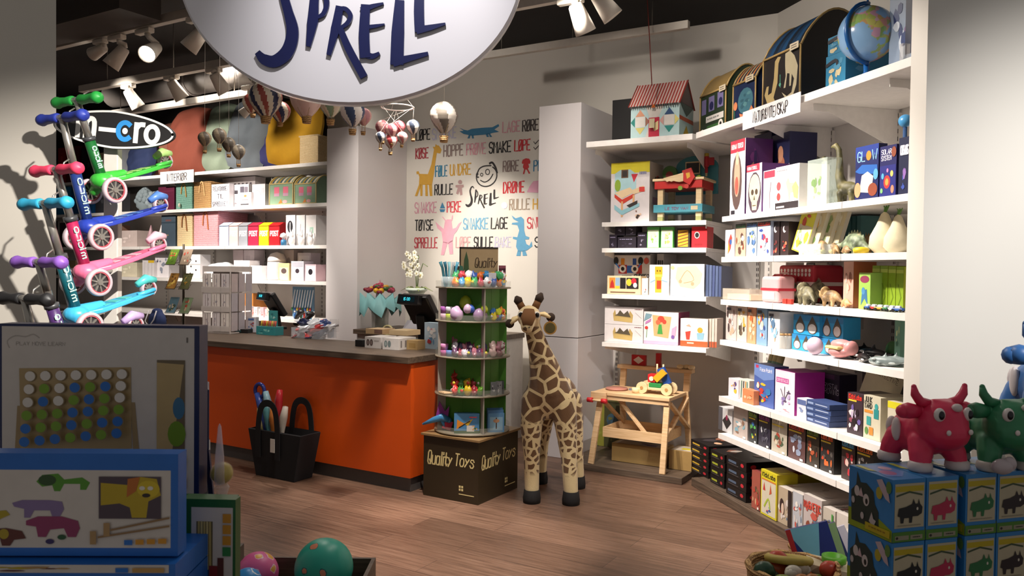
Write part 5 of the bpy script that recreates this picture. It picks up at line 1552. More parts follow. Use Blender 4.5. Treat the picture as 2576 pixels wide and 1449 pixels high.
for i in range(2):
    o = B_('tool_crate_box', ['white box picturing a wooden tool crate, lower of two', 'white box picturing a wooden tool crate, stacked on the same'][i], 'toy box', 4, 1520, 1618, 817, '#d9d2d2', [('p', [(.24, .2), (.72, .12), (.74, .55), (.66, .8), (.62, .5), (.3, .55), (.27, .85), (.22, .6)], '#b59a5f'), ('p', [(.26, .5), (.68, .42), (.6, .8), (.5, .6), (.4, .82), (.34, .6)], '#5a5040'), ('p', [(.24, .2), (.72, .12), (.72, .36), (.24, .44)], '#c4a86a'), ('l', [(.8, .7), (.95, .4)], .004, '#b0a8a4'), ('t', '~', .78, .84, .96, .92, '#6a3440', .16)], .3, 5.92, 'tool crate boxes', '#bdb5b5')
    if i:
        o.location.z = o0.location.z + o0.dimensions.z + .003 if False else BZ[3] + .0015 + max(v.co.z for v in o0.data.vertices) + .002
    o0 = o
B_('craft_sheet_box', 'pink edged box with an orange sheet and a green vase', 'toy box', 4, 1619, 1707, 785, '#e6dcdc', {'f': [('r', 0, 0, 1, .1, '#e2a8c4'), ('p', [(.25, .9), (.8, .86), (.72, .2), (.3, .26)], '#e3ab78'), ('e', .5, .78, .1, .1, '#d84a3a'), ('e', .42, .68, .07, .08, '#d86a4a'), ('e', .6, .7, .06, .07, '#d84a3a'), ('p', [(.44, .62), (.52, .62), (.56, .32), (.4, .32)], '#4a9a4a'), ('p', [(0, .7), (.2, .82), (.24, .92), (.06, .95)], '#7a9aa8'), ('p', [(.05, .68), (.22, .8), (.2, .7), (.04, .6)], '#b57ab0'), ('e', .08, .5, .05, .05, '#c8403a'), ('l', [(.08, .2), (.1, .45)], .004, '#4a8a4a'), ('p', [(.82, .5), (.95, .6), (.92, .3), (.8, .2)], '#d8a0c0'), ('e', .85, .25, .05, .06, '#7a5aa0')], 'r': [('r', 0, 0, 1, 1, '#8a2f5a')]}, .26, 5.92)
for i in range(4):
    B_('picture_card_box', ['white and orange box with a red glass and blue vase', 'thin pale box right behind the red glass box', 'thin pale box in the middle of the row behind the red glass box', 'thin pale box at the back end by the corner'][i], 'toy box', 4, 1711 if i == 0 else 1776 + 7 * i, 1781 if i == 0 else 1783 + 7 * i, 802, ['#e8e0d8', '#cfc0b4', '#d9cbbc', '#cbb9ae'][i], [('r', 0, 0, 1, .2, '#cf5a34'), ('p', [(.18, .52), (.38, .56), (.34, .24), (.22, .24)], '#c8453a'), ('p', [(.6, .5), (.88, .5), (.84, .26), (.62, .26)], '#8ab4c8'), ('e', .72, .6, .1, .1, '#d8a03a'), ('p', [(.2, .74), (.32, .8), (.4, .7)], '#d8a08a'), ('r', .25, .1, .5, .15, '#e8c8b4')] if i == 0 else [('r', 0, 0, 1, .2, '#b55a3c')], .16, 5.91 if i == 0 else 5.93, 'picture card boxes')
# play workbench on the plinth
t = thing('play_workbench', 'unpainted wooden play workbench standing on the dark plinth', 'workbench')
XL, XR, YF_, YB_, ZTt = -2.665, -2.05, 5.7, 6.1, .61
for k, (p, q) in enumerate((((XL + .05, 5.74, ZTt - .03), (XL + .02, 5.63, .05)), ((XR - .02, 5.74, ZTt - .03), (XR - .01, 5.63, .05)), ((XL + .07, 6.1, ZTt), (XL + .09, 6.14, .05)), ((XR + .0, 6.1, ZTt), (XR + .03, 6.14, .05)))):
    MB().bar(p, q, .045, .026, PINE, (0, 1, 0)).obj('leg', t, bev=.003)
MB().box(XL, XR + .01, YF_, YB_, ZTt - .028, ZTt, PINE).obj('table_top', t, bev=.004)
MB().box(XL + .05, XR, YF_ + .01, YF_ + .03, ZTt - .06, ZTt - .028, PINE).obj('apron', t)
for x in (XL + .07, XR - .0):
    MB().bar((x, 6.12, ZTt), (x, 6.14, .76), .05, .028, PINE).obj('rear_post', t, bev=.003)
MB().box(XL + .03, XR + .05, 6.09, 6.17, .755, .785, PINE).obj('tool_shelf', t, bev=.003)
for a, c in (((XL + .05, 5.76, .54), (XL + .1, 6.1, .3)), ((XL + .16, 5.78, .58), (XR - .2, 5.78, .3)), ((XR - .02, 5.78, .56), (XR + .02, 6.12, .32)), ((XR + .01, 6.1, .56), (XR - .03, 5.74, .3))):
    MB().bar(a, c, .04, .02, PINE).obj('brace', t, bev=.002)
b = MB()
b.box(XL + .1, XR - .04, 5.7, 5.715, .26, .335, PINE)
b.box(XL + .1, XR - .04, 6.07, 6.085, .26, .335, PINE)
b.box(XL + .085, XL + .1, 5.7, 6.085, .26, .335, PINE)
b.box(XR - .04, XR - .025, 5.7, 6.085, .26, .335, PINE)
b.box(XL + .1, XR - .04, 5.71, 6.075, .26, .268, BIRCH)
b.obj('tray', t)
b = MB().box(XL - .01, XL + .12, 5.67, 5.695, .54, .61, PINE)
o = b.obj('vise_jaw', t, bev=.004)
for x in (XL - .03, XL + .09):
    MB().cyl((x, 5.655, .545), (x + .045, 5.66, .545), .019, cm('#c9222a')).obj('vise_knob', t)
MB().cyl((XL, 5.655, .545), (XL + .12, 5.66, .545), .008, BIRCH).obj('vise_bar', t)
put(t, FB, 0, 0, 0)
def onbench(o, x, y, z=ZTt + .001, rot=0):
    return put(o, FB, x, y, z, rot)


t = thing('construction_car', 'wooden toy car with red, green and blue parts on the play workbench', 'toy car')
MB().box(-.11, .11, -.05, .05, .03, .05, BIRCH).obj('chassis', t, bev=.004)
for x in (-.1, .1):
    for y in (-.065, .05):
        w2 = MB().cyl((x, y, .045), (x, y + .018, .045), .045, BIRCH, n=24).obj('wheel', t)
        MB().cyl((x, y - .004, .045), (x, y, .045), .012, cm('#b58a55')).obj('hub', w2)
MB().box(-.05, .05, -.045, .045, .051, .085, cm('#2f8a4a')).obj('green_block', t, bev=.003)
b = MB().box(-.06, .0, -.04, .04, .09, .15, cm('#c2252a'))
b.cyl((-.03, -.045, .118), (-.03, -.04, .118), .018, cm('#e2d8c8'))
o = b.obj('red_block', t)
MB().bar((0, -.03, .11), (.07, -.03, .18), .04, .05, cm('#d9a82a')).obj('yellow_plank', t)
MB().bar((.09, 0, .08), (.03, 0, .2), .03, .06, cm('#2a55a8')).obj('blue_plank', t)
for x in (-.0, .05):
    MB().cyl((x, 0, .15), (x, 0, .23), .007, BIRCH, n=8).obj('peg', t)
onbench(t, -2.2, 5.86)
x, z = -2.46, .786
b = MB()
b.plate([(-.06, 0), (.06, 0), (.06, .085), (-.06, .085)], .03, cm('#b52028'))
b.plate([(.045, .043 + 0), (0, .075), (-.045, .043), (0, .012)], 0, cm('#d8cfc8'), (0, -.001, 0))
put(tag(b.obj('toy_block'), 'red frame shaped wooden block on the workbench shelf', 'toy block', 'red blocks on the workbench'), FB, x, 6.12, z)
put(tag(MB().box(-.018, .018, -.018, .018, 0, .11, cm('#b52028')).obj('toy_block'), 'slim upright red block on the workbench shelf', 'toy block', 'red blocks on the workbench'), FB, -2.29, 6.13, z)
b = MB().lathe([(.015, 0), (.03, .012), (.028, .028), (.01, .034), (0, .034)], BIRCH, 8)
for i in range(3):
    put(tag(b.obj('wooden_nut') if i == 0 else dup(nut0), 'small wooden nut lying at the end of the workbench shelf', 'wooden nut', 'wooden nuts on the workbench shelf'), FB, -2.1 + .045 * i, 6.11 + .02 * (i % 2), z)
    if i == 0:
        nut0 = [o for o in bpy.data.objects if o.name.startswith('wooden_nut')][0]
onbench(tag(MB().lathe([(.08, 0), (.09, .006), (.085, .016), (0, .018)], cm('#b57a6a'), 24).obj('sanding_disc'), 'flat reddish wooden disc beside the vise of the play workbench', 'disc'), -2.54, 5.87)
onbench(tag(MB().plate([(-.05, 0), (.06, .01), (.06, .03), (-.05, .025)], .02, cm('#7a7f8c'), (0, 0, .012), (1, 0, 0), (0, 1, 0)).obj('toy_ruler'), 'small grey toy tool lying on the play workbench', 'toy tool'), -2.4, 5.9)
onbench(tag(MB().cyl((0, 0, 0), (0, 0, .04), .03, BIRCH).obj('spare_roller'), 'spare wooden roller lying beside the construction car', 'roller'), -2.35, 5.8)
B_('storage_carton', 'long brown cardboard carton under the play workbench', 'carton', 5, 1538, 1672, 1122, '#b2925c', {'f': [('r', 0, .93, 1, 1, '#a0814e')], 't': [('r', .05, .1, .95, .9, '#c9bdb0'), ('r', .5, .2, .8, .5, '#6a5a9a'), ('a', .1, .1, .95, .9, 3, ['#d8d0c8', '#b9aca0', '#7a6aa8'], 6)]}, .2, 5.82)
B_('storage_carton', 'short brown carton at the corner end under the play workbench', 'carton', 5, 1682, 1740, 1135, '#a98a56', {'f': [('p', [(.4, 0), (.55, 0), (.45, 1), (.3, 1)], '#8f7347')], 't': [('r', .05, .1, .95, .9, '#c4b8a8'), ('r', .4, .3, .8, .6, '#d8c83a')]}, .2, 5.82)
B_('floor_game_box', 'tall yellow and dark game box against the column behind the workbench', 'toy box', 5, 1503, 1560, 1010, '#8f8f3a', [('r', .3, .0, 1, 1, '#4a4a2e'), ('e', .65, .6, .25, .14, '#3f5a6a'), ('a', .35, .1, .95, .9, 170, ['#6a6a3a', '#3f4f5a', '#8a7a4a'], 7)], .08, 6.25)
# ---------------------------------------------------------------- interior shelves (far wall)
LF = 5.93


def L_(n, lab, cat, k, px0, px1, pyt, body, prints=None, d=.25, y=LF, g=None, side=None, rot=0):
    return shelf_box(n, lab, cat, FB, y, LZ[k] + .0015, px0, px1, pyt, d, body, prints, g, side, rot)


def pillow(label, px0, px1, pyt, y, hexc, th=.17, lean=12, roll=0, seed=1):
    x0, _ = FB.hit(px0, 350, y)
    x1, _ = FB.hit(px1, 350, y)
    _, zt = FB.hit((px0 + px1) / 2, pyt, y)
    w_, h = x1 - x0, zt - LZ[0]
    t = thing('cushion', label, 'cushion', group='big cushions')
    b = MB()
    n = 18
    rr = random.Random(seed)
    ph = [rr.uniform(0, 6) for _ in range(6)]
    vs_, fs = [], []
    for s_ in (-1, 1):
        for i in range(n + 1):
            for j in range(n + 1):
                u, v = -1 + 2 * i / n, -1 + 2 * j / n
                e = max(0, (1 - abs(u) ** 2.6) * (1 - abs(v) ** 2.6)) ** .55
                wr = .012 * math.sin(7 * u + 5 * v * v + ph[0]) + .01 * math.sin(11 * v - 6 * u + ph[1]) + .008 * math.sin(17 * u * v + ph[2])
                pin = 1 - .07 * (abs(u * v)) + .03 * math.sin(3 * v + ph[3]) * u
                vs_.append((u * w_ / 2 * (1 - .08 * (1 - abs(u)) * 0) * (1 - .1 * v * v * (abs(u))) * pin, s_ * (th * e + wr * e), h / 2 + v * h / 2 * (1 - .06 * u * u) * pin))
    q = (n + 1) ** 2
    for s_ in (0, 1):
        for i in range(n):
            for j in range(n):
                a = s_ * q + i * (n + 1) + j
                f = (a, a + n + 1, a + n + 2, a + 1)
                fs.append(f if s_ == 0 else f[::-1])
    b.add(vs_, fs, m(hexc, .85, 0, .06, 30), True)
    b.obj('cover', t, 0, 1)
    MB().tube([(w_ / 2 * .86 * math.cos(a) * (1 + .12 * abs(math.sin(2 * a))), 0, h / 2 + h / 2 * .9 * math.sin(a) * (1 + .08 * abs(math.sin(2 * a)))) for a in (R(k) for k in range(0, 360, 15))], .006, m(hexc, .9, 0, .02), 6, True).obj('seam', t)
    put(t, FB, (x0 + x1) / 2, y + .07, LZ[0] + .01)
    t.rotation_euler = (R(-lean), R(roll), FB.a)
    return t


pillow('navy cushion with light sheen below the oval scooter sign', 308, 372, 352, 6.0, '#26345c', .12, 8, 3, 1)
pillow('pale terracotta cushion behind the end of the oval scooter sign', 362, 450, 300, 6.16, '#96604e', .13, 10, 5, 2)
pillow('terracotta cushion standing behind the green scooter wheel', 400, 508, 262, 6.02, '#8f4836', .14, 9, 3, 3)
pillow('sage green cushion between terracotta and grey ones', 488, 572, 250, 6.06, '#8d9c88', .14, 10, 2, 4)
pillow('grey blue cushion behind the small striped balloons', 548, 655, 236, 6.02, '#6d757c', .14, 9, 4, 5)
pillow('dark violet blue cushion squeezed beside the mustard one', 606, 700, 322, 6.1, '#38386c', .13, 10, 2, 6)
pillow('bright mustard yellow cushion next to the straw basket', 650, 778, 240, 5.99, '#c08f16', .16, 9, 5, 7)


def basket(label, fr, x, y, z, w_, d, h, mat, cat='basket', handle=None, group='storage baskets', name='storage_basket'):
    t = thing(name, label, cat, group=group)
    b = MB().box(-w_ / 2, w_ / 2, 0, d, 0, h, mat)
    b.f.pop(1), b.mi.pop(1), b.sm.pop(1)
    e = .012
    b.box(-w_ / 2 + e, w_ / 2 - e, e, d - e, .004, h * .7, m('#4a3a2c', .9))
    b.obj('body', t, bev=.012)
    b = MB()
    b.tube([(-w_ / 2, 0, h), (w_ / 2, 0, h), (w_ / 2, d, h), (-w_ / 2, d, h)], .009, mat, 6, True)
    b.obj('rim', t)
    if handle:
        MB().ribbon([(-.04, h * .62), (-.03, h * .9), (.0, h * 1.02), (.03, h * .9), (.05, h * .5)], .014, .006, cm(handle), (0, -.008, 0), (1, 0, 0), (0, 0, 1), 4).obj('handle', t)
    return put(t, fr, x, y, z)


def Lb(px0, px1, pyt, k, y=LF):
    x0, _ = FB.hit(px0, pyt + 30, y)
    x1, _ = FB.hit(px1, pyt + 30, y)
    _, z = FB.hit((px0 + px1) / 2, pyt, y)
    return (x0 + x1) / 2, y, LZ[k] + .0015, x1 - x0, min(z, roof(FB, x0, LZ[k])) - LZ[k]


x, y, z, w_, h = Lb(753, 800, 342, 0, 5.95)
basket('rough beige woven basket on the cushion shelf end by the white partition', FB, x, y, z, w_, .2, h, STRAW)
# second shelf
for i, (px0, px1, pyt, lab, c) in enumerate(((336, 372, 472, 'grey fluffy plush lying nearer the scooters', '#7d8a90'), (362, 402, 480, 'grey fluffy plush beside the burgundy box', '#8e9aa0'))):
    x, y, z, w_, h = Lb(px0, px1, pyt, 1, 5.97)
    b = MB()
    rr = random.Random(i)
    b.ell((0, .06, h * .5), (w_ * .5, .09, h * .5), m(c, .95), 16, 10)
    for k in range(26):
        a, e = rr.uniform(0, 6.28), rr.uniform(-.6, 1.4)
        b.ell((w_ * .42 * math.cos(a) * math.cos(e), .06 + .08 * math.sin(a) * math.cos(e), h * .5 + h * .42 * math.sin(e)), (.035, .03, .035), m(c, .95), 8, 6)
    put(tag(b.obj('plush_toy'), lab, 'plush toy', 'grey plush toys'), FB, x, y, z)
L_('fabric_box', 'burgundy box between grey plush and teal basket', 'box', 1, 398, 439, 470, '#5a1e36', [('r', .03, .8, .97, .83, '#6d2a44')], .25)
x, y, z, w_, h = Lb(441, 484, 463, 1)
basket('teal woven basket with leather loop handle and tassel', FB, x, y, z, w_ * .96, .22, h, TEALW, 'basket', '#b58a4a')
MB().lathe([(.012, 0), (.014, .03), (.004, .045)], cm('#d8d2c0'), 10, (-.05, -.02, .03)).obj('tassel', [o for o in bpy.data.objects if o.get('label', '').startswith('teal woven')][0])
x, y, z, w_, h = Lb(486, 531, 459, 1)
basket('tan wicker basket with leather handle on the second shelf', FB, x, y, z, w_ * .96, .24, h, WICKER, 'basket', '#d8b07a')
L_('lightbox_sign', 'white lightbox with three lines of black letters', 'lightbox', 1, 532, 577, 463, '#e2dde2', [('r', .0, .32, 1, .335, '#b9b2ba'), ('r', 0, .65, 1, .665, '#b9b2ba'), ('t', 'VELKOMMEN', .05, .72, .95, .9, '#3c3a44', .14), ('t', 'TIL', .34, .4, .66, .58, '#3c3a44', .14), ('t', 'SPRELLEN', .05, .08, .9, .26, '#3c3a44', .14)], .06, 5.92)
L_('gift_carton', 'long white carton with dark marks behind the lightbox', 'carton', 1, 560, 642, 442, '#b8b0b0', [('r', .0, .0, 1, 1, '#c2bbbb')] + [('r', .36 + .12 * i, .68, .42 + .12 * i, .82, '#5a5258') for i in range(5)], .14, 6.2)
L_('gift_carton', 'white carton with small black print beside the lightbox', 'carton', 1, 579, 626, 464, '#ddd8da', [('a', .1, .1, .45, .5, 200, ['#b9b2b6', '#8a848a', '#e8e4e6'], 6), ('r', .55, .6, .75, .9, '#55505c'), ('r', .25, .6, .42, .75, '#3a363e'), ('r', .78, .62, .95, .88, '#77707c')], .16, 5.99)
L_('gift_carton', 'small white carton with black line in front of the printed one', 'carton', 1, 602, 632, 484, '#e6e2e2', [('r', .1, .12, .8, .2, '#3a363c'), ('e', .5, .75, .12, .08, '#a8864a'), ('r', .2, .45, .75, .52, '#9a949a')], .06, 5.9)
L_('tableware_box', 'white box with outlined plate and cutlery beside the green chests', 'box', 1, 634, 667, 463, '#d9d4d8', [('l', [(.4 + .28 * math.cos(R(a)), .45 + .28 * math.sin(R(a))) for a in range(0, 361, 30)], .005, '#b0a9b0'), ('l', [(.75, .15), (.78, .8)], .012, '#c4bdc2'), ('l', [(.9, .15), (.9, .8)], .01, '#c4bdc2')], .14)
for i, (p0, p1, lab) in enumerate(((678, 737, 'green caravan chest with striped lid beside the tableware box'), (741, 795, 'green caravan chest with striped lid at the white partition'))):
    chest(lab, FB, 5.93, p0, p1, 462, .26, '#7f9a80', ['#ab8a3a', '#3f5a68', '#cfc4a8', '#5a7a70'], [('r', .2, .5, .42, .85, '#cf6a80'), ('r', .58, .5, .8, .85, '#cf6a80'), ('r', .2, .42, .42, .56, '#b58aa0'), ('r', .58, .42, .8, .56, '#b58aa0'), ('p', [(.38, .08), (.5, .3), (.55, .1)], '#c87a3a'), ('e', .66, .16, .1, .08, '#d8a0a0'), ('l', [(.05, .05), (.95, .05)], .008, '#c9b37a')], LZ[1] + .0015, .34, '#c9b37a', 'green caravan chests')
# third shelf
for i, (px0, px1, pyt, c, lab) in enumerate(((358, 379, 552, '#b58f98', 'dusty pink drop vase beside the white and pink gnome'), (384, 406, 548, '#d8cfd0', 'white and pink gnome figure beside the slate pouch'))):
    x, y, z, w_, h = Lb(px0, px1, pyt, 2)
    MB_ = MB().lathe([(.03, 0), (.05, .05), (.045, .12), (.02, .2), (.004, .26), (0, .262)], None, 18, (0, 0, 0), lambda i_, j: cm(c if i == 0 or i_ > 1 else '#c98a94'))
    put(tag(MB_.obj('ceramic_figure'), lab, 'ornament', 'ornaments on the third interior shelf'), FB, x, y + .06, z)
L_('fabric_pouch', 'slate blue fabric pouch with flap', 'pouch', 2, 406, 442, 541, '#44525f', [('r', 0, .74, 1, .78, '#33404c'), ('r', .2, .34, .5, .38, '#8a7a60'), ('r', .3, .8, .7, .86, '#6a4a4a')], .12)
x, y, z, w_, h = Lb(444, 484, 541, 2)
basket('straw basket with brown loop handle beside the slate pouch', FB, x, y, z, w_ * .96, .25, h, STRAW, 'basket', '#8a5a34')
x, y, z, w_, h = Lb(486, 549, 533, 2)
basket('large pink basket with brown loop handle', FB, x, y, z, w_ * .97, .42, h, PINKW, 'basket', '#a8643c')
for i, (p0, p1, c, lab) in enumerate(((551, 575, '#b4c3dc', 'light blue metal letterbox beside the pink basket'), (576, 599, '#ddb9b6', 'pale pink metal letterbox next to the light blue one'), (600, 623, '#8c9098', 'grey metal letterbox beside the crimson one'), (624, 650, '#a51e3c', 'crimson metal letterbox between grey and yellow'), (651, 676, '#d8b012', 'yellow metal letterbox between crimson and red'), (677, 703, '#b3141e', 'bright red metal letterbox beside the mushroom lamp'))):
    t = thing('letterbox', lab, 'letterbox', group='letterboxes')
    x, y, z, w_, h = Lb(p0, p1, 559, 2)
    w_ *= .97
    b = MB().box(-w_ / 2, w_ / 2, 0, .2, 0, h * .86, cm(c))
    write(b, 'POST', -w_ * .4, h * .42, w_ * .4, h * .62, cm('#ece6e6'), (0, -.001, 0), MU, MW, .2)
    b.obj('body', t)
    b = MB()
    b.plate([(-.012, h * .84), (.2, h * .84), (.2, h), (.06, h)], w_, cm(c), (w_ / 2, 0, 0), (0, 1, 0), (0, 0, 1))
    b.obj('lid', t, bev=.003)
    put(t, FB, x, y, z)
t = thing('mushroom_lamp', 'tiny mushroom lamp with white cap and blue base', 'lamp')
x, y, z, w_, h = Lb(706, 721, 575, 2, 5.9)
MB().lathe([(.03, 0), (.03, .05), (.02, .06)], cm('#2f6f9a'), 16).obj('base', t)
MB().lathe([(.015, .06), (.018, .08), (.04, .09), (.03, .12), (0, .135)], cm('#e6dede'), 16).obj('cap', t)
put(t, FB, x, y, z)
for i, (p0, p1, c, pr, lab) in enumerate(((719, 743, '#dcd8da', [('e', .45, .62, .3, .2, '#2a2a2e'), ('l', [(.45, .5), (.45, .75)], .01, '#dcd8da'), ('a', .2, .05, .8, .35, 211, ['#c4c0c4', '#a9a6ac'], 4)], 'tall white box with a black oval feather mark'),
                                        (745, 767, '#d6d4d4', [('l', [(.5, .4), (.5, .7)], .008, '#a8a4a8'), ('a', .2, .05, .8, .35, 212, ['#e8e6e6', '#b9b4b8'], 4)], 'tall white box beside the feather mark box'), (769, 795, '#d9d6d6', [('r', .4, .4, .75, .6, '#9fc0b0'), ('a', .1, .05, .8, .35, 213, ['#e8e6e6', '#c4bfc2'], 4)], 'tall white box with a mint square by the partition'))):
    L_('night_light_box', lab, 'box', 2, p0, p1, 541, c, pr, .2, 5.96)
for i in range(3):
    x, y, z, w_, h = Lb(722 + 24 * i, 744 + 24 * i, 578, 2, 5.9)
    t = thing('night_light', ['white rabbit night light in front of the feather mark box', 'white rabbit night light in the middle of three', 'white rabbit night light closest to the partition'][i], 'night light', group='rabbit night lights')
    b = MB()
    blob(b, [('e', (0, 0, .045), (.035, .03, .045)), ('e', (0, 0, .1), (.026, .024, .026)), ('t', [(-.01, 0, .115), (-.016, 0, .16)], [.009, .006]), ('t', [(.01, 0, .115), (.016, 0, .16)], [.009, .006])], m('#efecec', .4))
    b.obj('body', t, 0, 0, .005)
    for sx in (-1, 1):
        MB().ell((sx * .009, -.024, .104), (.003, .002, .003), cm('#2a2628'), 6, 5).obj('eye', t)
    put(t, FB, x, y, z)
# fourth shelf
W1 = ['#dcd6d6', '#c9c2c4', '#e6e0de']
for i, (p0, p1, pt, y_, c, pr, lab) in enumerate(((358, 388, 655, 5.94, '#d8d4d6', [('l', [(.2, .1), (.2, .9)], .004, '#a8a4aa'), ('l', [(.5, .1), (.5, .9)], .004, '#a8a4aa'), ('l', [(.8, .1), (.8, .9)], .004, '#a8a4aa'), ('r', .5, .86, 1, 1, '#d9b42a')], 'white striped box with a yellow top behind the card stand'),
                                                 (390, 425, 642, 5.98, '#dedade', [('a', .1, .1, .9, .9, 221, ['#3a3a4a', '#b9b4bc', '#8a90a0'], 7)], 'white box with dark figures behind the card stand'), (468, 504, 640, 5.93, '#e2dede', [('e', .3, .8, .05, .04, '#3a383c'), ('e', .7, .72, .05, .04, '#3a383c'), ('e', .35, .5, .05, .04, '#3a383c'), ('e', .7, .35, .05, .04, '#3a383c'), ('e', .3, .2, .05, .04, '#3a383c'), ('r', 0, .58, 1, .6, '#b9b4b4')], 'white box with black dots left of the acrylic spinner'.replace('left of', 'beside')),
                                                 (586, 612, 628, 6.1, '#cdbdbf', None, 'pinkish white carton at the back beside the rabbit canister'), (613, 640, 627, 6.06, '#c4b9bc', [('r', .2, .5, .6, .8, '#b5aaae')], 'greyish pink carton behind the small white boxes'), (588, 628, 655, 5.93, '#e8e2e2', [('a', .05, .05, .95, .95, 225, ['#f0ecec', '#d8cfd0', '#e0d4d0'], 6)], 'white carton at the shelf edge beside the spinner'), (630, 658, 668, 5.93, '#e6e4e6', None, 'low white carton beside the rabbit canister'),
                                                 (713, 739, 629, 6.12, '#b9b0b4', [('e', .5, .6, .2, .16, '#8a8488')], 'grey print card with a round motif standing at the back'), (748, 782, 636, 6.1, '#c4bcc0', [('r', .1, .1, .9, .9, '#d6d0d2'), ('a', .25, .25, .75, .8, 228, ['#8a8488', '#a8a0a4', '#6a646a'], 5)], 'framed grey animal print standing at the back'),
                                                 (700, 728, 662, 5.95, '#dcbf8a', [('r', .1, .1, .9, .75, '#e8d8b0'), ('e', .5, .55, .25, .16, '#5a4a4a'), ('r', .2, .02, .9, .3, '#d8dcb0')], 'yellow card box with a dark animal'), (732, 764, 657, 5.95, '#cfd0d8', [('r', .05, .7, .95, .95, '#b4b4c0'), ('r', .1, .08, .9, .65, '#eae8ea'), ('e', .5, .5, .16, .12, '#3a2f38'), ('r', .1, .02, .9, .2, '#dcd8b8')], 'white card box with a small black animal'), (767, 795, 665, 5.95, '#dab8c2', [('r', .1, .1, .95, .9, '#ecdfe4'), ('e', .5, .55, .2, .18, '#26222a')], 'pink card box with a black animal by the partition'))):
    L_('gift_box', lab, 'box', 3, p0, p1, pt, c, pr, .14, y_)
x, y, z, w_, h = Lb(507, 580, 652, 3, 5.98)
b = MB()
blob(b, [('e', (0, .1, h * .42), (w_ * .5, .12, h * .42)), ('e', (-.08, .05, h * .4), (.1, .1, h * .38)), ('e', (.1, .06, h * .5), (.1, .1, h * .36))], m('#d9dde2', .9))
put(tag(b.obj('baby_blanket', None, 0, 0, .012), 'puffy white folded blanket behind the acrylic spinner', 'blanket'), FB, x, y, z)
t = thing('rabbit_canister', 'grey white canister shaped like a sleeping rabbit', 'canister')
x, y, z, w_, h = Lb(664, 697, 633, 3, 5.96)
MB().lathe([(w_ * .46, 0), (w_ * .5, .02), (w_ * .5, h * .6), (w_ * .48, h * .64)], cm('#cfc9cc'), 24, (0, .07, 0)).obj('body', t)
MB().lathe([(w_ * .5, h * .645), (w_ * .48, h * .75), (w_ * .34, h * .92), (0, h)], cm('#d8d2d2'), 24, (0, .07, 0)).obj('lid', t)
MB().tube([(-.05, -.004, h * .68), (0, -.012, h * .66), (.05, -.004, h * .68)], .004, cm('#2a2628'), 6).obj('eye_line', t)
put(t, FB, x, y + .02, z)
# fifth shelf
for i in range(2):
    L_('craft_box', ['plain orange box beside the till, first of two', 'plain orange box closest to the black till'][i], 'box', 4, 606 + 16 * i, 621 + 16 * i, 738, '#bf7a3a', None, .2, 5.98, 'orange boxes')
rr = random.Random(8)
t = thing('display_card', 'blue display card with rows of hanging brushes', 'display')
x, y, z, w_, h = Lb(736, 788, 722, 4, 6.2)
MB().box(-w_ / 2, w_ / 2, 0, .02, 0, h, cm('#5d7f9a')).obj('card', t)
for i in range(8):
    xx = -w_ / 2 + w_ * (i + .5) / 8
    br = MB().bar((xx - .012, -.012, .1), (xx + .03, -.012, h * .9), .008, .008, cm('#d8dce0')).obj('brush', t)
    MB().cyl((xx - .016, -.012, .07), (xx - .012, -.012, .1), .01, cm(['#3f8a4a', '#2f5fae', '#d8b03a', '#c8403a'][i % 4]), n=8).obj('bristles', br)
put(t, FB, x, y, z)
for i in range(7):
    x, y, z, w_, h = Lb(734 + 8 * i, 742 + 8 * i, 762, 4, 5.95)
    c = ['#2f5f9a', '#e2dcd8', '#3f8a5a', '#c2453a', '#d8c03a', '#2f7fae', '#e6e0dc'][i]
    t = thing('paint_bottle', 'small %s paint bottle below the hanging brushes' % ['blue', 'white', 'green', 'red', 'yellow', 'bright blue', 'cream'][i], 'bottle', group='paint bottles')
    MB().lathe([(.012, 0), (.013, .05), (.006, .065)], cm(c), 12).obj('body', t)
    MB().lathe([(.007, .065), (.007, .08), (0, .08)], cm('#e8e4e0'), 10).obj('cap', t)
    put(t, FB, x, y + .02, z)
for i in range(9):
    p0 = 606 + 8 * i + (i % 2) * 3
    L_('soft_toy_pack', ['white and pink pack at the shelf edge by the spinner', 'cream pack second from the spinner', 'pale pack third from the spinner', 'red speckled pack fourth from the spinner', 'white pack fifth from the spinner', 'grey pack sixth from the spinner', 'pink pack seventh from the spinner', 'white pack eighth from the spinner', 'cream pack just before the till'][i], 'pack', 4, p0, p0 + 9, 770 + (i * 5) % 9, ['#e2d8d8', '#dcd2c0', '#d8dade', '#d89a94', '#e6e4e2', '#c4c4c8', '#e0b4bc', '#e8e4e4', '#ded0bc'][i], [('a', .1, .1, .9, .9, 240 + i, ['#c8584a', '#e8e4e0', '#d8a0a8', '#8a98b0'], 4)], .05, 5.9 + .02 * (i % 2), 'small packs on the fifth shelf')
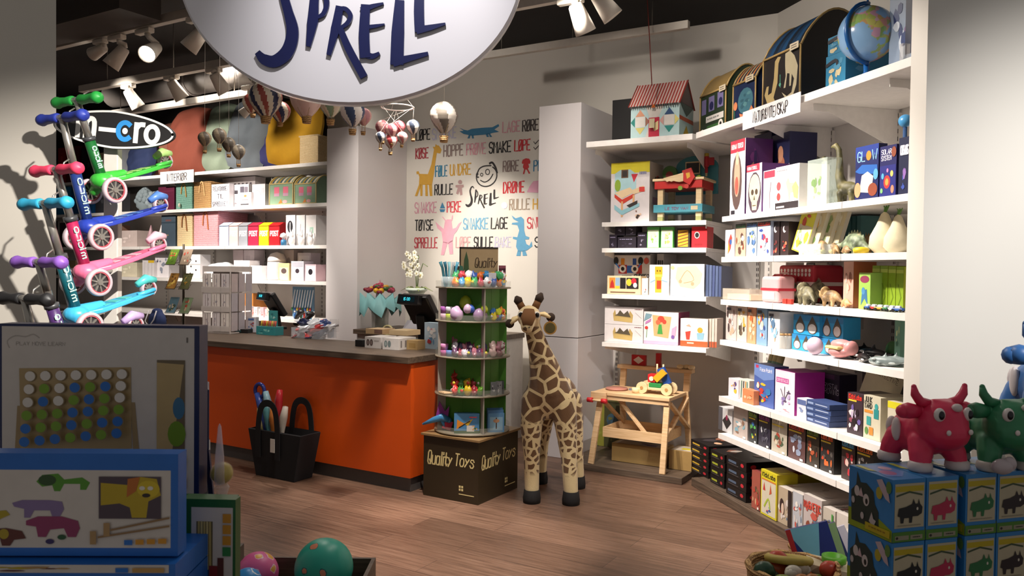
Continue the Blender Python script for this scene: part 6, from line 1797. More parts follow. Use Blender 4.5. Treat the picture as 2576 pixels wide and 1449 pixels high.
# goods on the part behind the scooters
for k, items in ((0, ((146, 166, 372, '#8a1420', 'dark red box behind the blue scooter stem'), (170, 200, 368, '#5a1f2a', 'wine red box beside the dark red one'), (205, 240, 372, '#25262b', 'black box beneath the scooter sign'), (243, 262, 385, '#c9b48a', 'beige box beneath the scooter sign'), (268, 306, 370, '#b9bec2', 'pale grey box beside the navy cushion'))),
                 (1, ((142, 178, 468, '#2c7fb0', 'blue crate behind the pink handlebar'), (182, 236, 470, '#1f5f9a', 'deep blue crate behind the blue scooter stem'), (240, 290, 478, '#35363c', 'dark box behind the green scooter wheel'))),
                 (2, ((150, 190, 560, '#3a2f3a', 'dark plum box behind the blue scooter wheel'), (240, 290, 566, '#8a6a5a', 'brown box between the blue and pink scooters'), (300, 345, 580, '#c9b9b4', 'pale box beside the scooter display post'))),
                 (3, ((146, 190, 655, '#b5a07a', 'beige printed box behind the pink scooter'), (300, 345, 660, '#d8d0b8', 'cream printed box behind the pink scooter deck')))):
    for (p0, p1, pt, c, lab) in items:
        L_('shop_carton', lab, 'carton', k, p0, p1, pt, c, [('a', .1, .1, .9, .9, p0, [c, '#%02x%02x%02x' % tuple(min(255, int(c[i:i + 2], 16) + 30) for i in (1, 3, 5))], 6)], .2, 5.97)

# ---------------------------------------------------------------- counter
OR = m('#d8520a', .5, 0, .03, 4)
t = thing('shop_counter', 'long orange shop counter with grey-brown wooden top', 'counter')
XE, XS, CY0, CY1, CH = -3.42, -7.6, 4.35, 5.02, .945
MB().box(XS, XE, CY0, CY0 + .03, .1, .9, OR).obj('front_panel', t)
MB().box(XE - .03, XE, CY0 + .031, CY1, .1, .9, OR).obj('side_panel', t)
MB().box(XS, XE + .012, CY0 - .045, CY1, .9, CH, DARKWOOD).obj('worktop', t, bev=.003)
MB().box(XS, XE - .012, CY0 + .025, CY1, 0, .1, m('#55504e', .6)).obj('kickboard', t)
put(t, FB, 0, 0, 0)
xb, zb = FB.hit(905, 828, 5.75)
t = thing('service_bench', 'dark wooden bench against the wall behind the counter', 'bench')
MB().box(-5.2, -3.7, 5.72, 6.4, zb - .045, zb, DARKWOOD).obj('worktop', t, bev=.003)
MB().box(-5.18, -3.72, 5.76, 6.4, 0, zb - .045, m('#cfcac4', .6)).obj('cabinet', t)
put(t, FB, 0, 0, 0)


def on(px, py, z=None):
    """Where a sight line meets the counter top."""
    x, y = FB.flr(px, py, CH if z is None else z)
    return x, y


def cbox(n, lab, cat, px, py, w_, d, h, c, pr=None, rot=0, g=None, z=None, side=None):
    x, y = on(px, py)
    o = pbox(n, lab, cat, w_, d, h, c, pr, g, side)
    return put(o, FB, x, y + d / 2, (CH if z is None else z) + .001, rot)


def till(label, px, py, s=1.0, rot=0, y=None):
    x, yy = on(px, py)
    y = y or yy
    t = thing('till_terminal', label, 'till', group='tills')
    K = m('#151416', .35)
    b = MB()
    b.box(-.1, .1, -.08, .1, 0, .03, K)
    b.obj('foot', t, bev=.008)
    b = MB()
    b.bar((0, .03, .02), (0, .0, .22), .1, .07, K)
    b.obj('neck', t, bev=.01)
    b = MB()
    b.M = Mx.Translation((0, .0, .26)) @ Mx.Rotation(R(32), 4, 'X')
    b.box(-.17, .17, -.035, .02, -.13, .14, K)
    b.obj('screen_case', t, bev=.012)
    b = MB()
    b.M = Mx.Translation((0, .06, .26)) @ Mx.Rotation(R(32), 4, 'X')
    b.box(-.15, .15, -.0355, -.03, -.1, .12, m('#2a2c30', .2))
    dsp = MB()
    dsp.M = Mx.Translation((-.02, -.115, .34)) @ Mx.Rotation(R(-12), 4, 'X')
    dsp.box(-.13, .13, -.02, .03, -.04, .04, K)
    o = dsp.obj('customer_display', t, bev=.006)
    g = MB()
    g.M = dsp.M
    g.box(-.09, .09, -.0215, -.02, -.022, .022, m('#0f2a33', .2))
    g.obj('display_window', o)
    g = MB()
    g.M = dsp.M
    write(g, '15 00', -.045, -.009, .035, .011, m('#3fd0e8', .5, 0, 0, 25, 1, .9), (0, -.0225, 0), MU, MW, .2)
    g.obj('digits', o)
    put(t, FB, x, y, CH + .001, rot)
    t.scale = (s, s, s)
    return t


till('black till with small blue customer display beside the white partition', 690, 828, .95, -22)
till('black till with lit customer display beside the sweet stand', 1062, 862, 1.05, -14)
x, y = on(1036, 842)
b = MB().box(-.1, .1, 0, .004, 0, .16, m('#a9a6ae', .5))
o = tag(b.obj('paper_sheet'), 'grey paper sheet leaning on the till by the sweet stand', 'paper')
put(o, FB, x - .03, y - .04, CH + .002, -10)
o.rotation_euler.x = R(-38)
cbox('card_holder', 'white card holder with coloured print beside the far till', 'display', 630, 836, .1, .05, .14, '#d2d2dc', [('a', .1, .1, .9, .7, 250, ['#c2403a', '#4a6ab0', '#e8e4e8', '#8a9ac4'], 7), ('r', .2, .8, .8, .92, '#5a78b5')], 18)
cbox('pen_display_box', 'teal counter box with a row of yellow pens', 'display', 668, 843, .24, .1, .075, '#2f8a90', [('a', .05, .05, .95, .8, 251, ['#57b0b0', '#1f6f78', '#8ad0c8'], 7)], 0)
x, y = on(668, 843)
for i in range(9):
    o = MB().cyl((0, 0, 0), (0, .01, .05), .006, cm(['#d8b02a', '#c8652a', '#d84a3a'][i % 3]), n=8).obj('felt_pen')
    put(tag(o, 'small yellow or orange pen in the teal counter box', 'pen', 'pens in the teal box'), FB, x - .09 + .0225 * i, y + .03, CH + .077)
cbox('pen_display_card', 'teal backing card with fish print standing behind the pens', 'card', 686, 835, .11, .012, .2, '#3f9a9c', [('a', .1, .3, .9, .95, 252, ['#6fc0b8', '#2a7a80', '#a8d8d0'], 7)], 0)
cbox('card_reader', 'black card reader lying beside the white card holder', 'card reader', 604, 838, .14, .08, .035, '#161517', [('r', .1, .2, .5, .8, '#2b5a5e')], 15)
for i, (px, py) in enumerate(((726, 822), (742, 830))):
    x, y = on(px, py)
    b = MB()
    blob(b, [('t', [(0, 0, .03), (.02, 0, .1), (.06, .01, .14)], [.03, .022, .03]), ('e', (.06, .01, .15), (.045, .03, .03))], m('#141214', .4))
    put(tag(b.obj('barcode_scanner', None, 0, 0, .006), ['black handheld scanner standing behind the sweet bags', 'black telephone handset beside the sweet bags'][i], 'scanner'), FB, x + .02 * i, y + .1, CH + .001, 40 * i)
x, y = on(768, 852)
t = tray('clear counter tray heaped with shiny bags', FB, x, y, CH + .001, .34, .2, .09, '#e8ecf2')
rr = random.Random(12)
BAGC = ['#d8dce4', '#3a4a7a', '#c8484a', '#e2e4ea', '#2a3050', '#d8d4dc']
for i in range(14):
    b = MB()
    b.ell((0, 0, 0), (.08, .05, .034), m(BAGC[i % 6], .2), 9, 6)
    b.v = [v * rr.uniform(.65, 1.25) for v in b.v]
    b.sm = [False] * len(b.sm)
    b.plate([(.05, -.02), (.1, -.035), (.1, .03), (.05, .018)], .004, m(BAGC[(i + 2) % 6], .2), (0, 0, 0), (1, 0, 0), (0, 1, 0))
    o = b.obj('sweet_bag')
    tag(o, 'shiny foil bag of sweets heaped in the clear counter tray', 'bag', 'foil bags in the counter tray')
    lay = i // 5
    put(o, FB, x - .11 + .055 * (i % 5) + .02 * lay, y + .06 + .07 * (i % 2), CH + .045 + .042 * lay)
    o.rotation_euler = (rr.uniform(-.4, .4), rr.uniform(-.4, .4), rr.uniform(0, 6))
x, y = on(832, 850)
put(tag(MB().lathe([(.026, 0), (.028, .004), (.03, .085), (.027, .085), (.025, .008), (0, .008)], clear('#cfdcf0', .35), 18).obj('drinking_glass'), 'small clear tumbler beside the sweet bags', 'glass'), FB, x, y, CH + .001)
cbox('acrylic_holder', 'clear upright acrylic holder behind the small tumbler', 'holder', 838, 835, .09, .03, .12, clear('#e4e0e0', .25))
cbox('barcode_scanner', 'black scanner beside the spectacle boxes', 'scanner', 902, 872, .07, .1, .05, '#171517')
SP = {'f': [('e', .2, .5, .1, .3, '#5d4f4c'), ('e', .42, .5, .1, .3, '#5d4f4c'), ('e', .2, .5, .06, .18, '#8a7a76'), ('e', .42, .5, .06, .18, '#8a7a76'), ('t', '~', .6, .6, .9, .75, '#a8a0a0', .14)]}
SP2 = {'f': [('e', .2, .5, .1, .3, '#7a8a8c'), ('e', .42, .5, .1, .3, '#7a8a8c'), ('e', .2, .5, .06, .18, '#a8b4b4')], 'r': [('r', .1, .2, .18, .8, '#8a8482'), ('r', .35, .2, .43, .8, '#8a8482'), ('r', .6, .2, .68, .8, '#8a8482')]}
cbox('rattle_box', 'white box with two brown round rattles, end of the pair by the scanner', 'box', 936, 876, .15, .2, .085, '#e0dcda', SP, 3, 'rattle boxes')
cbox('rattle_box', 'white box with two grey round rattles, next to the card display', 'box', 981, 880, .15, .22, .085, '#e0dcda', SP2, 3, 'rattle boxes')
cbox('wooden_puzzle_box', 'low light wooden box lying on the brown rattle box', 'box', 940, 868, .17, .16, .04, '#cfae84', [('r', .5, .1, .95, .9, '#8a6a5c')], 4, None, CH + .087)
cbox('wooden_puzzle_box', 'low light wooden box lying on the grey rattle box', 'box', 1000, 872, .17, .18, .04, '#d8bd92', None, 1, None, CH + .087)
cbox('rattle_box', 'small brown carton at the end of the rattle boxes', 'box', 1036, 880, .1, .1, .07, '#b99a68', [('r', .2, .2, .8, .7, '#a5854f')], 3)
cbox('card_display', 'light blue floral card display at the counter corner', 'display', 1084, 878, .13, .06, .2, '#b9cfe2', [('a', .05, .1, .95, .95, 255, ['#d88a94', '#f0ecec', '#6a9ac4', '#c2404a', '#dfe6ee'], 12)], -5)
o = MB().lathe([(.035, -.012), (.05, -.012), (.05, .012), (.035, .012), (.035, -.012)], m('#d8cf9a', .4), 24, (0, 0, .05), None, (.3, -1, 0)).obj('tape_roll')
x, y = on(966, 846)
put(tag(o, 'roll of pale tape standing beside the flower vase', 'tape'), FB, x, y + .05, CH + .001)
# flowers
x, z = FB.hit(956, 830, 5.85)
t = thing('flower_bouquet', 'bouquet of dark red and yellow flowers wrapped in turquoise paper', 'bouquet')
b = MB()
n = 20
vs_ = [(.17 * math.cos(2 * math.pi * j / n) * (1 + .25 * (j % 2)), .15 * math.sin(2 * math.pi * j / n) * (1 + .25 * (j % 2)), .33 + (.02 if j % 2 else -.04)) for j in range(n)] + [(.07 * math.cos(2 * math.pi * j / n), .07 * math.sin(2 * math.pi * j / n), .2) for j in range(n)] + [(.19 * math.cos(2 * math.pi * j / n) * (1 + .2 * (j % 2)), .17 * math.sin(2 * math.pi * j / n), .22 - .05 * (j % 3)) for j in range(n)]
b.add(vs_, [(j, (j + 1) % n, n + (j + 1) % n, n + j) for j in range(n)] + [((j + 1) % n, j, 2 * n + j, 2 * n + (j + 1) % n) for j in range(n)], m('#7fb5b8', .6), True)
b.obj('wrapping_paper', t)
rr = random.Random(3)
for i in range(34):
    a, r_ = rr.uniform(0, 6.28), rr.uniform(0, .15)
    c = ['#6d1230', '#8a1f3a', '#a82f4a', '#c2912a', '#7a1a2a', '#3f5a2f'][i % 6]
    fl = MB().lathe([(.004, 0), (.024, .012), (.03, .028), (.018, .04), (0, .034)], cm(c), 8, (r_ * math.cos(a), r_ * math.sin(a), .34 + .05 * (1 - r_ / .15) + rr.uniform(-.01, .02))).obj('flower', t)
for i in range(2):
    MB().ell((.02 + .06 * i, -.08, .37), (.03, .03, .026), cm('#d8a018'), 10, 7).obj('yellow_flower', t)
MB().tube([(-.02, 0, .3), (-.03, .02, .42), (-.025, .02, .47)], [.03, .022, .003], cm('#a5707a'), 8).obj('paper_tip', t)
MB().lathe([(.07, .2), (.045, .12), (.05, .02), (0, .02)], cm('#7f9a86'), 14).obj('stems', t)
put(t, FB, x, 5.85, zb + .001)
o = MB().lathe([(.075, 0), (.08, .004), (.085, .2), (.081, .2), (.076, .01), (0, .008)], clear('#cfd4cc', .3), 24).obj('glass_vase')
put(tag(o, 'clear glass vase holding the wrapped bouquet', 'vase'), FB, x, 5.85, zb + .001)
x, z = FB.hit(1048, 740, 6.2)
t = thing('potted_orchid', 'white orchid with pale green wrapping behind the till', 'orchid')
hh = z - zb
b = MB().lathe([(.06, 0), (.07, hh), (.11, hh + .06), (.1, hh + .03), (.0, hh)], m('#c9d6c8', .5), 18)
b.obj('pot', t)
for k, (dx, dz) in enumerate(((-.05, .34), (.03, .38), (.09, .3))):
    MB().tube([(0, 0, hh), (dx * .3, 0, hh + dz * .6), (dx, -.02, hh + dz), (dx * 1.8, -.04, hh + dz - .03)], .004, cm('#6a7f4a'), 6).obj('stem', t)
rr = random.Random(9)
for i in range(22):
    fx, fz = rr.uniform(-.1, .1), hh + rr.uniform(.16, .42)
    b = MB()
    for k in range(5):
        a = 2 * math.pi * k / 5 + i
        b.ell((fx + .017 * math.cos(a), -.04 - .02 * (i % 3), fz + .017 * math.sin(a)), (.014, .004, .014), m('#e2e0cf', .6), 8, 5)
    b.ell((fx, -.046 - .02 * (i % 3), fz), (.006, .005, .006), cm('#c9b86a'), 6, 5)
    b.obj('flower', t)
for i in range(5):
    a = i * 1.3
    MB().tube([(0, 0, hh), (.1 * math.cos(a), .05 * math.sin(a), hh + .07), (.2 * math.cos(a), .1 * math.sin(a), hh + .03)], [.01, .022, .004], cm('#7d8a55'), 6, False, .3).obj('leaf', t)
put(t, FB, x, 6.2, zb + .001)

# card stands on the counter
t = thing('acrylic_card_spinner', 'four-sided acrylic spinner of pale greeting cards on the counter', 'card stand')
x, y = on(545, 838)
y += .12
_, zt = FB.hit(545, 670, y)
hh = zt - CH
PL = m('#e6ddd8', .3)
b = MB()
for sx in (-1, 1):
    for sy in (-1, 1):
        b.box(sx * .15 - .004, sx * .15 + .004, sy * .15 - .004, sy * .15 + .004, 0, hh, PL)
b.box(-.15, .15, -.15, .15, 0, .012, PL)
b.box(-.15, .15, -.15, .15, hh - .05, hh, PL)
b.obj('frame', t)
MB().box(-.147, .147, -.02, .02, .013, hh - .051, m('#d0c7c2', .4)).obj('divider', t)
for r_ in range(3):
    z0 = .02 + r_ * (hh - .08) / 3
    MB().box(-.155, .155, -.17, -.166, z0, z0 + .05, clear('#e4dcd8', .4)).obj('pocket', t)
    for c_ in range(3):
        x_ = -.1 + .1 * c_
        b = MB().box(x_ - .042, x_ + .042, -.16, -.155, z0 + .004, z0 + (hh - .1) / 3, cm(['#efe6e2', '#e8e0e2', '#f2eae4'][(c_ + r_) % 3]))
        printed(b, [('l', [(.3, .1), (.3, .9)], .004, '#8a6a6a'), ('l', [(.6, .2), (.6, .95)], .004, '#8a7a7a'), ('a', .2, .2, .8, .8, 260 + r_ * 3 + c_, ['#b9a8a8', '#c4b4b8', '#a8a4b0'], 4)], (x_ - .042, -.16, z0 + .004), (.084, 0, 0), (0, 0, (hh - .1) / 3 - .004))
        b.obj('greeting_card', t)
        MB().box(.155, .16, x_ - .042, x_ + .042, z0 + .004, z0 + (hh - .1) / 3, cm(['#d0c4c8', '#c8c0c8', '#d8c8c8'][(c_ + r_) % 3])).obj('greeting_card', t)
put(t, FB, x, y, CH + .001, 12)
t = thing('wire_postcard_stand', 'dark wire stand with tilted picture postcards behind the acrylic spinner', 'card stand')
x, y = on(415, 832)
y += .2
_, zt = FB.hit(415, 615, y)
hh = zt - CH
WR = m('#4a4238', .4, .6)
b = MB().lathe([(.1, 0), (.1, .01), (.012, .016), (.01, hh), (0, hh)], WR, 18)
b.obj('pole', t)
CARDC = [['#5a7a2a', '#c8453a', '#8ab03a'], ['#8a7a6a', '#d8c8b0', '#a5483a'], ['#a5783a', '#d8b85a', '#6a4a2a'], ['#5a5a3a', '#b58a3a', '#8a9a6a'], ['#6a8a9a', '#c9b9a0', '#4a5a4a'], ['#7a8a6a', '#c4a88a', '#a84a3a']]
for r_ in range(3):
    for c_ in range(2):
        z0 = hh - .2 - r_ * (hh - .22) / 2.6
        cx_ = -.085 + .17 * c_
        rk = MB()
        rk.tube([(cx_ - .06, -.05, z0 + .05), (cx_ - .06, -.09, z0), (cx_ + .06, -.09, z0), (cx_ + .06, -.05, z0 + .05)], .003, WR, 6)
        rk.tube([(cx_, -.06, z0 + .01), (0, 0, z0 + .03)], .003, WR, 6)
        rk.obj('card_rack', t)
        b = MB()
        b.M = Mx.Translation((cx_, -.082, z0 + .004)) @ Mx.Rotation(R(-24), 4, 'X')
        b.box(-.055, .055, -.002, .002, 0, .16, cm(CARDC[r_ * 2 + c_][0]))
        printed(b, [('a', .05, .05, .95, .95, 270 + r_ * 2 + c_, CARDC[r_ * 2 + c_], 9)], (-.055, -.002, 0), (.11, 0, 0), (0, 0, .16))
        b.obj('postcard', t)
put(t, FB, x, y, CH + .001, 8)
t = thing('bag_display', 'navy drawstring bag with white cords hanging below the postcards', 'bag')
x, y = on(358, 838)
b = MB()
blob(b, [('e', (0, 0, .1), (.11, .06, .1)), ('e', (.0, 0, .19), (.06, .04, .03))], m('#2a3a6a', .8))
b.obj('body', t, 0, 0, .01)
MB().tube([(-.05, -.05, .2), (-.08, -.07, .1), (-.02, -.07, .05), (.05, -.07, .12), (.06, -.05, .2)], .006, cm('#e2e0e4'), 6).obj('cord', t)
put(t, FB, x, y + .15, CH + .001)
# ---------------------------------------------------------------- sweet stand
SXc, SYc = -3.09, 4.62
OLV = m('#2e2413', .45, 0, .05, 6)
t = thing('sweet_stand', 'round revolving sweet stand with green core on a dark square base', 'display stand')
b = MB().box(-.225, .225, -.255, .255, 0, .415, OLV)
cr = m('#d9c98f', .5)
for O, U in (((-.225, -.255, 0), (1, 0, 0)), ((.225, -.255, 0), (0, 1, 0))):
    nn = V(U).cross(V((0, 0, 1)))
    o_ = V(O) + nn * .001
    wd = .45 if U[0] else .51
    write(b, 'Quality', wd * .08, .225, wd * .52, .315, cr, o_, U, MW, .12, 0, .22)
    write(b, 'Toys', wd * .58, .24, wd * .92, .32, cr, o_, U, MW, .12, 0, .22)
    for i in range(2):
        for j in range(2):
            a, c = wd * .66 + .02 * i, .075 + .02 * j
            b.plate([(a, c), (a + .015, c), (a + .015, c + .015), (a, c + .015)], 0, cr, o_, U, MW)
    b.plate([(wd * .66, .05), (wd * .93, .05), (wd * .93, .056), (wd * .66, .056)], 0, cr, o_, U, MW)
b.obj('base', t)
MB().box(-.24, .24, -.27, .27, .416, .432, m('#8a6d47', .5)).obj('base_top', t, bev=.002)
TZ = [.445, .70, .958, 1.203, 1.431]
GRN = m('#3f7d1c', .6)
core = MB()
core.M = Mx.Rotation(R(31 + 21), 4, 'Z')
core.box(-.1, .1, -.1, .1, .434, 1.5, GRN)
core.obj('core', t)
GRY = m('#9d9489', .5)
for k in range(4):
    dv = MB()
    dv.M = Mx.Rotation(R(31 + 21 + 90 * k), 4, 'Z')
    dv.box(.1, .25, -.004, .004, .434, 1.43, GRN if k == 0 else GRY)
    dv.obj('divider', t)
    gp = MB()
    gp.M = Mx.Rotation(R(31 + 21 + 90 * k + 45), 4, 'Z')
    gp.box(.135, .14, -.133, .133, .434, 1.43, GRN)
    gp.obj('back_panel', t)
for z in TZ:
    MB().lathe([(.262, -.006), (.262, .003), (0, .003)], m('#7d725f', .5), 36, (0, 0, z)).obj('tray', t)
    MB().lathe([(.259, .003), (.261, .045)], clear('#dfe6da', .18), 36, (0, 0, z)).obj('clear_rim', t)
sg = MB()
sg.M = Mx.Rotation(R(31), 4, 'Z')
sg.box(-.09, .17, -.02, -.008, 1.45, 1.7, m('#b59d78', .5))
for x in (-.092, ):
    sg.box(x - .006, x + .004, -.024, -.004, 1.45, 1.71, m('#2c241c'))
sg.box(-.098, .17, -.024, -.004, 1.7, 1.71, m('#2c241c'))
write(sg, 'Quality', .01, 1.57, .16, 1.635, m('#4a3828'), (0, -.0215, 0), MU, MW, .09, 0, .22)
sg.add([(-.07, -.0212, 1.53), (-.03, -.0212, 1.53), (-.035, -.0212, 1.62), (-.05, -.0212, 1.68), (-.065, -.0212, 1.62)], [(0, 1, 2, 3, 4)], m('#3f5a3a'))
sg.obj('header_board', t)
put(t, FB, SXc, SYc, 0)
SW = FB.p(SXc, SYc, 0)


def inrack(o, px, tier, r_, rz=0, dz=.0035):
    """Stand o on a tier, r_ metres from the axis towards the viewer, on the sight line of px."""
    dx = max(-.2, min(.2, at(px, 900, SW.y - r_).x - SW.x))
    r_ = min(r_, math.sqrt(.226 ** 2 - dx * dx))
    Y, x = SW.y - r_, SW.x + dx
    o.location = (x, Y, TZ[tier] + dz)
    o.rotation_euler = (0, 0, R(rz))
    return o


rr = random.Random(21)


def lump(name, label, cat, group, px, tier, r_, size, col, dz=0, seed=0, gl=.25):
    q = random.Random(seed)
    b = MB()
    size *= 1.22
    b.ell((0, 0, size * .5), (size * .5, size * .4, size * .5), m(col, gl), 10, 7)
    b.v = [v * q.uniform(.62, 1.3) for v in b.v]
    b.ell((size * .2, -size * .3, size * .6), (size * .22, size * .15, size * .2), m(['#e8d84a', '#d8d4d8', '#c8403a'][seed % 3], gl), 8, 5)
    zmin = min(v.z for v in b.v)
    b.v = [v - V((0, 0, zmin)) for v in b.v]
    return inrack(tag(b.obj(name), label, cat, group), px, tier, r_, q.uniform(0, 360), .0035 + dz)


for i in range(20):
    lump('foil_toy', 'small bright foil toy heaped on the top tier of the sweet stand', 'sweet', 'toys on the top tier', 1145 + (i % 10) * 15.5, 4, .2 if i < 10 else .13, .05, ['#d8702a', '#3a8ac4', '#d8b82a', '#4aa86a', '#c8485a', '#e2e0e4', '#3a5aa8'][i % 7], .0 if i < 10 else .045, i)
for i, (px, c, w_, hh) in enumerate(((1236, '#d8d8e0', .05, .1), (1265, '#e0907a', .045, .07), (1285, '#d8dce4', .05, .075))):
    inrack(tag(pbox('sweet_packet', '', '', w_, .015, hh, c, [('a', .1, .1, .9, .9, 300 + i, ['#3a6ab0', '#d8403a', '#e2c03a', '#e8e4e4'], 5)]), ['white packet standing highest on the top tier of the sweet stand', 'orange packet on the top tier of the sweet stand', 'pale packet at the edge of the top tier of the sweet stand'][i], 'packet', 'packets on the top tier'), px, 4, .225, 5)
for i in range(5):
    b = MB().tube([(0, 0, 0), (-.02 + .01 * i, 0, .13), (-.035 + .016 * i, .0, .17)], [.009, .009, .012], cm(['#5fb0c4', '#3f8aa8', '#8ac8d4', '#d8dce0', '#4a9ab8'][i]), 8)
    inrack(tag(b.obj('candy_stick'), 'blue candy stick standing at the edge of the top tier', 'candy stick', 'blue candy sticks'), 1118 + 5 * i, 4, .12 + .02 * (i % 3), 0)
b = MB().lathe([(.05, 0), (.055, .07), (.053, .07), (.048, .003), (0, .003)], clear('#d4e0e4', .3), 20)
inrack(tag(b.obj('clear_cup'), 'clear cup around the blue candy sticks', 'cup'), 1127, 4, .15)
for i in range(3):
    b = MB().plate([(0, 0), (.02, .06), (.012, .14), (-.012, .15), (-.02, .06)], .008, cm(['#26343a', '#5a3a34', '#2f5a4a'][i]))
    inrack(tag(b.obj('paper_fan'), ['dark leaf shaped fan next to the header board', 'brown leaf shaped fan beside the dark one', 'green leaf shaped fan behind the brown one'][i], 'fan', 'leaf fans'), 1140 + 9 * i, 4, .06 + .03 * i, 10)
for i, (px, c, hh) in enumerate(((1262, '#2f2230', .13), (1280, '#8a4a5a', .15))):
    inrack(tag(pbox('sweet_tin', '', '', .045, .03, hh, c, [('r', .1, .3, .9, .7, '#b58a94')]), ['dark tin standing behind the packets on the top tier', 'dusty pink tin standing behind the packets on the top tier'][i], 'tin', 'tins on the top tier'), px, 4, .05, 10)
EC = ['#b598b8', '#a98aae', '#c4a8c4', '#a3b52e', '#3a5ab0', '#b0ba3a', '#b598b4', '#bda0be', '#a58aa8']
for i, (px, r_, s_, dz) in enumerate(((1155, .2, 1.25, .0), (1200, .2, 1.1, .0), (1175, .21, .8, .05), (1170, .13, 1.2, .075), (1185, .21, .75, .055), (1218, .19, .75, .05), (1205, .12, 1.0, .07), (1143, .2, .9, .03), (1215, .13, .95, .0))):
    b = MB().lathe([(0, 0), (.018, .004), (.034, .022), (.036, .042), (.026, .066), (.01, .08), (0, .082)], m(EC[i], .3), 18)
    b.M = Mx.Identity(4)
    o = inrack(tag(b.obj('surprise_egg'), ['large lilac egg lowest in the egg heap of the sweet stand', 'lilac egg at the divider in the egg heap', 'small pale lilac egg in the middle of the heap', 'lime yellow egg on top of the heap', 'blue egg in the centre of the heap', 'lime egg beside the grey divider', 'lilac egg high at the back of the heap', 'pale lilac egg at the tray edge of the heap', 'lilac egg behind the lime one by the divider'][i], 'egg', 'surprise eggs on the sweet stand'), px, 3, r_, 30 * i, .0045 + dz)
    o.scale = (s_,) * 3
    o.rotation_euler.y = R((i * 37) % 50 - 25)
for i in range(9):
    lump('foil_toy', 'small yellow and blue foil toy on the second tier of the sweet stand', 'sweet', 'toys on the second tier', 1240 + 12 * (i % 5), 3, .2 - .06 * (i // 5), .045, ['#d8c02a', '#3a6ab0', '#c2c83a', '#d87a3a'][i % 4], .03 * (i // 5), 40 + i)
for i in range(4):
    b = MB().lathe([(.026, 0), (.028, .04), (.024, .045), (0, .046)], cm(['#d8b0c8', '#b5c83a', '#a860b0', '#d8d4e0'][i]), 14)
    inrack(tag(b.obj('dough_tub'), ['pale pink dough tub at the lower edge of the second tier', 'lime dough tub at the edge of the second tier', 'violet dough tub stacked on the pink one', 'white dough tub stacked on the lime one'][i], 'tub', 'dough tubs'), 1117 + 13 * (i % 2), 3, .1 + .03 * (i % 2), 0, .004 + .048 * (i // 2))
for i in range(3):
    b = MB().lathe([(.026, 0), (.028, .036), (.024, .04), (0, .041)], cm(['#c86aa8', '#6a8ac8', '#d890c0'][i]), 14)
    inrack(tag(b.obj('dough_tub'), ['pink dough tub at the edge of the third tier', 'light blue dough tub at the edge of the third tier', 'rose dough tub stacked on the third tier'][i], 'tub', 'dough tubs'), 1118 + 14 * (i % 2), 2, .1 + .03 * (i % 2), 0, .004 + .042 * (i // 2))
for i in range(16):
    lump('sweet_bag', 'dark shiny wrapped sweet heaped on the third tier of the sweet stand', 'sweet', 'wrapped sweets on the third tier', 1145 + 12 * (i % 7), 2, .21 - .06 * (i // 7), .046, ['#5a3a5a', '#8a3a4a', '#c8c0cc', '#3a3450', '#a86a7a'][i % 5], .035 * (i // 7), 60 + i, .15)
for i in range(8):
    lump('sweet_bag', 'pale wrapped sweet on the third tier beyond the divider', 'sweet', 'pale wrapped sweets on the third tier', 1240 + 14 * (i % 4), 2, .2 - .06 * (i // 4), .05, ['#d0b4b0', '#b5808a', '#d8d0cc', '#9a6a70'][i % 4], .035 * (i // 4), 80 + i, .2)
for i in range(13):
    lump('bead_animal', 'small red, green and yellow bead toy on the fourth tier', 'toy', 'bead toys on the fourth tier', 1145 + 16 * (i % 5), 1, .21 - .06 * (i // 5), .05, ['#b5302a', '#3f7a34', '#c8a82a', '#8a2a34', '#5a8a2a'][i % 5], .045 * (i // 5), 100 + i)
for i in range(4):
    inrack(tag(pbox('figure_packet', '', '', .04, .02, .09, ['#6a6c70', '#85868a', '#55585e', '#9a9a9c'][i], [('a', .1, .1, .9, .9, 320 + i, ['#c4c4c4', '#3a3a40', '#a0a0a4'], 5)]), ['grey figure packet beside the divider on the fourth tier', 'pale grey figure packet second from the divider', 'dark grey figure packet third from the divider', 'light figure packet at the outer edge of the fourth tier'][i], 'packet', 'figure packets'), 1242 + 13 * i, 1, .2, 12 + 9 * i)
for i in range(4):
    b = MB().cyl((-.05, 0, .008), (.05, 0, .008), .008, m('#c9a57a'), n=8)
    inrack(tag(b.obj('wooden_stick'), 'thin wooden stick lying at the edge of the fourth tier', 'stick', 'wooden sticks on the sweet stand'), 1122 + 4 * i, 1, .1 + .02 * i, 20, .004)
inrack(tag(pbox('butterfly_kit_box', '', '', .17, .05, .135, '#4f86b5', [('p', [(.1, .2), (.4, .5), (.12, .7)], '#d8862a'), ('p', [(.4, .5), (.75, .75), (.55, .35)], '#c8a02a'), ('l', [(.2, .3), (.62, .62)], .006, '#2a2420'), ('r', 0, 0, 1, .14, '#3f5a3a'), ('r', .5, .1, .8, .4, '#d8cfc8'), ('a', .55, .1, .95, .45, 330, ['#8a5a3a', '#d8a86a', '#4a6a3a'], 4), ('t', '~', .6, .75, .9, .88, '#d83a3a', .2)]), 'blue butterfly kit box on the lowest tier of the sweet stand', 'toy box'), 1176, 0, .18, 3)
for i in range(3):
    inrack(tag(pbox('picture_booklet', '', '', .11, .012, [.13, .15, .16][i], ['#5d8cb5', '#4f7aa5', '#44709a'][i], [('r', .1, .1, .9, .8, '#8ab0c8'), ('l', [(.5, .2), (.5, .75)], .008, '#4a3a34'), ('e', .5, .6, .2, .1, '#b58a6a')] if i == 0 else None), ['light blue booklet with a dragonfly, frontmost on the lowest tier', 'blue booklet behind the dragonfly booklet', 'tallest blue booklet at the back of the lowest tier'][i], 'booklet', 'blue booklets'), 1250 - 2 * i, 0, .168 - .028 * i, 10)
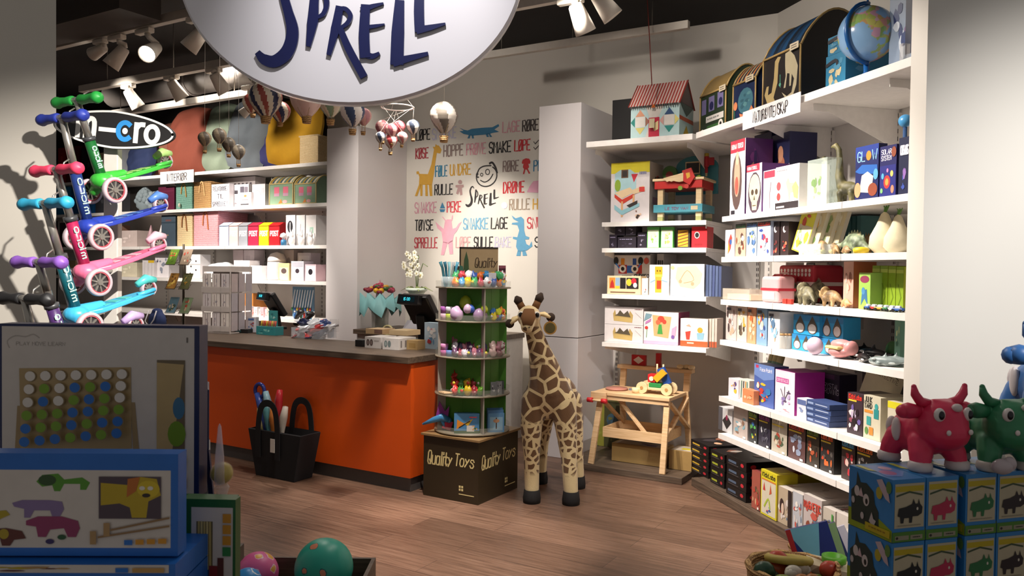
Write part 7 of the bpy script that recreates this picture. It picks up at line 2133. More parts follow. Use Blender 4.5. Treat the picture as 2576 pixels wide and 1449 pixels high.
t = thing('foil_dragon', 'blue and purple shiny dragon toy sticking out of the sweet stand', 'toy')
b = MB()
blob(b, [('t', [(-.13, 0, .04), (-.06, 0, .07), (0, 0, .09), (.05, 0, .07)], [.008, .02, .028, .02]), ('t', [(0, 0, .08), (.02, 0, .02)], [.018, .01])], m('#3f7fae', .2))
b.obj('body', t)
MB().plate([(-.05, .07), (-.02, .2), (.02, .13), (.05, .17), (.04, .07)], .006, m('#8a3a8a', .2)).obj('wing', t)
MB().plate([(.0, .02), (.06, -.0), (.08, .06), (.03, .07)], .006, m('#b5304a', .2), (0, -.01, 0)).obj('wing', t)
inrack(t, 1106, 0, .2, -5)
x, y = SXc - .19, SYc - .19
# ---------------------------------------------------------------- giraffe


def _gir(nt, b):
    tc = N(nt, 'ShaderNodeTexCoord')
    sp = N(nt, 'ShaderNodeSeparateXYZ')
    nt.links.new(tc.outputs['Object'], sp.inputs[0])
    big = N(nt, 'ShaderNodeTexVoronoi', feature='DISTANCE_TO_EDGE', Scale=9.5)
    sm = N(nt, 'ShaderNodeTexVoronoi', feature='DISTANCE_TO_EDGE', Scale=19.0)
    for v in (big, sm):
        nt.links.new(tc.outputs['Object'], v.inputs['Vector'])

    def rampf(lo, hi, src):
        r_ = N(nt, 'ShaderNodeMapRange')
        r_.inputs[1].default_value, r_.inputs[2].default_value = lo, hi
        nt.links.new(src, r_.inputs[0])
        return r_.outputs[0]
    fb = rampf(.08, .095, big.outputs['Distance'])
    fs = rampf(.13, .16, sm.outputs['Distance'])
    up = rampf(.50, .58, sp.outputs['Z'])
    low = rampf(.16, .24, sp.outputs['Z'])
    mx = N(nt, 'ShaderNodeMix', data_type='FLOAT')
    nk = N(nt, 'ShaderNodeTexVoronoi', feature='DISTANCE_TO_EDGE', Scale=14.0)
    nt.links.new(tc.outputs['Object'], nk.inputs['Vector'])
    fn_ = rampf(.12, .14, nk.outputs['Distance'])
    my = N(nt, 'ShaderNodeMix', data_type='FLOAT')
    nt.links.new(rampf(.9, .98, sp.outputs['Z']), my.inputs[0])
    nt.links.new(fb, my.inputs[2])
    nt.links.new(fn_, my.inputs[3])
    nt.links.new(up, mx.inputs[0])
    nt.links.new(fs, mx.inputs[2])
    nt.links.new(my.outputs[0], mx.inputs[3])
    mu = N(nt, 'ShaderNodeMath', operation='MULTIPLY')
    nt.links.new(mx.outputs[0], mu.inputs[0])
    nt.links.new(low, mu.inputs[1])
    hd = rampf(1.2, 1.17, sp.outputs['Z'])
    mu2 = N(nt, 'ShaderNodeMath', operation='MULTIPLY')
    nt.links.new(mu.outputs[0], mu2.inputs[0])
    nt.links.new(hd, mu2.inputs[1])
    ramp(nt, [(.3, '#d8c191'), (.7, '#664626')], mu2.outputs[0], b.inputs['Base Color'])
    n = N(nt, 'ShaderNodeTexNoise', Scale=180.0)
    bp = N(nt, 'ShaderNodeBump', Strength=.5, Distance=.006)
    nt.links.new(n.outputs[0], bp.inputs['Height'])
    nt.links.new(bp.outputs[0], b.inputs['Normal'])
    b.inputs['Sheen Weight'].default_value = .3


GIR = nodes_mat('giraffe_plush', _gir, .9)
t = thing('plush_giraffe', 'tall standing plush giraffe with brown patches and a round ear tag', 'plush giraffe', (.3, 5.5, 0))
b = MB()
O = V((.3, 5.5, 0))
P_ = lambda *q: tuple(V(q) - O)
segs = [('e', P_(.285, 5.52, .69), (.15, .27, .165)), ('e', P_(.255, 5.37, .72), (.155, .13, .17)), ('e', P_(.34, 5.68, .66), (.14, .12, .15)),
        ('t', [P_(.255, 5.37, .74), P_(.225, 5.345, .9), P_(.185, 5.32, 1.03), P_(.15, 5.3, 1.14), P_(.125, 5.285, 1.23)], [.14, .105, .075, .06, .056]),
        ('e', P_(.115, 5.27, 1.245), (.08, .09, .078)), ('t', [P_(.115, 5.26, 1.24), P_(.105, 5.2, 1.215), P_(.10, 5.15, 1.185)], [.066, .052, .042]), ('e', P_(.10, 5.145, 1.178), (.042, .03, .032))]
for a in ([(.165, 5.36, .68), (.14, 5.34, .5), (.145, 5.32, .3), (.15, 5.31, .08)], [(.35, 5.35, .68), (.375, 5.32, .5), (.395, 5.3, .3), (.41, 5.28, .08)], [(.26, 5.72, .62), (.235, 5.75, .45), (.225, 5.79, .28), (.22, 5.8, .08)], [(.42, 5.7, .62), (.45, 5.69, .45), (.47, 5.68, .28), (.485, 5.68, .08)]):
    segs.append(('t', [P_(*q) for q in a], [.095, .076, .056, .05]))
blob(b, segs, GIR)
b.obj('body', t, 0, 0, .011, 4)
HOOF = m('#151212', .85)
for hx, hy in ((.15, 5.305), (.41, 5.275), (.22, 5.8), (.485, 5.68)):
    MB().lathe([(.058, 0), (.06, .03), (.053, .085), (0, .09)], HOOF, 20, P_(hx, hy, 0)).obj('hoof', t)
DK_ = m('#33241a', .9)
BRN = m('#6d4826', .9)
for p, q, r_ in (((.07, 5.285, 1.3), (.035, 5.29, 1.365), 1), ((.155, 5.285, 1.305), (.19, 5.29, 1.385), 1)):
    hb = MB()
    P0, P1 = V(P_(*p)), V(P_(*q))
    hb.tube([P0, P0 + (P1 - P0) * .6], [.026, .024], BRN, 12)
    hb.tube([P0 + (P1 - P0) * .55, P0 + (P1 - P0) * .9, P0 + (P1 - P0) * 1.25], [.026, .03, .008], DK_, 12)
    hb.obj('horn', t)
for sx, pts in ((-1, [(.06, 5.28, 1.25), (.02, 5.26, 1.23), (-.012, 5.25, 1.2)]), (1, [(.17, 5.28, 1.265), (.215, 5.265, 1.265), (.258, 5.26, 1.245)])):
    eb = MB()
    eb.tube([P_(*q) for q in pts], [.022, .038, .026], m('#d8c191', .9), 12, False, .45)
    eb.ell(P_(*pts[2]), (.03, .018, .03), DK_, 12, 8)
    eb.obj('ear', t)
for ex in (.062, .165):
    ey = MB()
    ey.ell(P_(ex, 5.203, 1.262), (.022, .016, .024), m('#d9d2c6', .4), 12, 8)
    eo = ey.obj('eye', t)
    MB().ell(P_(ex + (-.002 if ex < .1 else .002), 5.193, 1.262), (.015, .012, .017), m('#0e0c0c', .1), 12, 8).obj('pupil', eo)
MB().tube([P_(.113, 5.185, 1.3), P_(.108, 5.155, 1.25), P_(.103, 5.118, 1.2)], [.034, .05, .032], BRN, 14, False, .3).obj('forehead_patch', t)
for nx in (.088, .113):
    MB().ell(P_(nx, 5.112, 1.186), (.005, .004, .005), m('#2a1c14'), 8, 6).obj('nostril', t)
MB().tube([P_(.16, 5.37, 1.24), P_(.2, 5.4, 1.1), P_(.25, 5.44, .95), P_(.28, 5.47, .86)], [.012, .016, .016, .01], BRN, 8).obj('mane', t)
MB().tube([P_(.36, 5.79, .7), P_(.37, 5.83, .6), P_(.37, 5.83, .48)], [.016, .01, .02], BRN, 8).obj('tail', t)
tg = MB().cyl(P_(.255, 5.25, 1.175), P_(.255, 5.246, 1.175), .044, m('#a87f3a', .5), n=24)
tg.cyl(P_(.255, 5.2465, 1.175), P_(.255, 5.2445, 1.175), .034, m('#5a5028', .5), n=24)
tg.bar(P_(.247, 5.255, 1.25), P_(.253, 5.248, 1.215), .006, .002, m('#b5302a'))
tg.obj('ear_tag', t)

# ---------------------------------------------------------------- tote bag with foil sticks
x0, _ = FB.hit(648, 1120, 4.16)
x1, _ = FB.hit(768, 1120, 4.16)
xc = (x0 + x1) / 2
t = thing('tote_bag', 'black tote bag with two handles standing against the orange counter', 'bag')
FELT = m('#17161a', .85)
wb_, hb_ = .55, .345
b = MB()
q = [(-.2, -.09), (.2, -.09), (.2, .09), (-.2, .09)]
q2 = [(-.275, -.1), (.275, -.1), (.275, .1), (-.275, .1)]
b.add([(x, y, 0) for x, y in q] + [(x, y, hb_) for x, y in q2] + [(x * .97, y * .9, hb_) for x, y in q2] + [(x * .97, y * .85, .02) for x, y in q], [(3, 2, 1, 0)] + [(i, (i + 1) % 4, 4 + (i + 1) % 4, 4 + i) for i in range(4)] + [(4 + i, 4 + (i + 1) % 4, 8 + (i + 1) % 4, 8 + i) for i in range(4)] + [(8 + (i + 1) % 4, 8 + i, 12 + i, 12 + (i + 1) % 4) for i in range(4)] + [(12, 13, 14, 15)], FELT)
b.obj('body', t, bev=.006)
for yy in (-.115, .115):
    MB().ribbon([(-.1, .16), (-.1, hb_ + .02), (-.07, hb_ + .17), (0, hb_ + .21), (.07, hb_ + .17), (.1, hb_ + .02), (.1, .16)], .05, .005, FELT, (-.05 if yy < 0 else .06, yy, 0), MU, MW, 5).obj('handle', t)
MB().box(-.01, .035, -.124, -.121, .2, .3, m('#d8d4ce', .5)).obj('price_tag', t)
put(t, FB, xc, 4.19, 0)
for i, (dx, hh, c, lx) in enumerate(((-.16, .6, '#3a52a0', -.1), (-.12, .62, '#8fb5c4', -.06), (-.07, .64, '#c2303a', .03), (-.19, .5, '#d8c88a', -.04), (-.1, .5, '#c87a3a', .0), (-.03, .52, '#d8d0c4', .05), (-.14, .55, '#5f9aa0', -.02))):
    b = MB().tube([(dx, 0, .03), (dx, -.01, .3), (dx + lx * .6, -.02, hh - .08), (dx + lx, -.02, hh)], [.012, .016, .03, .02], m(c, .25), 8)
    put(tag(b.obj('foil_stick'), '%s twisted foil toy sticking out of the black tote bag' % ['blue', 'pale blue', 'red', 'cream', 'orange', 'white', 'teal'][i], 'foil toy', 'foil toys in the tote bag'), FB, xc, 4.18 + .012 * (i % 3), .0)
t = thing('foil_ring', 'dark blue loop shaped foil toy above the tote bag', 'foil toy')
MB().tube([(.05 * math.cos(a), 0, .05 * math.sin(a)) for a in (R(k) for k in range(0, 360, 20))], .014, m('#2a3a8a', .25), 8, True).obj('loop', t)
MB().tube([(.02, .01, -.05), (.05, .02, -.2), (.06, .02, -.5)], .007, m('#d8d4d0'), 6).obj('stick', t)
put(t, FB, xc - .24, 4.17, .62)

# ---------------------------------------------------------------- hot air balloons
def balloon(label, px, py, rp, Y, cols, twist, pbk, group='paper hot air balloons', s=1.0, string=True):
    c = at(px, py, Y)
    r_ = rp / F * Y
    bk = at(pbk[0], pbk[1], Y)
    t = thing('hot_air_balloon', label, 'toy balloon', tuple(c), 0, group)
    b = MB()
    n = 64
    prof = [(r_ * q, r_ * z) for q, z in ((.22, -1.18), (.42, -.98), (.68, -.68), (.88, -.36), (.985, 0), (.95, .32), (.8, .6), (.56, .83), (.28, .96), (0.0001, 1.0))]
    ms_ = [m(k, .45) for k in cols]
    pf = []
    for (ra, za), (rb_, zb_) in zip(prof, prof[1:]):
        pf += [(ra + (rb_ - ra) * k / 3, za + (zb_ - za) * k / 3) for k in range(3)]
    pf.append(prof[-1])
    b.lathe(pf, ms_[0], n, (0, 0, 0), lambda i, j: ms_[int((j + twist * i * .45) % n * len(cols) * 4 / n) % len(cols)])
    b.obj('envelope', t)
    d = bk - c
    hb = r_ * .42
    b = MB().lathe([(hb * .62, -hb * .55), (hb * .78, hb * .5), (hb * .7, hb * .5), (hb * .5, -hb * .4), (0, -hb * .4)], WICKER, 14, (d.x * .3, 0, d.z))
    b.obj('basket', t)
    b = MB()
    for k in range(6):
        a = 2 * math.pi * k / 6
        b.tube([(r_ * .72 * math.cos(a), r_ * .72 * math.sin(a), -r_ * .62), (r_ * .24 * math.cos(a), r_ * .24 * math.sin(a), -r_ * 1.18), (d.x * .3 + hb * .7 * math.cos(a), hb * .7 * math.sin(a), d.z + hb * .5)], max(.0012, r_ * .018), m('#b39468', .8), 5)
    b.obj('rigging', t)
    if string:
        MB().tube([(0, 0, r_ * .99), (0, 0, CEIL - c.z)], .0012, m('#cfc8bc'), 4).obj('string', t)
    return t


NV, RD, CR, PK, GN, GY, BE = '#2a2f52', '#9a4a40', '#d8cdb8', '#d3a5a0', '#7f9a80', '#6f685f', '#a5937a'
balloon('large tricolour balloon in navy, red and cream beneath the sign', 668, 247, 42, 4.8, [CR, RD, CR, NV], 1, (670, 301))
balloon('small red striped balloon half hidden behind the tricolour one, by the spotlight', 632, 258, 22, 5.3, [RD, CR], 1, (646, 291))
balloon('red and navy striped balloon behind the tricolour one, over the mustard cushion', 706, 280, 25, 5.2, [RD, NV, CR], 1, (702, 312))
balloon('plain pale pink balloon with tan basket beneath the sign', 770, 250, 40, 4.8, ['#d9b3a8', '#e2c2b8'], 1, (775, 301))
balloon('pale green and cream striped balloon beneath the sign', 832, 255, 33, 5.2, [GN, CR], 1, (831, 308))
balloon('blue and white striped balloon beside the green one', 887, 282, 31, 4.9, ['#3a4a6a', '#e6e2dc'], 1, (887, 332))
balloon('pink striped balloon overlapping the blue and white one', 915, 292, 20, 5.1, [PK, '#b58088'], 1, (911, 335))
balloon('grey and silver striped balloon hanging alone before the wall words', 1117, 292, 36, 5.0, [GY, '#c9c2b8'], 1, (1117, 350))
pc = at(1000, 270, 4.9)
t = thing('balloon_mobile', 'white ring mobile hanger holding the cluster of small pink balloons', 'mobile', tuple(pc))
MB().tube([(.1 * math.cos(a), .1 * math.sin(a), 0) for a in (R(k) for k in range(0, 360, 15))], .004, m('#e2ddd6', .4), 8, True).obj('ring', t)
for k in range(3):
    a = k * 2.1
    MB().tube([(.1 * math.cos(a), .1 * math.sin(a), 0), (0, 0, .12)], .0012, m('#d8d2ca'), 4).obj('cord', t)
MB().tube([(0, 0, .12), (0, 0, CEIL - pc.z)], .0012, m('#d8d2ca'), 4).obj('string', t)


def minis(rows, Y, topz, group):
    for i, (px, py, rp, cols, lab, bx, by) in enumerate(rows):
        Y += .1 * (-1) ** i
        o = balloon(lab, px, py, rp, Y, cols, 1, (bx, by), group, 1, False)
        z = at(px, py, Y).z
        c = at(px, py, Y)
        end = V((0, 0, topz - z)) if topz == CEIL else pc - c + V((.1 * math.cos(i * .9 + (Y < 4.83)), .1 * math.sin(i * .9 + (Y < 4.83)), 0))
        MB().tube([(0, 0, rp / F * Y), end], .001, m('#d8d2ca'), 4).obj('string', o)


minis([(962, 320, 18, [PK, '#a5606a'], 'pink mini balloon farthest from the lone grey one in the ring mobile', 962, 358), (985, 326, 16, ['#8a4a55', PK], 'dark pink mini balloon in the ring mobile', 985, 362), (1004, 319, 16, ['#a8404a', '#c87a80'], 'red mini balloon at the top middle of the ring mobile', 1006, 352)], 4.86, pc.z, 'mini balloons in the ring mobile')
minis([(1039, 318, 17, ['#3a4458', '#e8e4de'], 'navy and white mini balloon nearest the lone grey one', 1040, 352), (957, 344, 13, ['#3a4458', '#e0dad4'], 'navy and white mini balloon low on the mobile, by the partition', 958, 376), (983, 353, 17, ['#b5484a', '#e8ded8'], 'red and white mini balloon hanging lowest in the mobile', 980, 386), (1012, 345, 14, ['#c87a7a', '#e6d8d2'], 'coral mini balloon low in the mobile', 1007, 368)], 4.78, pc.z, 'mini balloons in the ring mobile')
minis([(515, 348, 17, [BE, '#6a6258'], 'beige striped mini balloon by the terracotta cushion', 515, 382), (552, 340, 18, ['#9a8c78', '#655e56'], 'beige striped mini balloon hanging highest before the sage cushion', 551, 377), (575, 362, 17, ['#8a8072', '#5d574f'], 'grey beige mini balloon third along before the cushions', 577, 392), (600, 381, 17, ['#a59a88', '#6a645c'], 'grey beige mini balloon hanging lowest before the cushions', 601, 416)], 5.6, CEIL, 'mini balloons before the cushions')

# ---------------------------------------------------------------- shop sign
SY = 3.4
sc_c = at(884, -80, SY)
k_ = SY / F
t = thing('shop_sign', 'large white oval shop sign with navy brush lettering', 'sign', tuple(sc_c))
n = 96
b = MB()
outl = lambda s_: [(430 * k_ * s_ * math.cos(2 * math.pi * j / n), 342 * k_ * s_ * math.sin(2 * math.pi * j / n)) for j in range(n)]
oa, ob, oc = outl(.985), outl(1), outl(.985)
vs_ = [(x, -.035, z) for x, z in oa] + [(x, -.02, z) for x, z in ob] + [(x, .02, z) for x, z in ob] + [(x, .035, z) for x, z in oc]
b.add(vs_, [tuple(range(n))] + [(i * n + j, (i + 1) * n + j, (i + 1) * n + (j + 1) % n, i * n + (j + 1) % n) for i in range(3) for j in range(n)] + [tuple(range(4 * n - 1, 3 * n - 1, -1))], m('#dedbe0', .25, 0, .01, 3))
b.obj('board', t)
for nm_, sl in (('letter_s', 0), ):
    pass
b = MB()
sx = lambda X, Y: ((X / 2.927 + 440 - 884) * k_, (-Y / 2.927 - 80) * k_)
brushes(b, sx, k_ / 2.927, m('#141a4a', .3), .012, (0, -.048, 0), MU, MW)
b.obj('lettering', t)
for x in (-.35, .35):
    MB().tube([(x, 0, .3), (x, 0, 1.2)], .004, m('#8a8680', .4, .6), 6).obj('cable', t)

# ---------------------------------------------------------------- scooters
def scooter(label, grip, head, tail, Y, cg, cs, cdk, cf, text=None, group='three-wheeled scooters on the display rack'):
    h = at(*head, Y)
    t = thing('kick_scooter', label, 'scooter', tuple(h), R(62), group)
    fx, fn = V((math.cos(R(62)), math.sin(R(62)), 0)), V((-math.sin(R(62)), math.cos(R(62)), 0))

    def inplane(px):
        d = ray(*px)
        o = V((0, 0, EYE))
        w_ = o + d * ((h - o).dot(fn) / d.dot(fn)) - h
        return V((w_.dot(fx), 0, w_.z))
    g, e = inplane(grip), inplane(tail)
    SIL = m('#a9a49c', .3, .8)
    low = g * .52
    b = MB().tube([g * .02, low], .021, m(cs, .35), 14)
    nn = V((0, -1, 0))
    if text:
        d = g.normalized()
        write(b, text, .05, -.012, low.length - .03, .012, m('#9fb8b0', .4), nn * .0215 + V((0, 0, 0)), d, V((0, -1, 0)).cross(d) * -1, .2)
    b.obj('lower_stem', t)
    MB().tube([low * .98, g], [.015, .013], SIL, 12).obj('upper_stem', t)
    MB().tube([low * .96, low * 1.05], .025, m('#3a3a3c', .4), 12).obj('clamp', t)
    bar = MB().cyl(g + V((0, -.05, 0)), g + V((0, .05, 0)), .013, SIL, n=12).obj('handlebar', t)
    for s_ in (-1, 1):
        gb = MB()
        gb.lathe([(.016, .0), (.02, .01), (.017, .05), (.02, .09), (.024, .105), (.02, .12), (0, .126)], m(cg, .5), 16, g + V((0, s_ * .018, 0)), None, (0, s_, 0))
        gb.obj('grip', t)
    MB().tube([g + V((.02, 0, -.02)), g + V((.03, 0, .03)), g + V((.05, 0, .045))], .003, SIL, 6).obj('hook', t)
    u = e.normalized()
    w_ = u.cross(V((0, 1, 0)))
    w_ = -w_ if w_.z < 0 else w_
    L = e.length
    db = MB()
    db.plate([(.02, -.03), (.07, -.055), (L * .55, -.05), (L * .9, -.03), (L, -.025), (L, .025), (L * .9, .03), (L * .55, .05), (.07, .055), (.02, .03)], .018, m(cdk, .4), w_ * .0, u, V((0, 1, 0)))
    dk = db.obj('deck', t, bev=.004)
    for i in range(3):
        gr_ = MB().plate([(L * (.3 + .14 * i), -.03), (L * (.38 + .14 * i), -.03), (L * (.38 + .14 * i), .03), (L * (.3 + .14 * i), .03)], .0015, m(cf, .6), w_ * .002, u, V((0, 1, 0)))
        gr_.obj('grip_pad', dk)
    dl = MB().plate([(L * .06, -.008), (L * .95, -.008), (L * .95, .008), (L * .06, .008)], .0, m(cdk, .4), V((0, -.056, 0)), u, w_)
    fb_ = MB()
    blob(fb_, [('e', (0, 0, -.005), (.045, .05, .035)), ('t', [(0, -.05, -.045), (0, 0, -.005), (0, .05, -.045)], [.02, .03, .02]), ('t', [(0, 0, 0), u * .1], [.032, .02])], m(cdk, .35))
    fb_.obj('front_fork', t, 0, 0, .006)

    def wheel(c, r_, ax):
        a = V(ax).normalized()
        wb = MB().lathe([(r_ * .78, -.01), (r_ * .94, -.012), (r_, -.005), (r_, .005), (r_ * .94, .012), (r_ * .78, .01), (r_ * .78, -.01)], m('#b3a3a8', .3), 28, c, None, a)
        wo = wb.obj('wheel', t)
        hb = MB().lathe([(r_ * .2, -.012), (r_ * .2, .012), (0, .012)], SIL, 14, c, None, a)
        hb.lathe([(r_ * .7, -.008), (r_ * .79, -.008), (r_ * .79, .008), (r_ * .7, .008), (r_ * .7, -.008)], m('#b5505a', .4), 24, c, None, a)
        p1 = a.orthogonal().normalized()
        p2 = a.cross(p1)
        for k in range(9):
            f_ = 2 * math.pi * k / 9
            d = p1 * math.cos(f_) + p2 * math.sin(f_)
            hb.bar(V(c) + d * r_ * .15, V(c) + d * r_ * .74, .009, .006, SIL)
        hb.obj('spokes', wo)
        MB().lathe([(r_ * .66, 0), (0, .0005)], m('#2a2628', .5), 20, V(c) + a * -.001, None, a).obj('wheel_cover', wo)
    for s_ in (-1, 1):
        wheel(V((.0, s_ * .078, -.045)), .052, (0, 1, 0))
    wheel(e + V((-.01, 0, .004)), .034, (0, 1, 0))
    MB().tube([e - u * .055 + w_ * .034, e - u * .01 + w_ * .046, e + u * .03 + w_ * .03], [.012, .02, .014], m(cf, .4), 10).obj('brake', t)
    MB().tube([e + u * .0 + V((0, -.026, 0)), e - u * .08 + V((0, -.03, 0))], .009, m(cdk, .4), 8).obj('rear_fork', t)
    return t


scooter('green scooter hanging highest on the rack', (193, 252), (257, 452), (420, 408), 3.24, '#1c8a34', '#165a28', '#3aa838', '#a9cf7a', 'micro')
scooter('dark blue scooter hanging second from the top of the rack', (156, 296), (222, 568), (408, 517), 3.14, '#1f2f86', '#1b3068', '#25399a', '#4d76b8', 'micro')
scooter('pink scooter with crimson stem in the middle of the rack', (141, 427), (216, 680), (404, 618), 3.04, '#d53a5a', '#9a1d48', '#dd6a8c', '#cfa6b2', 'micro')
scooter('light blue scooter with dark teal stem, fourth on the rack', (113, 512), (192, 788), (378, 728), 2.94, '#2b95b8', '#10525c', '#3fa8d0', '#4fb6b0', 'micro')
scooter('purple scooter whose deck is hidden by the four in a row game box', (97, 660), (165, 885), (345, 820), 2.84, '#7d4fa8', '#43265a', '#7d4f9e', '#b59ac4', 'micro')
scooter('black scooter with only its handlebar end and stem above the game box', (62, 752), (120, 990), (280, 930), 2.74, '#1a191a', '#5a5550', '#3a3836', '#6a645c', None, 'black scooter on the rack')
t = thing('scooter_rack', 'pale metal display post carrying the scooters', 'rack')
rp = at(284, 500, 3.36)
b = MB().box(-.03, .03, -.02, .02, 0, at(284, 300, 3.36).z, m('#c4beb6', .4))
b.obj('post', t, bev=.004)
MB().box(-.35, .35, -.3, .06, 0, .03, m('#8a857e', .4)).obj('base', t, bev=.004)
for i, (px, py, Y) in enumerate(((257, 452, 3.24), (222, 568, 3.14), (216, 680, 3.04), (192, 788, 2.94), (165, 885, 2.84), (120, 990, 2.74))):
    q = at(px, py, Y) - V((rp.x, rp.y, 0))
    MB().tube([(0, 0, q.z + .0), (q.x * .5, q.y * .5, q.z - .02), (q.x + .04, q.y + .02, q.z - .035)], .007, m('#b5afa8', .35, .6), 8).obj('arm', t)
t.location = (rp.x, rp.y, 0)
t = thing('brand_sign', 'black oval sign with white ring and m-cro lettering above the scooters', 'sign')
mc = at(287, 326, 3.3)
q = 3.3 / F
b = MB()
ov = lambda s_, dy: [(153 * q * s_ * math.cos(R(a)), 48 * q * (s_ if s_ == 1 else s_ - .03) * math.sin(R(a)) * (1 - .12 * abs(math.cos(R(a))))) for a in range(0, 360, 6)]
b.plate(ov(1, 0), .012, m('#1c1a1a', .5))
b.obj('panel', t)
b = MB()
o1 = ov(.965, 0)
b.ribbon(o1 + o1[:2], .008, .0, m('#e2ded8', .5), (0, -.0015, 0))
b.obj('ring', t)
b = MB()
L1, CB = m('#dedad4', .5), m('#2f86c8', .5)
rb = lambda pts, mm=L1, w_=.02: b.ribbon([(px * q, pz * q) for px, pz in pts], w_, 0, mm, (0, -.0018, 0), MU, MW, 4)
rb([(-90, -25), (-90, 22)])
rb([(-90, 12), (-80, 22), (-70, 14), (-70, -25)])
rb([(-70, 12), (-60, 22), (-50, 14), (-50, -25)])
rb([(-35, -2), (2, -2)], L1, .018)
rb([(28 + 17 * math.cos(R(a)), -1 + 21 * math.sin(R(a))) for a in range(50, 315, 22)], CB)
b.plate([((28 + 7 * math.cos(R(a))) * q, (-1 + 8 * math.sin(R(a))) * q) for a in range(0, 360, 30)], 0, L1, (0, -.0018, 0))
rb([(56, -25), (56, 20)])
rb([(56, 8), (64, 18), (74, 19)])
ro = [[((96 + ra * math.cos(R(a))) * q, -.0019, (-3 + rz * math.sin(R(a))) * q) for a in range(0, 360, 15)] for ra, rz in ((21, 26), (9, 14))]
b.add(ro[0] + ro[1], [(k, 24 + k, 24 + (k + 1) % 24, (k + 1) % 24) for k in range(24)], L1)
b.obj('lettering', t)
t.location = mc
t.rotation_euler = (0, R(5), 0)
# ---------------------------------------------------------------- tables at the shop front
BLU, NVY = m('#1f5fa8', .4), m('#141f4d', .4)
TBL = m('#5a4c40', .6)


def front(name, label, cat, Y, px0, px1, py0, py1, d, body, prints, side=None, z=None, rot=0, group=None, lean=0):
    a, c = at(px0, py1, Y), at(px1, py1, Y)
    zt = at((px0 + px1) / 2, py0, Y).z
    z = a.z * .5 + c.z * .5 if z is None else z
    o = pbox(name, label, cat, c.x - a.x, d, zt - z, body, prints, group, side)
    o.location = ((a.x + c.x) / 2, Y + d / 2, z)
    o.rotation_euler = (R(lean), 0, R(rot))
    return o


WPAP = '#c9bfb6'
pr = [('r', 0, 0, 1, 1, '#141f4d'), ('r', .012, .02, .975, .985, WPAP), ('l', [(.05, .86), (.04, .9), (.08, .93), (.13, .925), (.17, .94), (.2, .92)], .003, '#a89e96', 3), ('t', 'PLAY MOVE LEARN', .085, .875, .33, .895, '#8f867e', .12), ('l', [(.94, .93), (.94, .905)], .004, '#6a625c'),
      ('p', [(.07, .1), (.09, .52), (.11, .52), (.11, .08)], '#9a8058'), ('p', [(.66, .55), (.68, .55), (.715, .1), (.68, .05)], '#9a8058'), ('p', [(.1, .74), (.66, .755), (.665, .28), (.11, .22)], '#a58b5f'), ('p', [(.79, .8), (.93, .8), (.93, .16), (.79, .16)], '#6a5a42'), ('p', [(.79, .785), (.925, .775), (.86, .2), (.79, .2)], '#b59a68'), ('e', .9, .52, .03, .065, '#3a6a8a'), ('e', .89, .37, .045, .075, '#6a8a1c'), ('e', .9, .21, .04, .07, '#6a7a1c'),
      ('r', .885, .05, .94, .115, '#c98a1c'), ('r', .825, .05, .88, .115, '#c98a1c')]
GB = ['wwwwwww', 'wgwbgbw', 'wbwgbgw', 'gggbbgg', 'bggbgbb', 'bbbgbgb']
for r_ in range(6):
    for c_ in range(7):
        cx_ = .16 + .077 * c_ - .002 * r_
        cy_ = .695 + .0035 * c_ - .0755 * r_ + .0013 * c_ * r_
        k = GB[r_][c_]
        pr += [('e', cx_, cy_, .029, .031, '#7d6845'), ('e', cx_ - .003, cy_, .026, .029, {'w': '#d8cfc4', 'g': '#73991f', 'b': '#1c66b5'}[k])]
o = front('board_game_box', 'large white game box picturing a wooden four in a row game', 'game box', 1.97, -2, 503, 817, 1246, .05, WPAP, pr, '#141f4d', None, -1)
b = MB()
zr = o.location.z
t = thing('display_table', 'dark display table under the boxed outdoor games', 'table')
MB().box(-.75, .37, -.3, .0, .76, .8, TBL).obj('table_top', t)
for sx in (-.7, .33):
    for sy in (-.26, -.03):
        MB().box(sx - .025, sx + .025, sy - .025, sy + .025, 0, .76, TBL).obj('leg', t)
t.location = (-1.0, 1.85, 0)
t = thing('display_table', 'narrow dark table under the four in a row game box', 'table')
MB().box(-.75, .28, .01, .3, .76, .8, TBL).obj('table_top', t)
for sx in (-.7, .24):
    for sy in (.04, .27):
        MB().box(sx - .025, sx + .025, sy - .025, sy + .025, 0, .76, TBL).obj('leg', t)
t.location = (-1.0, 1.85, 0)
b = MB().box(-.4, .16, 0, .15, 0, zr - .802, m('#3f352d', .7))
put(tag(b.obj('display_riser'), 'dark low riser under the four in a row game box', 'riser'), FW, -.98, 1.93, .801)
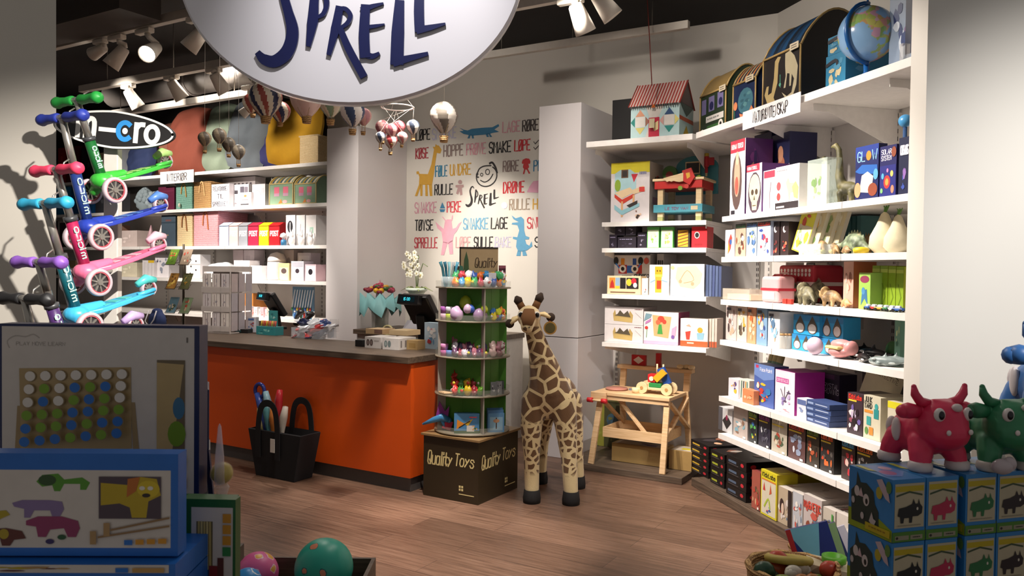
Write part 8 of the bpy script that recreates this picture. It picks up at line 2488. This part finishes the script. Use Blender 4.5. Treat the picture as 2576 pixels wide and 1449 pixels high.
DOGS = [('p', [(.33, .87), (.36, .96), (.44, .98), (.47, .9), (.56, .93), (.6, .86), (.58, .76), (.55, .76), (.55, .84), (.47, .84), (.45, .74), (.42, .74), (.41, .82), (.36, .8)], '#4f8a1f'), ('e', .385, .89, .045, .075, '#2a4a1c'),
        ('p', [(.0, .63), (.06, .7), (.12, .7), (.14, .62), (.1, .57), (.09, .48), (.05, .48), (.04, .56), (0, .57)], '#1f4f9a'), ('p', [(.21, .58), (.26, .62), (.4, .62), (.46, .6), (.47, .5), (.45, .4), (.41, .4), (.4, .48), (.32, .48), (.3, .38), (.27, .38), (.27, .5), (.22, .53)], '#7f6a94'),
        ('p', [(0, .42), (.1, .46), (.18, .48), (.2, .42), (.15, .36), (.12, .22), (.08, .22), (.07, .34), (0, .34)], '#a8931c'), ('p', [(.28, .34), (.34, .4), (.46, .4), (.54, .34), (.55, .24), (.53, .12), (.49, .12), (.47, .24), (.4, .22), (.38, .12), (.34, .12), (.33, .26), (.28, .28)], '#8a2f5a'),
        ('p', [(0, .2), (.08, .22), (.18, .24), (.26, .2), (.28, .1), (.22, .08), (.2, .0), (.16, .0), (.15, .1), (.04, .08), (.02, .0), (0, .0)], '#5a2418'), ('e', .17, .16, .025, .07, '#a8901c'), ('e', .4, .06, .022, .035, '#2f1f5a'), ('e', .46, .12, .022, .035, '#1f4f2a')]
pr = [('r', 0, 0, 1, 1, '#1a62b5'), ('r', -.0, .08, .965, .84, WPAP)]
rsc = lambda q: ('p', [(x * .96, .1 + y * .72) for x, y in q[1]], q[2]) if q[0] == 'p' else ('e', q[1] * .96, .1 + q[2] * .72, q[3] * .96, q[4] * .72, q[5])
pr += [rsc(q) for q in DOGS]
pr += [('r', .62, .37, .92, .78, '#4a3a44'), ('p', [(.63, .72), (.76, .7), (.82, .78), (.9, .76), (.92, .6), (.86, .54), (.85, .38), (.78, .38), (.77, .48), (.72, .52), (.63, .5)], '#b59a12'), ('e', .86, .66, .055, .085, '#c9ae1c'), ('p', [(.76, .76), (.82, .78), (.8, .64), (.755, .58)], '#b5641c'), ('e', .83, .67, .014, .02, '#d8d0c4'), ('e', .87, .67, .014, .02, '#d8d0c4'), ('e', .85, .6, .02, .02, '#2a1c14'),
       ('l', [(.68, .26), (.96, .38)], .004, '#8a6a44'), ('l', [(.62, .19), (.96, .3)], .004, '#8a6a44'), ('r', .645, .2, .675, .33, '#a58254'), ('r', .58, .12, .61, .25, '#a58254'), ('r', .745, .115, .785, .165, '#1c66b5'), ('r', .8, .12, .84, .17, '#c98a1c'), ('r', .855, .125, .895, .175, '#c98a1c'), ('r', .91, .13, .95, .18, '#c98a1c'), ('r', .01, .7, .12, .715, '#a89e96')]
f2 = front('croquet_game_box', 'blue and white croquet game box showing coloured dogs, standing on its twin', 'game box', 1.62, -70, 444, 1141, 1398, .045, '#1a62b5', pr, None, None, 1.5, 'croquet game boxes')
z0 = f2.location.z - .004
cw = .42
lab = ['blue game box lying topmost under the standing croquet box', 'blue game box lying second under the standing croquet box', 'blue game box lying at the bottom under the standing croquet box']
hh = (z0 - .802) / 3
for i in range(3):
    o = pbox('croquet_game_box', lab[i], 'game box', cw, .26, hh - .003, '#1a62b5', [('r', .0, .62, .97, .97, WPAP), ('a', .02, .62, .55, .95, 400 + i, ['#5a2418', '#8a2f5a', '#a58254', '#a8931c'], 7), ('r', .72, .66, .78, .86, '#1c66b5'), ('r', .8, .66, .95, .86, '#b58a4a')], 'croquet game boxes')
    o.location = (f2.location.x + .005, f2.location.y + .075, z0 - hh * (i + 1) + .002)
    o.rotation_euler.z = R(1.5)
pr = [('r', 0, 0, 1, 1, '#1f5a24'), ('r', .14, .0, .95, .92, WPAP), ('r', .24, .2, .56, .78, '#6a5c3f')] + [('p', [(.26 + .06 * i, .2), (.3 + .06 * i, .2), (.31 + .055 * i, .78), (.27 + .055 * i, .78)], ['#b59f5e', '#c4b074'][i % 2]) for i in range(5)] + [('r', .25, .1, .5, .3, '#1f2a4a'), ('r', .5, .1, .68, .34, '#7a1f1a'), ('r', .66, .1, .78, .42, '#5a2a1c')] + [('r', .76, .77 - .11 * i, .92, .86 - .11 * i, '#c98a1c') for i in range(3)] + [('r', .76, .44, .92, .53, '#2f7a3a')]
for i in range(2):
    front('pick_up_sticks_box', ['green edged game box with bundled sticks in a window', 'green game box right behind the one with the stick window'][i], 'game box', 1.78 + .035 * i, 462 - 6 * i, 592 - 4 * i, 1256 - 4 * i, 1700, .03, '#1f5a24', pr if i == 0 else None, None, .801, -2, 'green stick game boxes')
t = thing('folding_easel', 'navy board edge on a folding stand beside the four in a row box', 'easel')
p0 = at(517, 1110, 2.1)
b = MB().box(-.009, .009, -.02, .14, -.02, .14, NVY)
b.obj('board', t, bev=.003)
MB().box(-.008, .012, -.01, .12, -.16, -.021, m('#bdb4aa', .5)).obj('panel', t)
MB().bar((.004, -.02, -.02), (.03, -.03, .8 - p0.z), .01, .012, NVY).obj('leg', t)
MB().bar((.004, .14, -.02), (.0, .16, .8 - p0.z), .01, .012, NVY).obj('leg', t)
t.location = p0
t.rotation_euler.z = R(21)
t = thing('bubble_wand', 'yellow ball in clear wrapping with a tall clear spike', 'toy')
p0 = at(558, 1190, 2.02)
MB().ell((0, 0, 0), (.027, .027, .027), m('#b59a14', .4), 22, 14).obj('ball', t)
MB().ell((0, 0, 0), (.0295, .0295, .029), clear('#efe6c4', .18), 22, 14).obj('wrapping', t)
MB().lathe([(.013, -.02), (.011, .05), (.004, .125), (.001, .132)], clear('#eadfe8', .4), 14, (.005, -.03, 0)).obj('spike', t)
MB().lathe([(.012, .8 - p0.z), (.012, -.06), (.02, -.035), (.012, -.026)], clear('#e8dcd4', .4), 14).obj('handle', t)
t.location = p0


def _ball(c0, c1, c2, sc_):
    def f(nt, b):
        tc = N(nt, 'ShaderNodeTexCoord')
        v = N(nt, 'ShaderNodeTexVoronoi', Scale=sc_)
        v.inputs['Randomness'].default_value = .8
        n = N(nt, 'ShaderNodeTexNoise', Scale=30.0)
        nt.links.new(tc.outputs['Object'], v.inputs['Vector'])
        mx = N(nt, 'ShaderNodeMath', operation='MULTIPLY_ADD')
        nt.links.new(tc.outputs['Object'], n.inputs['Vector'])
        nt.links.new(n.outputs[0], mx.inputs[0])
        mx.inputs[1].default_value = .5
        nt.links.new(v.outputs['Distance'], mx.inputs[2])
        rp_ = ramp(nt, [(.42, c2), (.48, c1), (.52, c0)], mx.outputs[0], b.inputs['Base Color'])
        rp_.color_ramp.interpolation = 'CONSTANT'
    return nodes_mat('printed_ball', f, .4)


t = thing('ball_crate', 'dark wooden crate holding the printed play balls', 'crate')
cc = at(745, 1500, 3.02)
b = MB()
for (x0, x1, y0, y1) in ((-.27, .27, -.16, -.145), (-.27, .27, .145, .16), (-.27, -.255, -.145, .145), (.255, .27, -.145, .145)):
    b.box(x0, x1, y0, y1, 0, .375, DARKWOOD)
b.obj('side_panel', t)
MB().box(-.254, .254, -.144, .144, .2, .215, DARKWOOD).obj('bottom', t)
t.location = (cc.x, 3.06, 0)
for px, py, rp, Y, mt, lab in ((815, 1428, 73, 3.04, _ball('#1f9a86', '#155a5a', '#c97a5a', 15), 'turquoise play ball with small dark animals'), (648, 1441, 52, 3.1, _ball('#cf5a92', '#d8b8c8', '#d8a03a', 13), 'pink play ball with pale stars')):
    c = at(px, py, Y)
    r_ = rp / F * Y
    t = thing('play_ball', lab, 'ball', tuple(c), 0, 'play balls')
    MB().ell((0, 0, 0), (r_, r_, r_), mt, 36, 24).obj('skin', t)
    MB().ell((0, -r_ * .3, -r_ * .945), (.006, .006, .004), m('#e8e4e0'), 8, 6).obj('valve', t)
c = at(622, 1466, 2.99)
t = thing('play_ball', 'bright blue play ball below the pink one, only its top in view', 'ball', tuple(c), 0, 'play balls')
MB().ell((0, 0, 0), (.055, .055, .055), _ball('#1f86c8', '#d8dce0', '#1f86c8', 14), 28, 18).obj('skin', t)
MB().ell((0, -.02, -.05), (.004, .004, .003), m('#e8e4e0'), 8, 6).obj('valve', t)

# ---------------------------------------------------------------- hopping cows and their boxes
ZC = 1.0
c0, c1, c2 = (V(((EYE - ZC) * 0, 0, 0)) for _ in range(3))


def onz(px, py, z):
    d = ray(px, py)
    return V((0, 0, EYE)) + d * ((z - EYE) / d.z)


c0, c1, c2 = onz(2247, 1207, ZC), onz(2329, 1201, ZC), onz(2134, 1169, ZC)
ux = (c1 - c0)
bw = ux.length
ux.normalize()
uy = (c2 - c0)
bd = uy.length
ang = math.atan2(ux.y, ux.x)
uy = V((-ux.y, ux.x, 0))
bh = .172
CB_ = '#2f78b5'
COWC = ['#16181a', '#b02a4c', '#2a6a3e', '#2a1f22']
NM = ['black', 'pink', 'green', 'dark brown']


def cowpics(col):
    f = [('r', .06, .22, .96, .93, '#b5aa8f'), ('r', .08, .8, .94, .89, '#b5a01c'), ('p', [(.1, .72), (.5, .78), (.9, .72), (.9, .75), (.5, .81), (.1, .75)], '#3a4a34'), ('r', 0, .0, 1, .16, '#4a7a2a'), ('r', .08, .03, .5, .1, '#8f8a74'), ('r', .55, .03, .92, .1, '#8f8a74'), ('e', .14, .065, .04, .022, '#2a2824'), ('t', '~', .62, .045, .85, .085, '#3a362c', .2),
         ('p', [(.14, .42), (.18, .54), (.4, .56), (.58, .6), (.62, .68), (.68, .6), (.76, .6), (.78, .68), (.82, .6), (.9, .54), (.88, .44), (.76, .4), (.6, .4), (.58, .3), (.5, .3), (.5, .38), (.34, .38), (.32, .3), (.24, .3), (.22, .4)], col), ('e', .74, .52, .03, .025, '#c9c2b4'), ('l', [(.15, .26), (.85, .26)], .002, '#8a8270')]
    l = [('p', [(0, 0), (1, 0), (1, .18), (.6, .34), (0, .3)], '#8a9a1c'), ('p', [(.08, .1), (.06, .6), (.18, .72), (.2, .95), (.28, .78), (.42, .8), (.58, .7), (.62, .5), (.7, .4), (.72, .1)], '#24332f'), ('e', .2, .62, .06, .09, '#c4b8b4'), ('e', .42, .52, .07, .1, '#c4b8b4'), ('e', .43, .5, .03, .05, '#1a1c1c'), ('p', [(.24, .55), (.3, .7), (.36, .55)], '#c4a8ac'), ('e', .12, .45, .04, .06, '#b5aaa8'), ('e', .34, .24, .04, .06, '#b5aaa8'), ('p', [(.5, .2), (.56, .36), (.6, .26), (.66, .24), (.6, .12)], '#b5aaa8'),
         ('e', .72, .72, .07, .1, '#a8982a'), ('p', [(.66, .92), (.78, .96), (.92, .78), (.96, .62), (.86, .66), (.74, .8)], '#b5a0a8'), ('e', .93, .86, .06, .1, '#5a7a3a'), ('r', .42, .05, .97, .17, '#b5a01c'), ('t', '~', .5, .09, .88, .14, '#8a6a1c', .16)]
    tp = [('p', [(.1, .2), (.5, .15), (.9, .4), (.85, .85), (.3, .9)], '#6a86c4'), ('e', .4, .4, .2, .15, '#a86a94'), ('e', .65, .65, .16, .12, '#c4a0b4'), ('p', [(.05, .6), (.2, .5), (.25, .9), (.08, .95)], '#a8a84a')]
    return {'f': f, 'l': l, 't': tp}


WO = ['topmost row', 'row below the topmost']
for r_ in range(2):
    x = .0
    for i in range(4):
        g = .012 * (i in (2,)) + .004
        w_ = bw * (1 if i < 1 else 1.0)
        o = pbox('hopping_cow_box', 'blue box picturing a %s hopping cow, in the %s' % (NM[i], WO[r_]), 'toy box', w_, bd, bh - .002, CB_, cowpics(COWC[i]), 'hopping cow boxes')
        x += g + (.01 if i == 2 else 0)
        c = c0 + ux * (x + w_ / 2 - .004) + uy * (bd / 2)
        x += w_
        o.location = (c.x, c.y, ZC - bh * (r_ + 1) + .001)
        o.rotation_euler.z = ang
b = MB().box(-bw * .04, bw * 4.5, -.01, bd + .02, 0, ZC - 2 * bh, m('#8a857e', .6))
o = tag(b.obj('display_plinth', bev=.004), 'plain grey display plinth under the cow boxes', 'plinth')
o.location = (c0.x, c0.y, 0)
o.rotation_euler.z = ang


def cow(label, foot, body, patch, rot, s=1.0):
    """A rubber hopping cow facing local -y; its nearest front foot stands at foot."""
    t = thing('hopping_cow', label, 'toy cow', tuple(foot), R(rot), 'rubber hopping cows')
    t.scale = (s, s, s)
    b = MB()
    C1 = m(body, .42, 0, .04, 10)
    segs = [('e', (0, .05, .112), (.082, .1, .08)), ('e', (0, -.06, .158), (.09, .082, .086)), ('e', (0, -.085, .134), (.08, .068, .062)), ('e', (0, .0, .12), (.082, .09, .08))]
    for sx in (-1, 1):
        segs += [('t', [(sx * .05, -.03, .09), (sx * .068, -.05, .05), (sx * .072, -.055, .028)], [.045, .038, .034]), ('t', [(sx * .045, .09, .09), (sx * .062, .105, .05), (sx * .066, .11, .028)], [.045, .038, .034])]
    for k in range(5):
        segs.append(('e', (-.03 + .015 * k, -.06, .235), (.012, .016, .01)))
    blob(b, segs, C1)
    b.obj('body', t, 0, 0, .006, 3)
    for sx in (-1, 1):
        hb = MB()
        blob(hb, [('t', [(sx * .04, -.05, .225), (sx * .075, -.05, .235), (sx * .095, -.05, .26), (sx * .1, -.05, .285)], [.017, .017, .015, .009])], C1)
        hb.obj('horn', t)
        eb = MB()
        blob(eb, [('t', [(sx * .075, -.045, .2), (sx * .11, -.04, .203), (sx * .128, -.035, .2)], [.022, .028, .024])], C1)
        eb.obj('ear', t)
        eo = MB().ell((sx * .054, -.117, .2), (.018, .014, .023), m('#d8d0cc', .35), 16, 10, Mx.Rotation(R(25) * sx, 3, 'Z').to_euler()).obj('eye', t)
        MB().ell((sx * .055, -.1285, .2), (.0105, .0075, .015), m('#17141a', .15), 14, 8).obj('pupil', eo)
        MB().ell((sx * .042, -.147, .145), (.0085, .006, .0095), m('#d8ccc8', .4), 10, 6).obj('nostril', t)
        for y in (-.055, .11):
            MB().lathe([(.036, 0), (.04, .008), (.038, .026), (.03, .034), (0, .036)], m(patch, .5), 18, (sx * (.073 if y < 0 else .067), y, 0)).obj('hoof', t)
        MB().ell((sx * .079, .06, .12), (.011, .022, .042), m(patch, .45), 12, 8).obj('patch', t)
        MB().ell((sx * .055, .115, .12), (.02, .02, .036), m(patch, .45), 12, 8).obj('patch', t)
    MB().ell((.012, -.118, .222), (.018, .016, .014), m(patch, .45), 12, 8).obj('patch', t)
    MB().tube([(0, .135, .13), (0, .165, .11), (.01, .175, .08)], [.01, .007, .012], C1, 8).obj('tail', t)
    return t


def stand(px, py):
    p = onz(px, py, ZC)
    return V((p.x, p.y, ZC + .0005))


cow('pink rubber hopping cow with white patches on the cow boxes', stand(2332, 1172), '#cf2a50', '#c9bdbb', 12, .83)
cow('green rubber hopping cow beside the pink one', stand(2508, 1172), '#2f7a52', '#b9b2aa', 6, .83)
p = onz(2628, 1135, ZC)
cow('blue rubber hopping cow at the picture edge behind the green one', V((1.96, 2.85, ZC + .0005)), '#2f5f9a', '#b9b2b4', -10, 1.35)
b = MB().box(-.14, .14, -.2, .3, 0, ZC - .001, m('#8a857e', .6))
o = tag(b.obj('display_plinth', bev=.004), 'tall grey display plinth under the blue cow', 'plinth')
o.location = (1.97, 2.85, 0)
b = MB()
blob(b, [('e', (0, 0, .022), (.03, .02, .022)), ('e', (.02, .0, .03), (.018, .015, .02))], m('#b5a8ac', .3))
q = onz(2510, 1190, ZC)
put(tag(b.obj('air_pump'), 'small pale pump lying between the green cow feet', 'pump'), FW, q.x, q.y - .02, ZC + .001)

# ---------------------------------------------------------------- baskets by the plinth
def round_basket(label, px, py, Y, r_, zr, fill=.75):
    c = at(px, py, Y)
    t = thing('woven_basket', label, 'basket', (c.x, Y, 0), 0, 'woven floor baskets')
    MB().lathe([(r_ * .75, 0), (r_ * .95, zr * .5), (r_, zr), (r_ * .93, zr), (r_ * .88, zr * fill), (0, zr * fill)], WICKER, 32).obj('body', t)
    MB().tube([(r_ * .97 * math.cos(a), r_ * .97 * math.sin(a), zr + .004 * math.sin(9 * a)) for a in (R(k) for k in range(0, 360, 10))], .014, WICKER, 8, True).obj('rim', t)
    MB().tube([(r_ * .97, 0, zr), (r_ * .95, -.02, zr + .03), (r_ * .9, -.06, zr + .035), (r_ * .85, -.09, zr)], .008, WICKER, 8).obj('handle', t)
    return t, c.x, Y, zr * fill


zr = at(2000, 1425, 3.0).z
tb, bx_, by_, bz_ = round_basket('round woven basket full of small toys near the cow boxes', 1993, 1430, 2.98, .165, zr, .85)
b = MB()
b.tube([(.075 * math.cos(a), .075 * math.sin(a) * .95, 0) for a in (R(k) for k in range(0, 360, 15))], .016, m('#b5a04a', .5), 10, True)
b.lathe([(.066, -.004), (0, -.002)], m('#7a4a2a', .5), 24)
o = tag(b.obj('straw_lid'), 'round straw ring lid on top of the toys in the woven basket', 'lid')
o.location = (bx_ + .0, by_ + .04, zr + .02)
o.rotation_euler = (R(-14), R(4), 0)
rr = random.Random(31)
TC = ['#c2582a', '#d8d0c0', '#2f5a3a', '#a8682a', '#3a3a34', '#d8d4cc', '#7a8a3a', '#b5402a', '#e2dcd0', '#2a4a34']
for i in range(22):
    a, r_ = rr.uniform(0, 6.28), .13 * math.sqrt(rr.random())
    b = MB()
    s_ = rr.uniform(.022, .036)
    b.ell((0, 0, s_), (s_ * 1.2, s_ * .8, s_), m(TC[i % 10], .35), 10, 6)
    o = tag(b.obj('basket_toy'), 'small rounded %s toy lying in the woven basket' % ['orange', 'cream', 'green', 'ochre', 'dark', 'white', 'olive', 'red', 'pale', 'dark green'][i % 10], 'toy', 'small %s toys in the woven basket' % ['orange', 'cream', 'green', 'ochre', 'dark', 'white', 'olive', 'red', 'pale', 'dark green'][i % 10])
    o.location = (bx_ + r_ * math.cos(a), by_ + r_ * math.sin(a) - .01, bz_ + .012 + .03 * (i % 2))
tb2, bx2, by2, bz2 = round_basket('woven basket behind the round one, holding upright books', 2088, 1400, 3.3, .16, at(2080, 1385, 3.3).z, .7)
for i, (px, py, c, pr, lab, ry) in enumerate(((2045, 1335, '#1c2a6a', [('p', [(0, 1), (.8, 1), (.5, .3)], '#6aa5b8'), ('r', 0, 0, .12, 1, '#9a1f24')], 'dark blue book with red edge leaning in the back basket', -18), (2078, 1338, '#232f5a', [('p', [(.2, 1), (1, 1), (.9, .2)], '#7f9a6a'), ('a', .3, .1, .9, .7, 420, ['#6a8a3a', '#a8c0b0', '#2f4a6a'], 6)], 'blue and green book leaning in the back basket', -22), (2108, 1345, '#c9c2cc', [('r', .3, .2, .9, .4, '#6a6a7a'), ('t', '~', .3, .5, .9, .6, '#4a4a5a', .16)], 'white book with grey print leaning in the back basket', -24))):
    o = pbox('picture_book', lab, 'book', .17, .022, .26, c, pr, 'books in the back basket')
    top = at(px, py, 3.2 + .05 * i)
    o.location = (top.x + .06, 3.2 + .05 * i, top.z - .24)
    o.rotation_euler = (R(-8), R(ry), R(-12))
q = at(2098, 1410, 3.02)
b = MB().lathe([(.03, 0), (.045, .006), (.045, .028), (.03, .03), (.026, .014), (0, .012)], m('#5aa51c', .4), 22)
o = tag(b.obj('tape_ring'), 'bright green ring shaped toy beside the leaning books', 'toy')
o.location = (q.x, 3.02, q.z - .01)
b = MB().box(-.09, .09, -.06, .06, 0, .03, m('#c9b79a', .6))
o = tag(b.obj('paper_packet'), 'cream packet lying under the green ring toy', 'packet')
o.location = (q.x - .01, 3.03, q.z - .045)
o.rotation_euler = (0, R(6), R(-20))
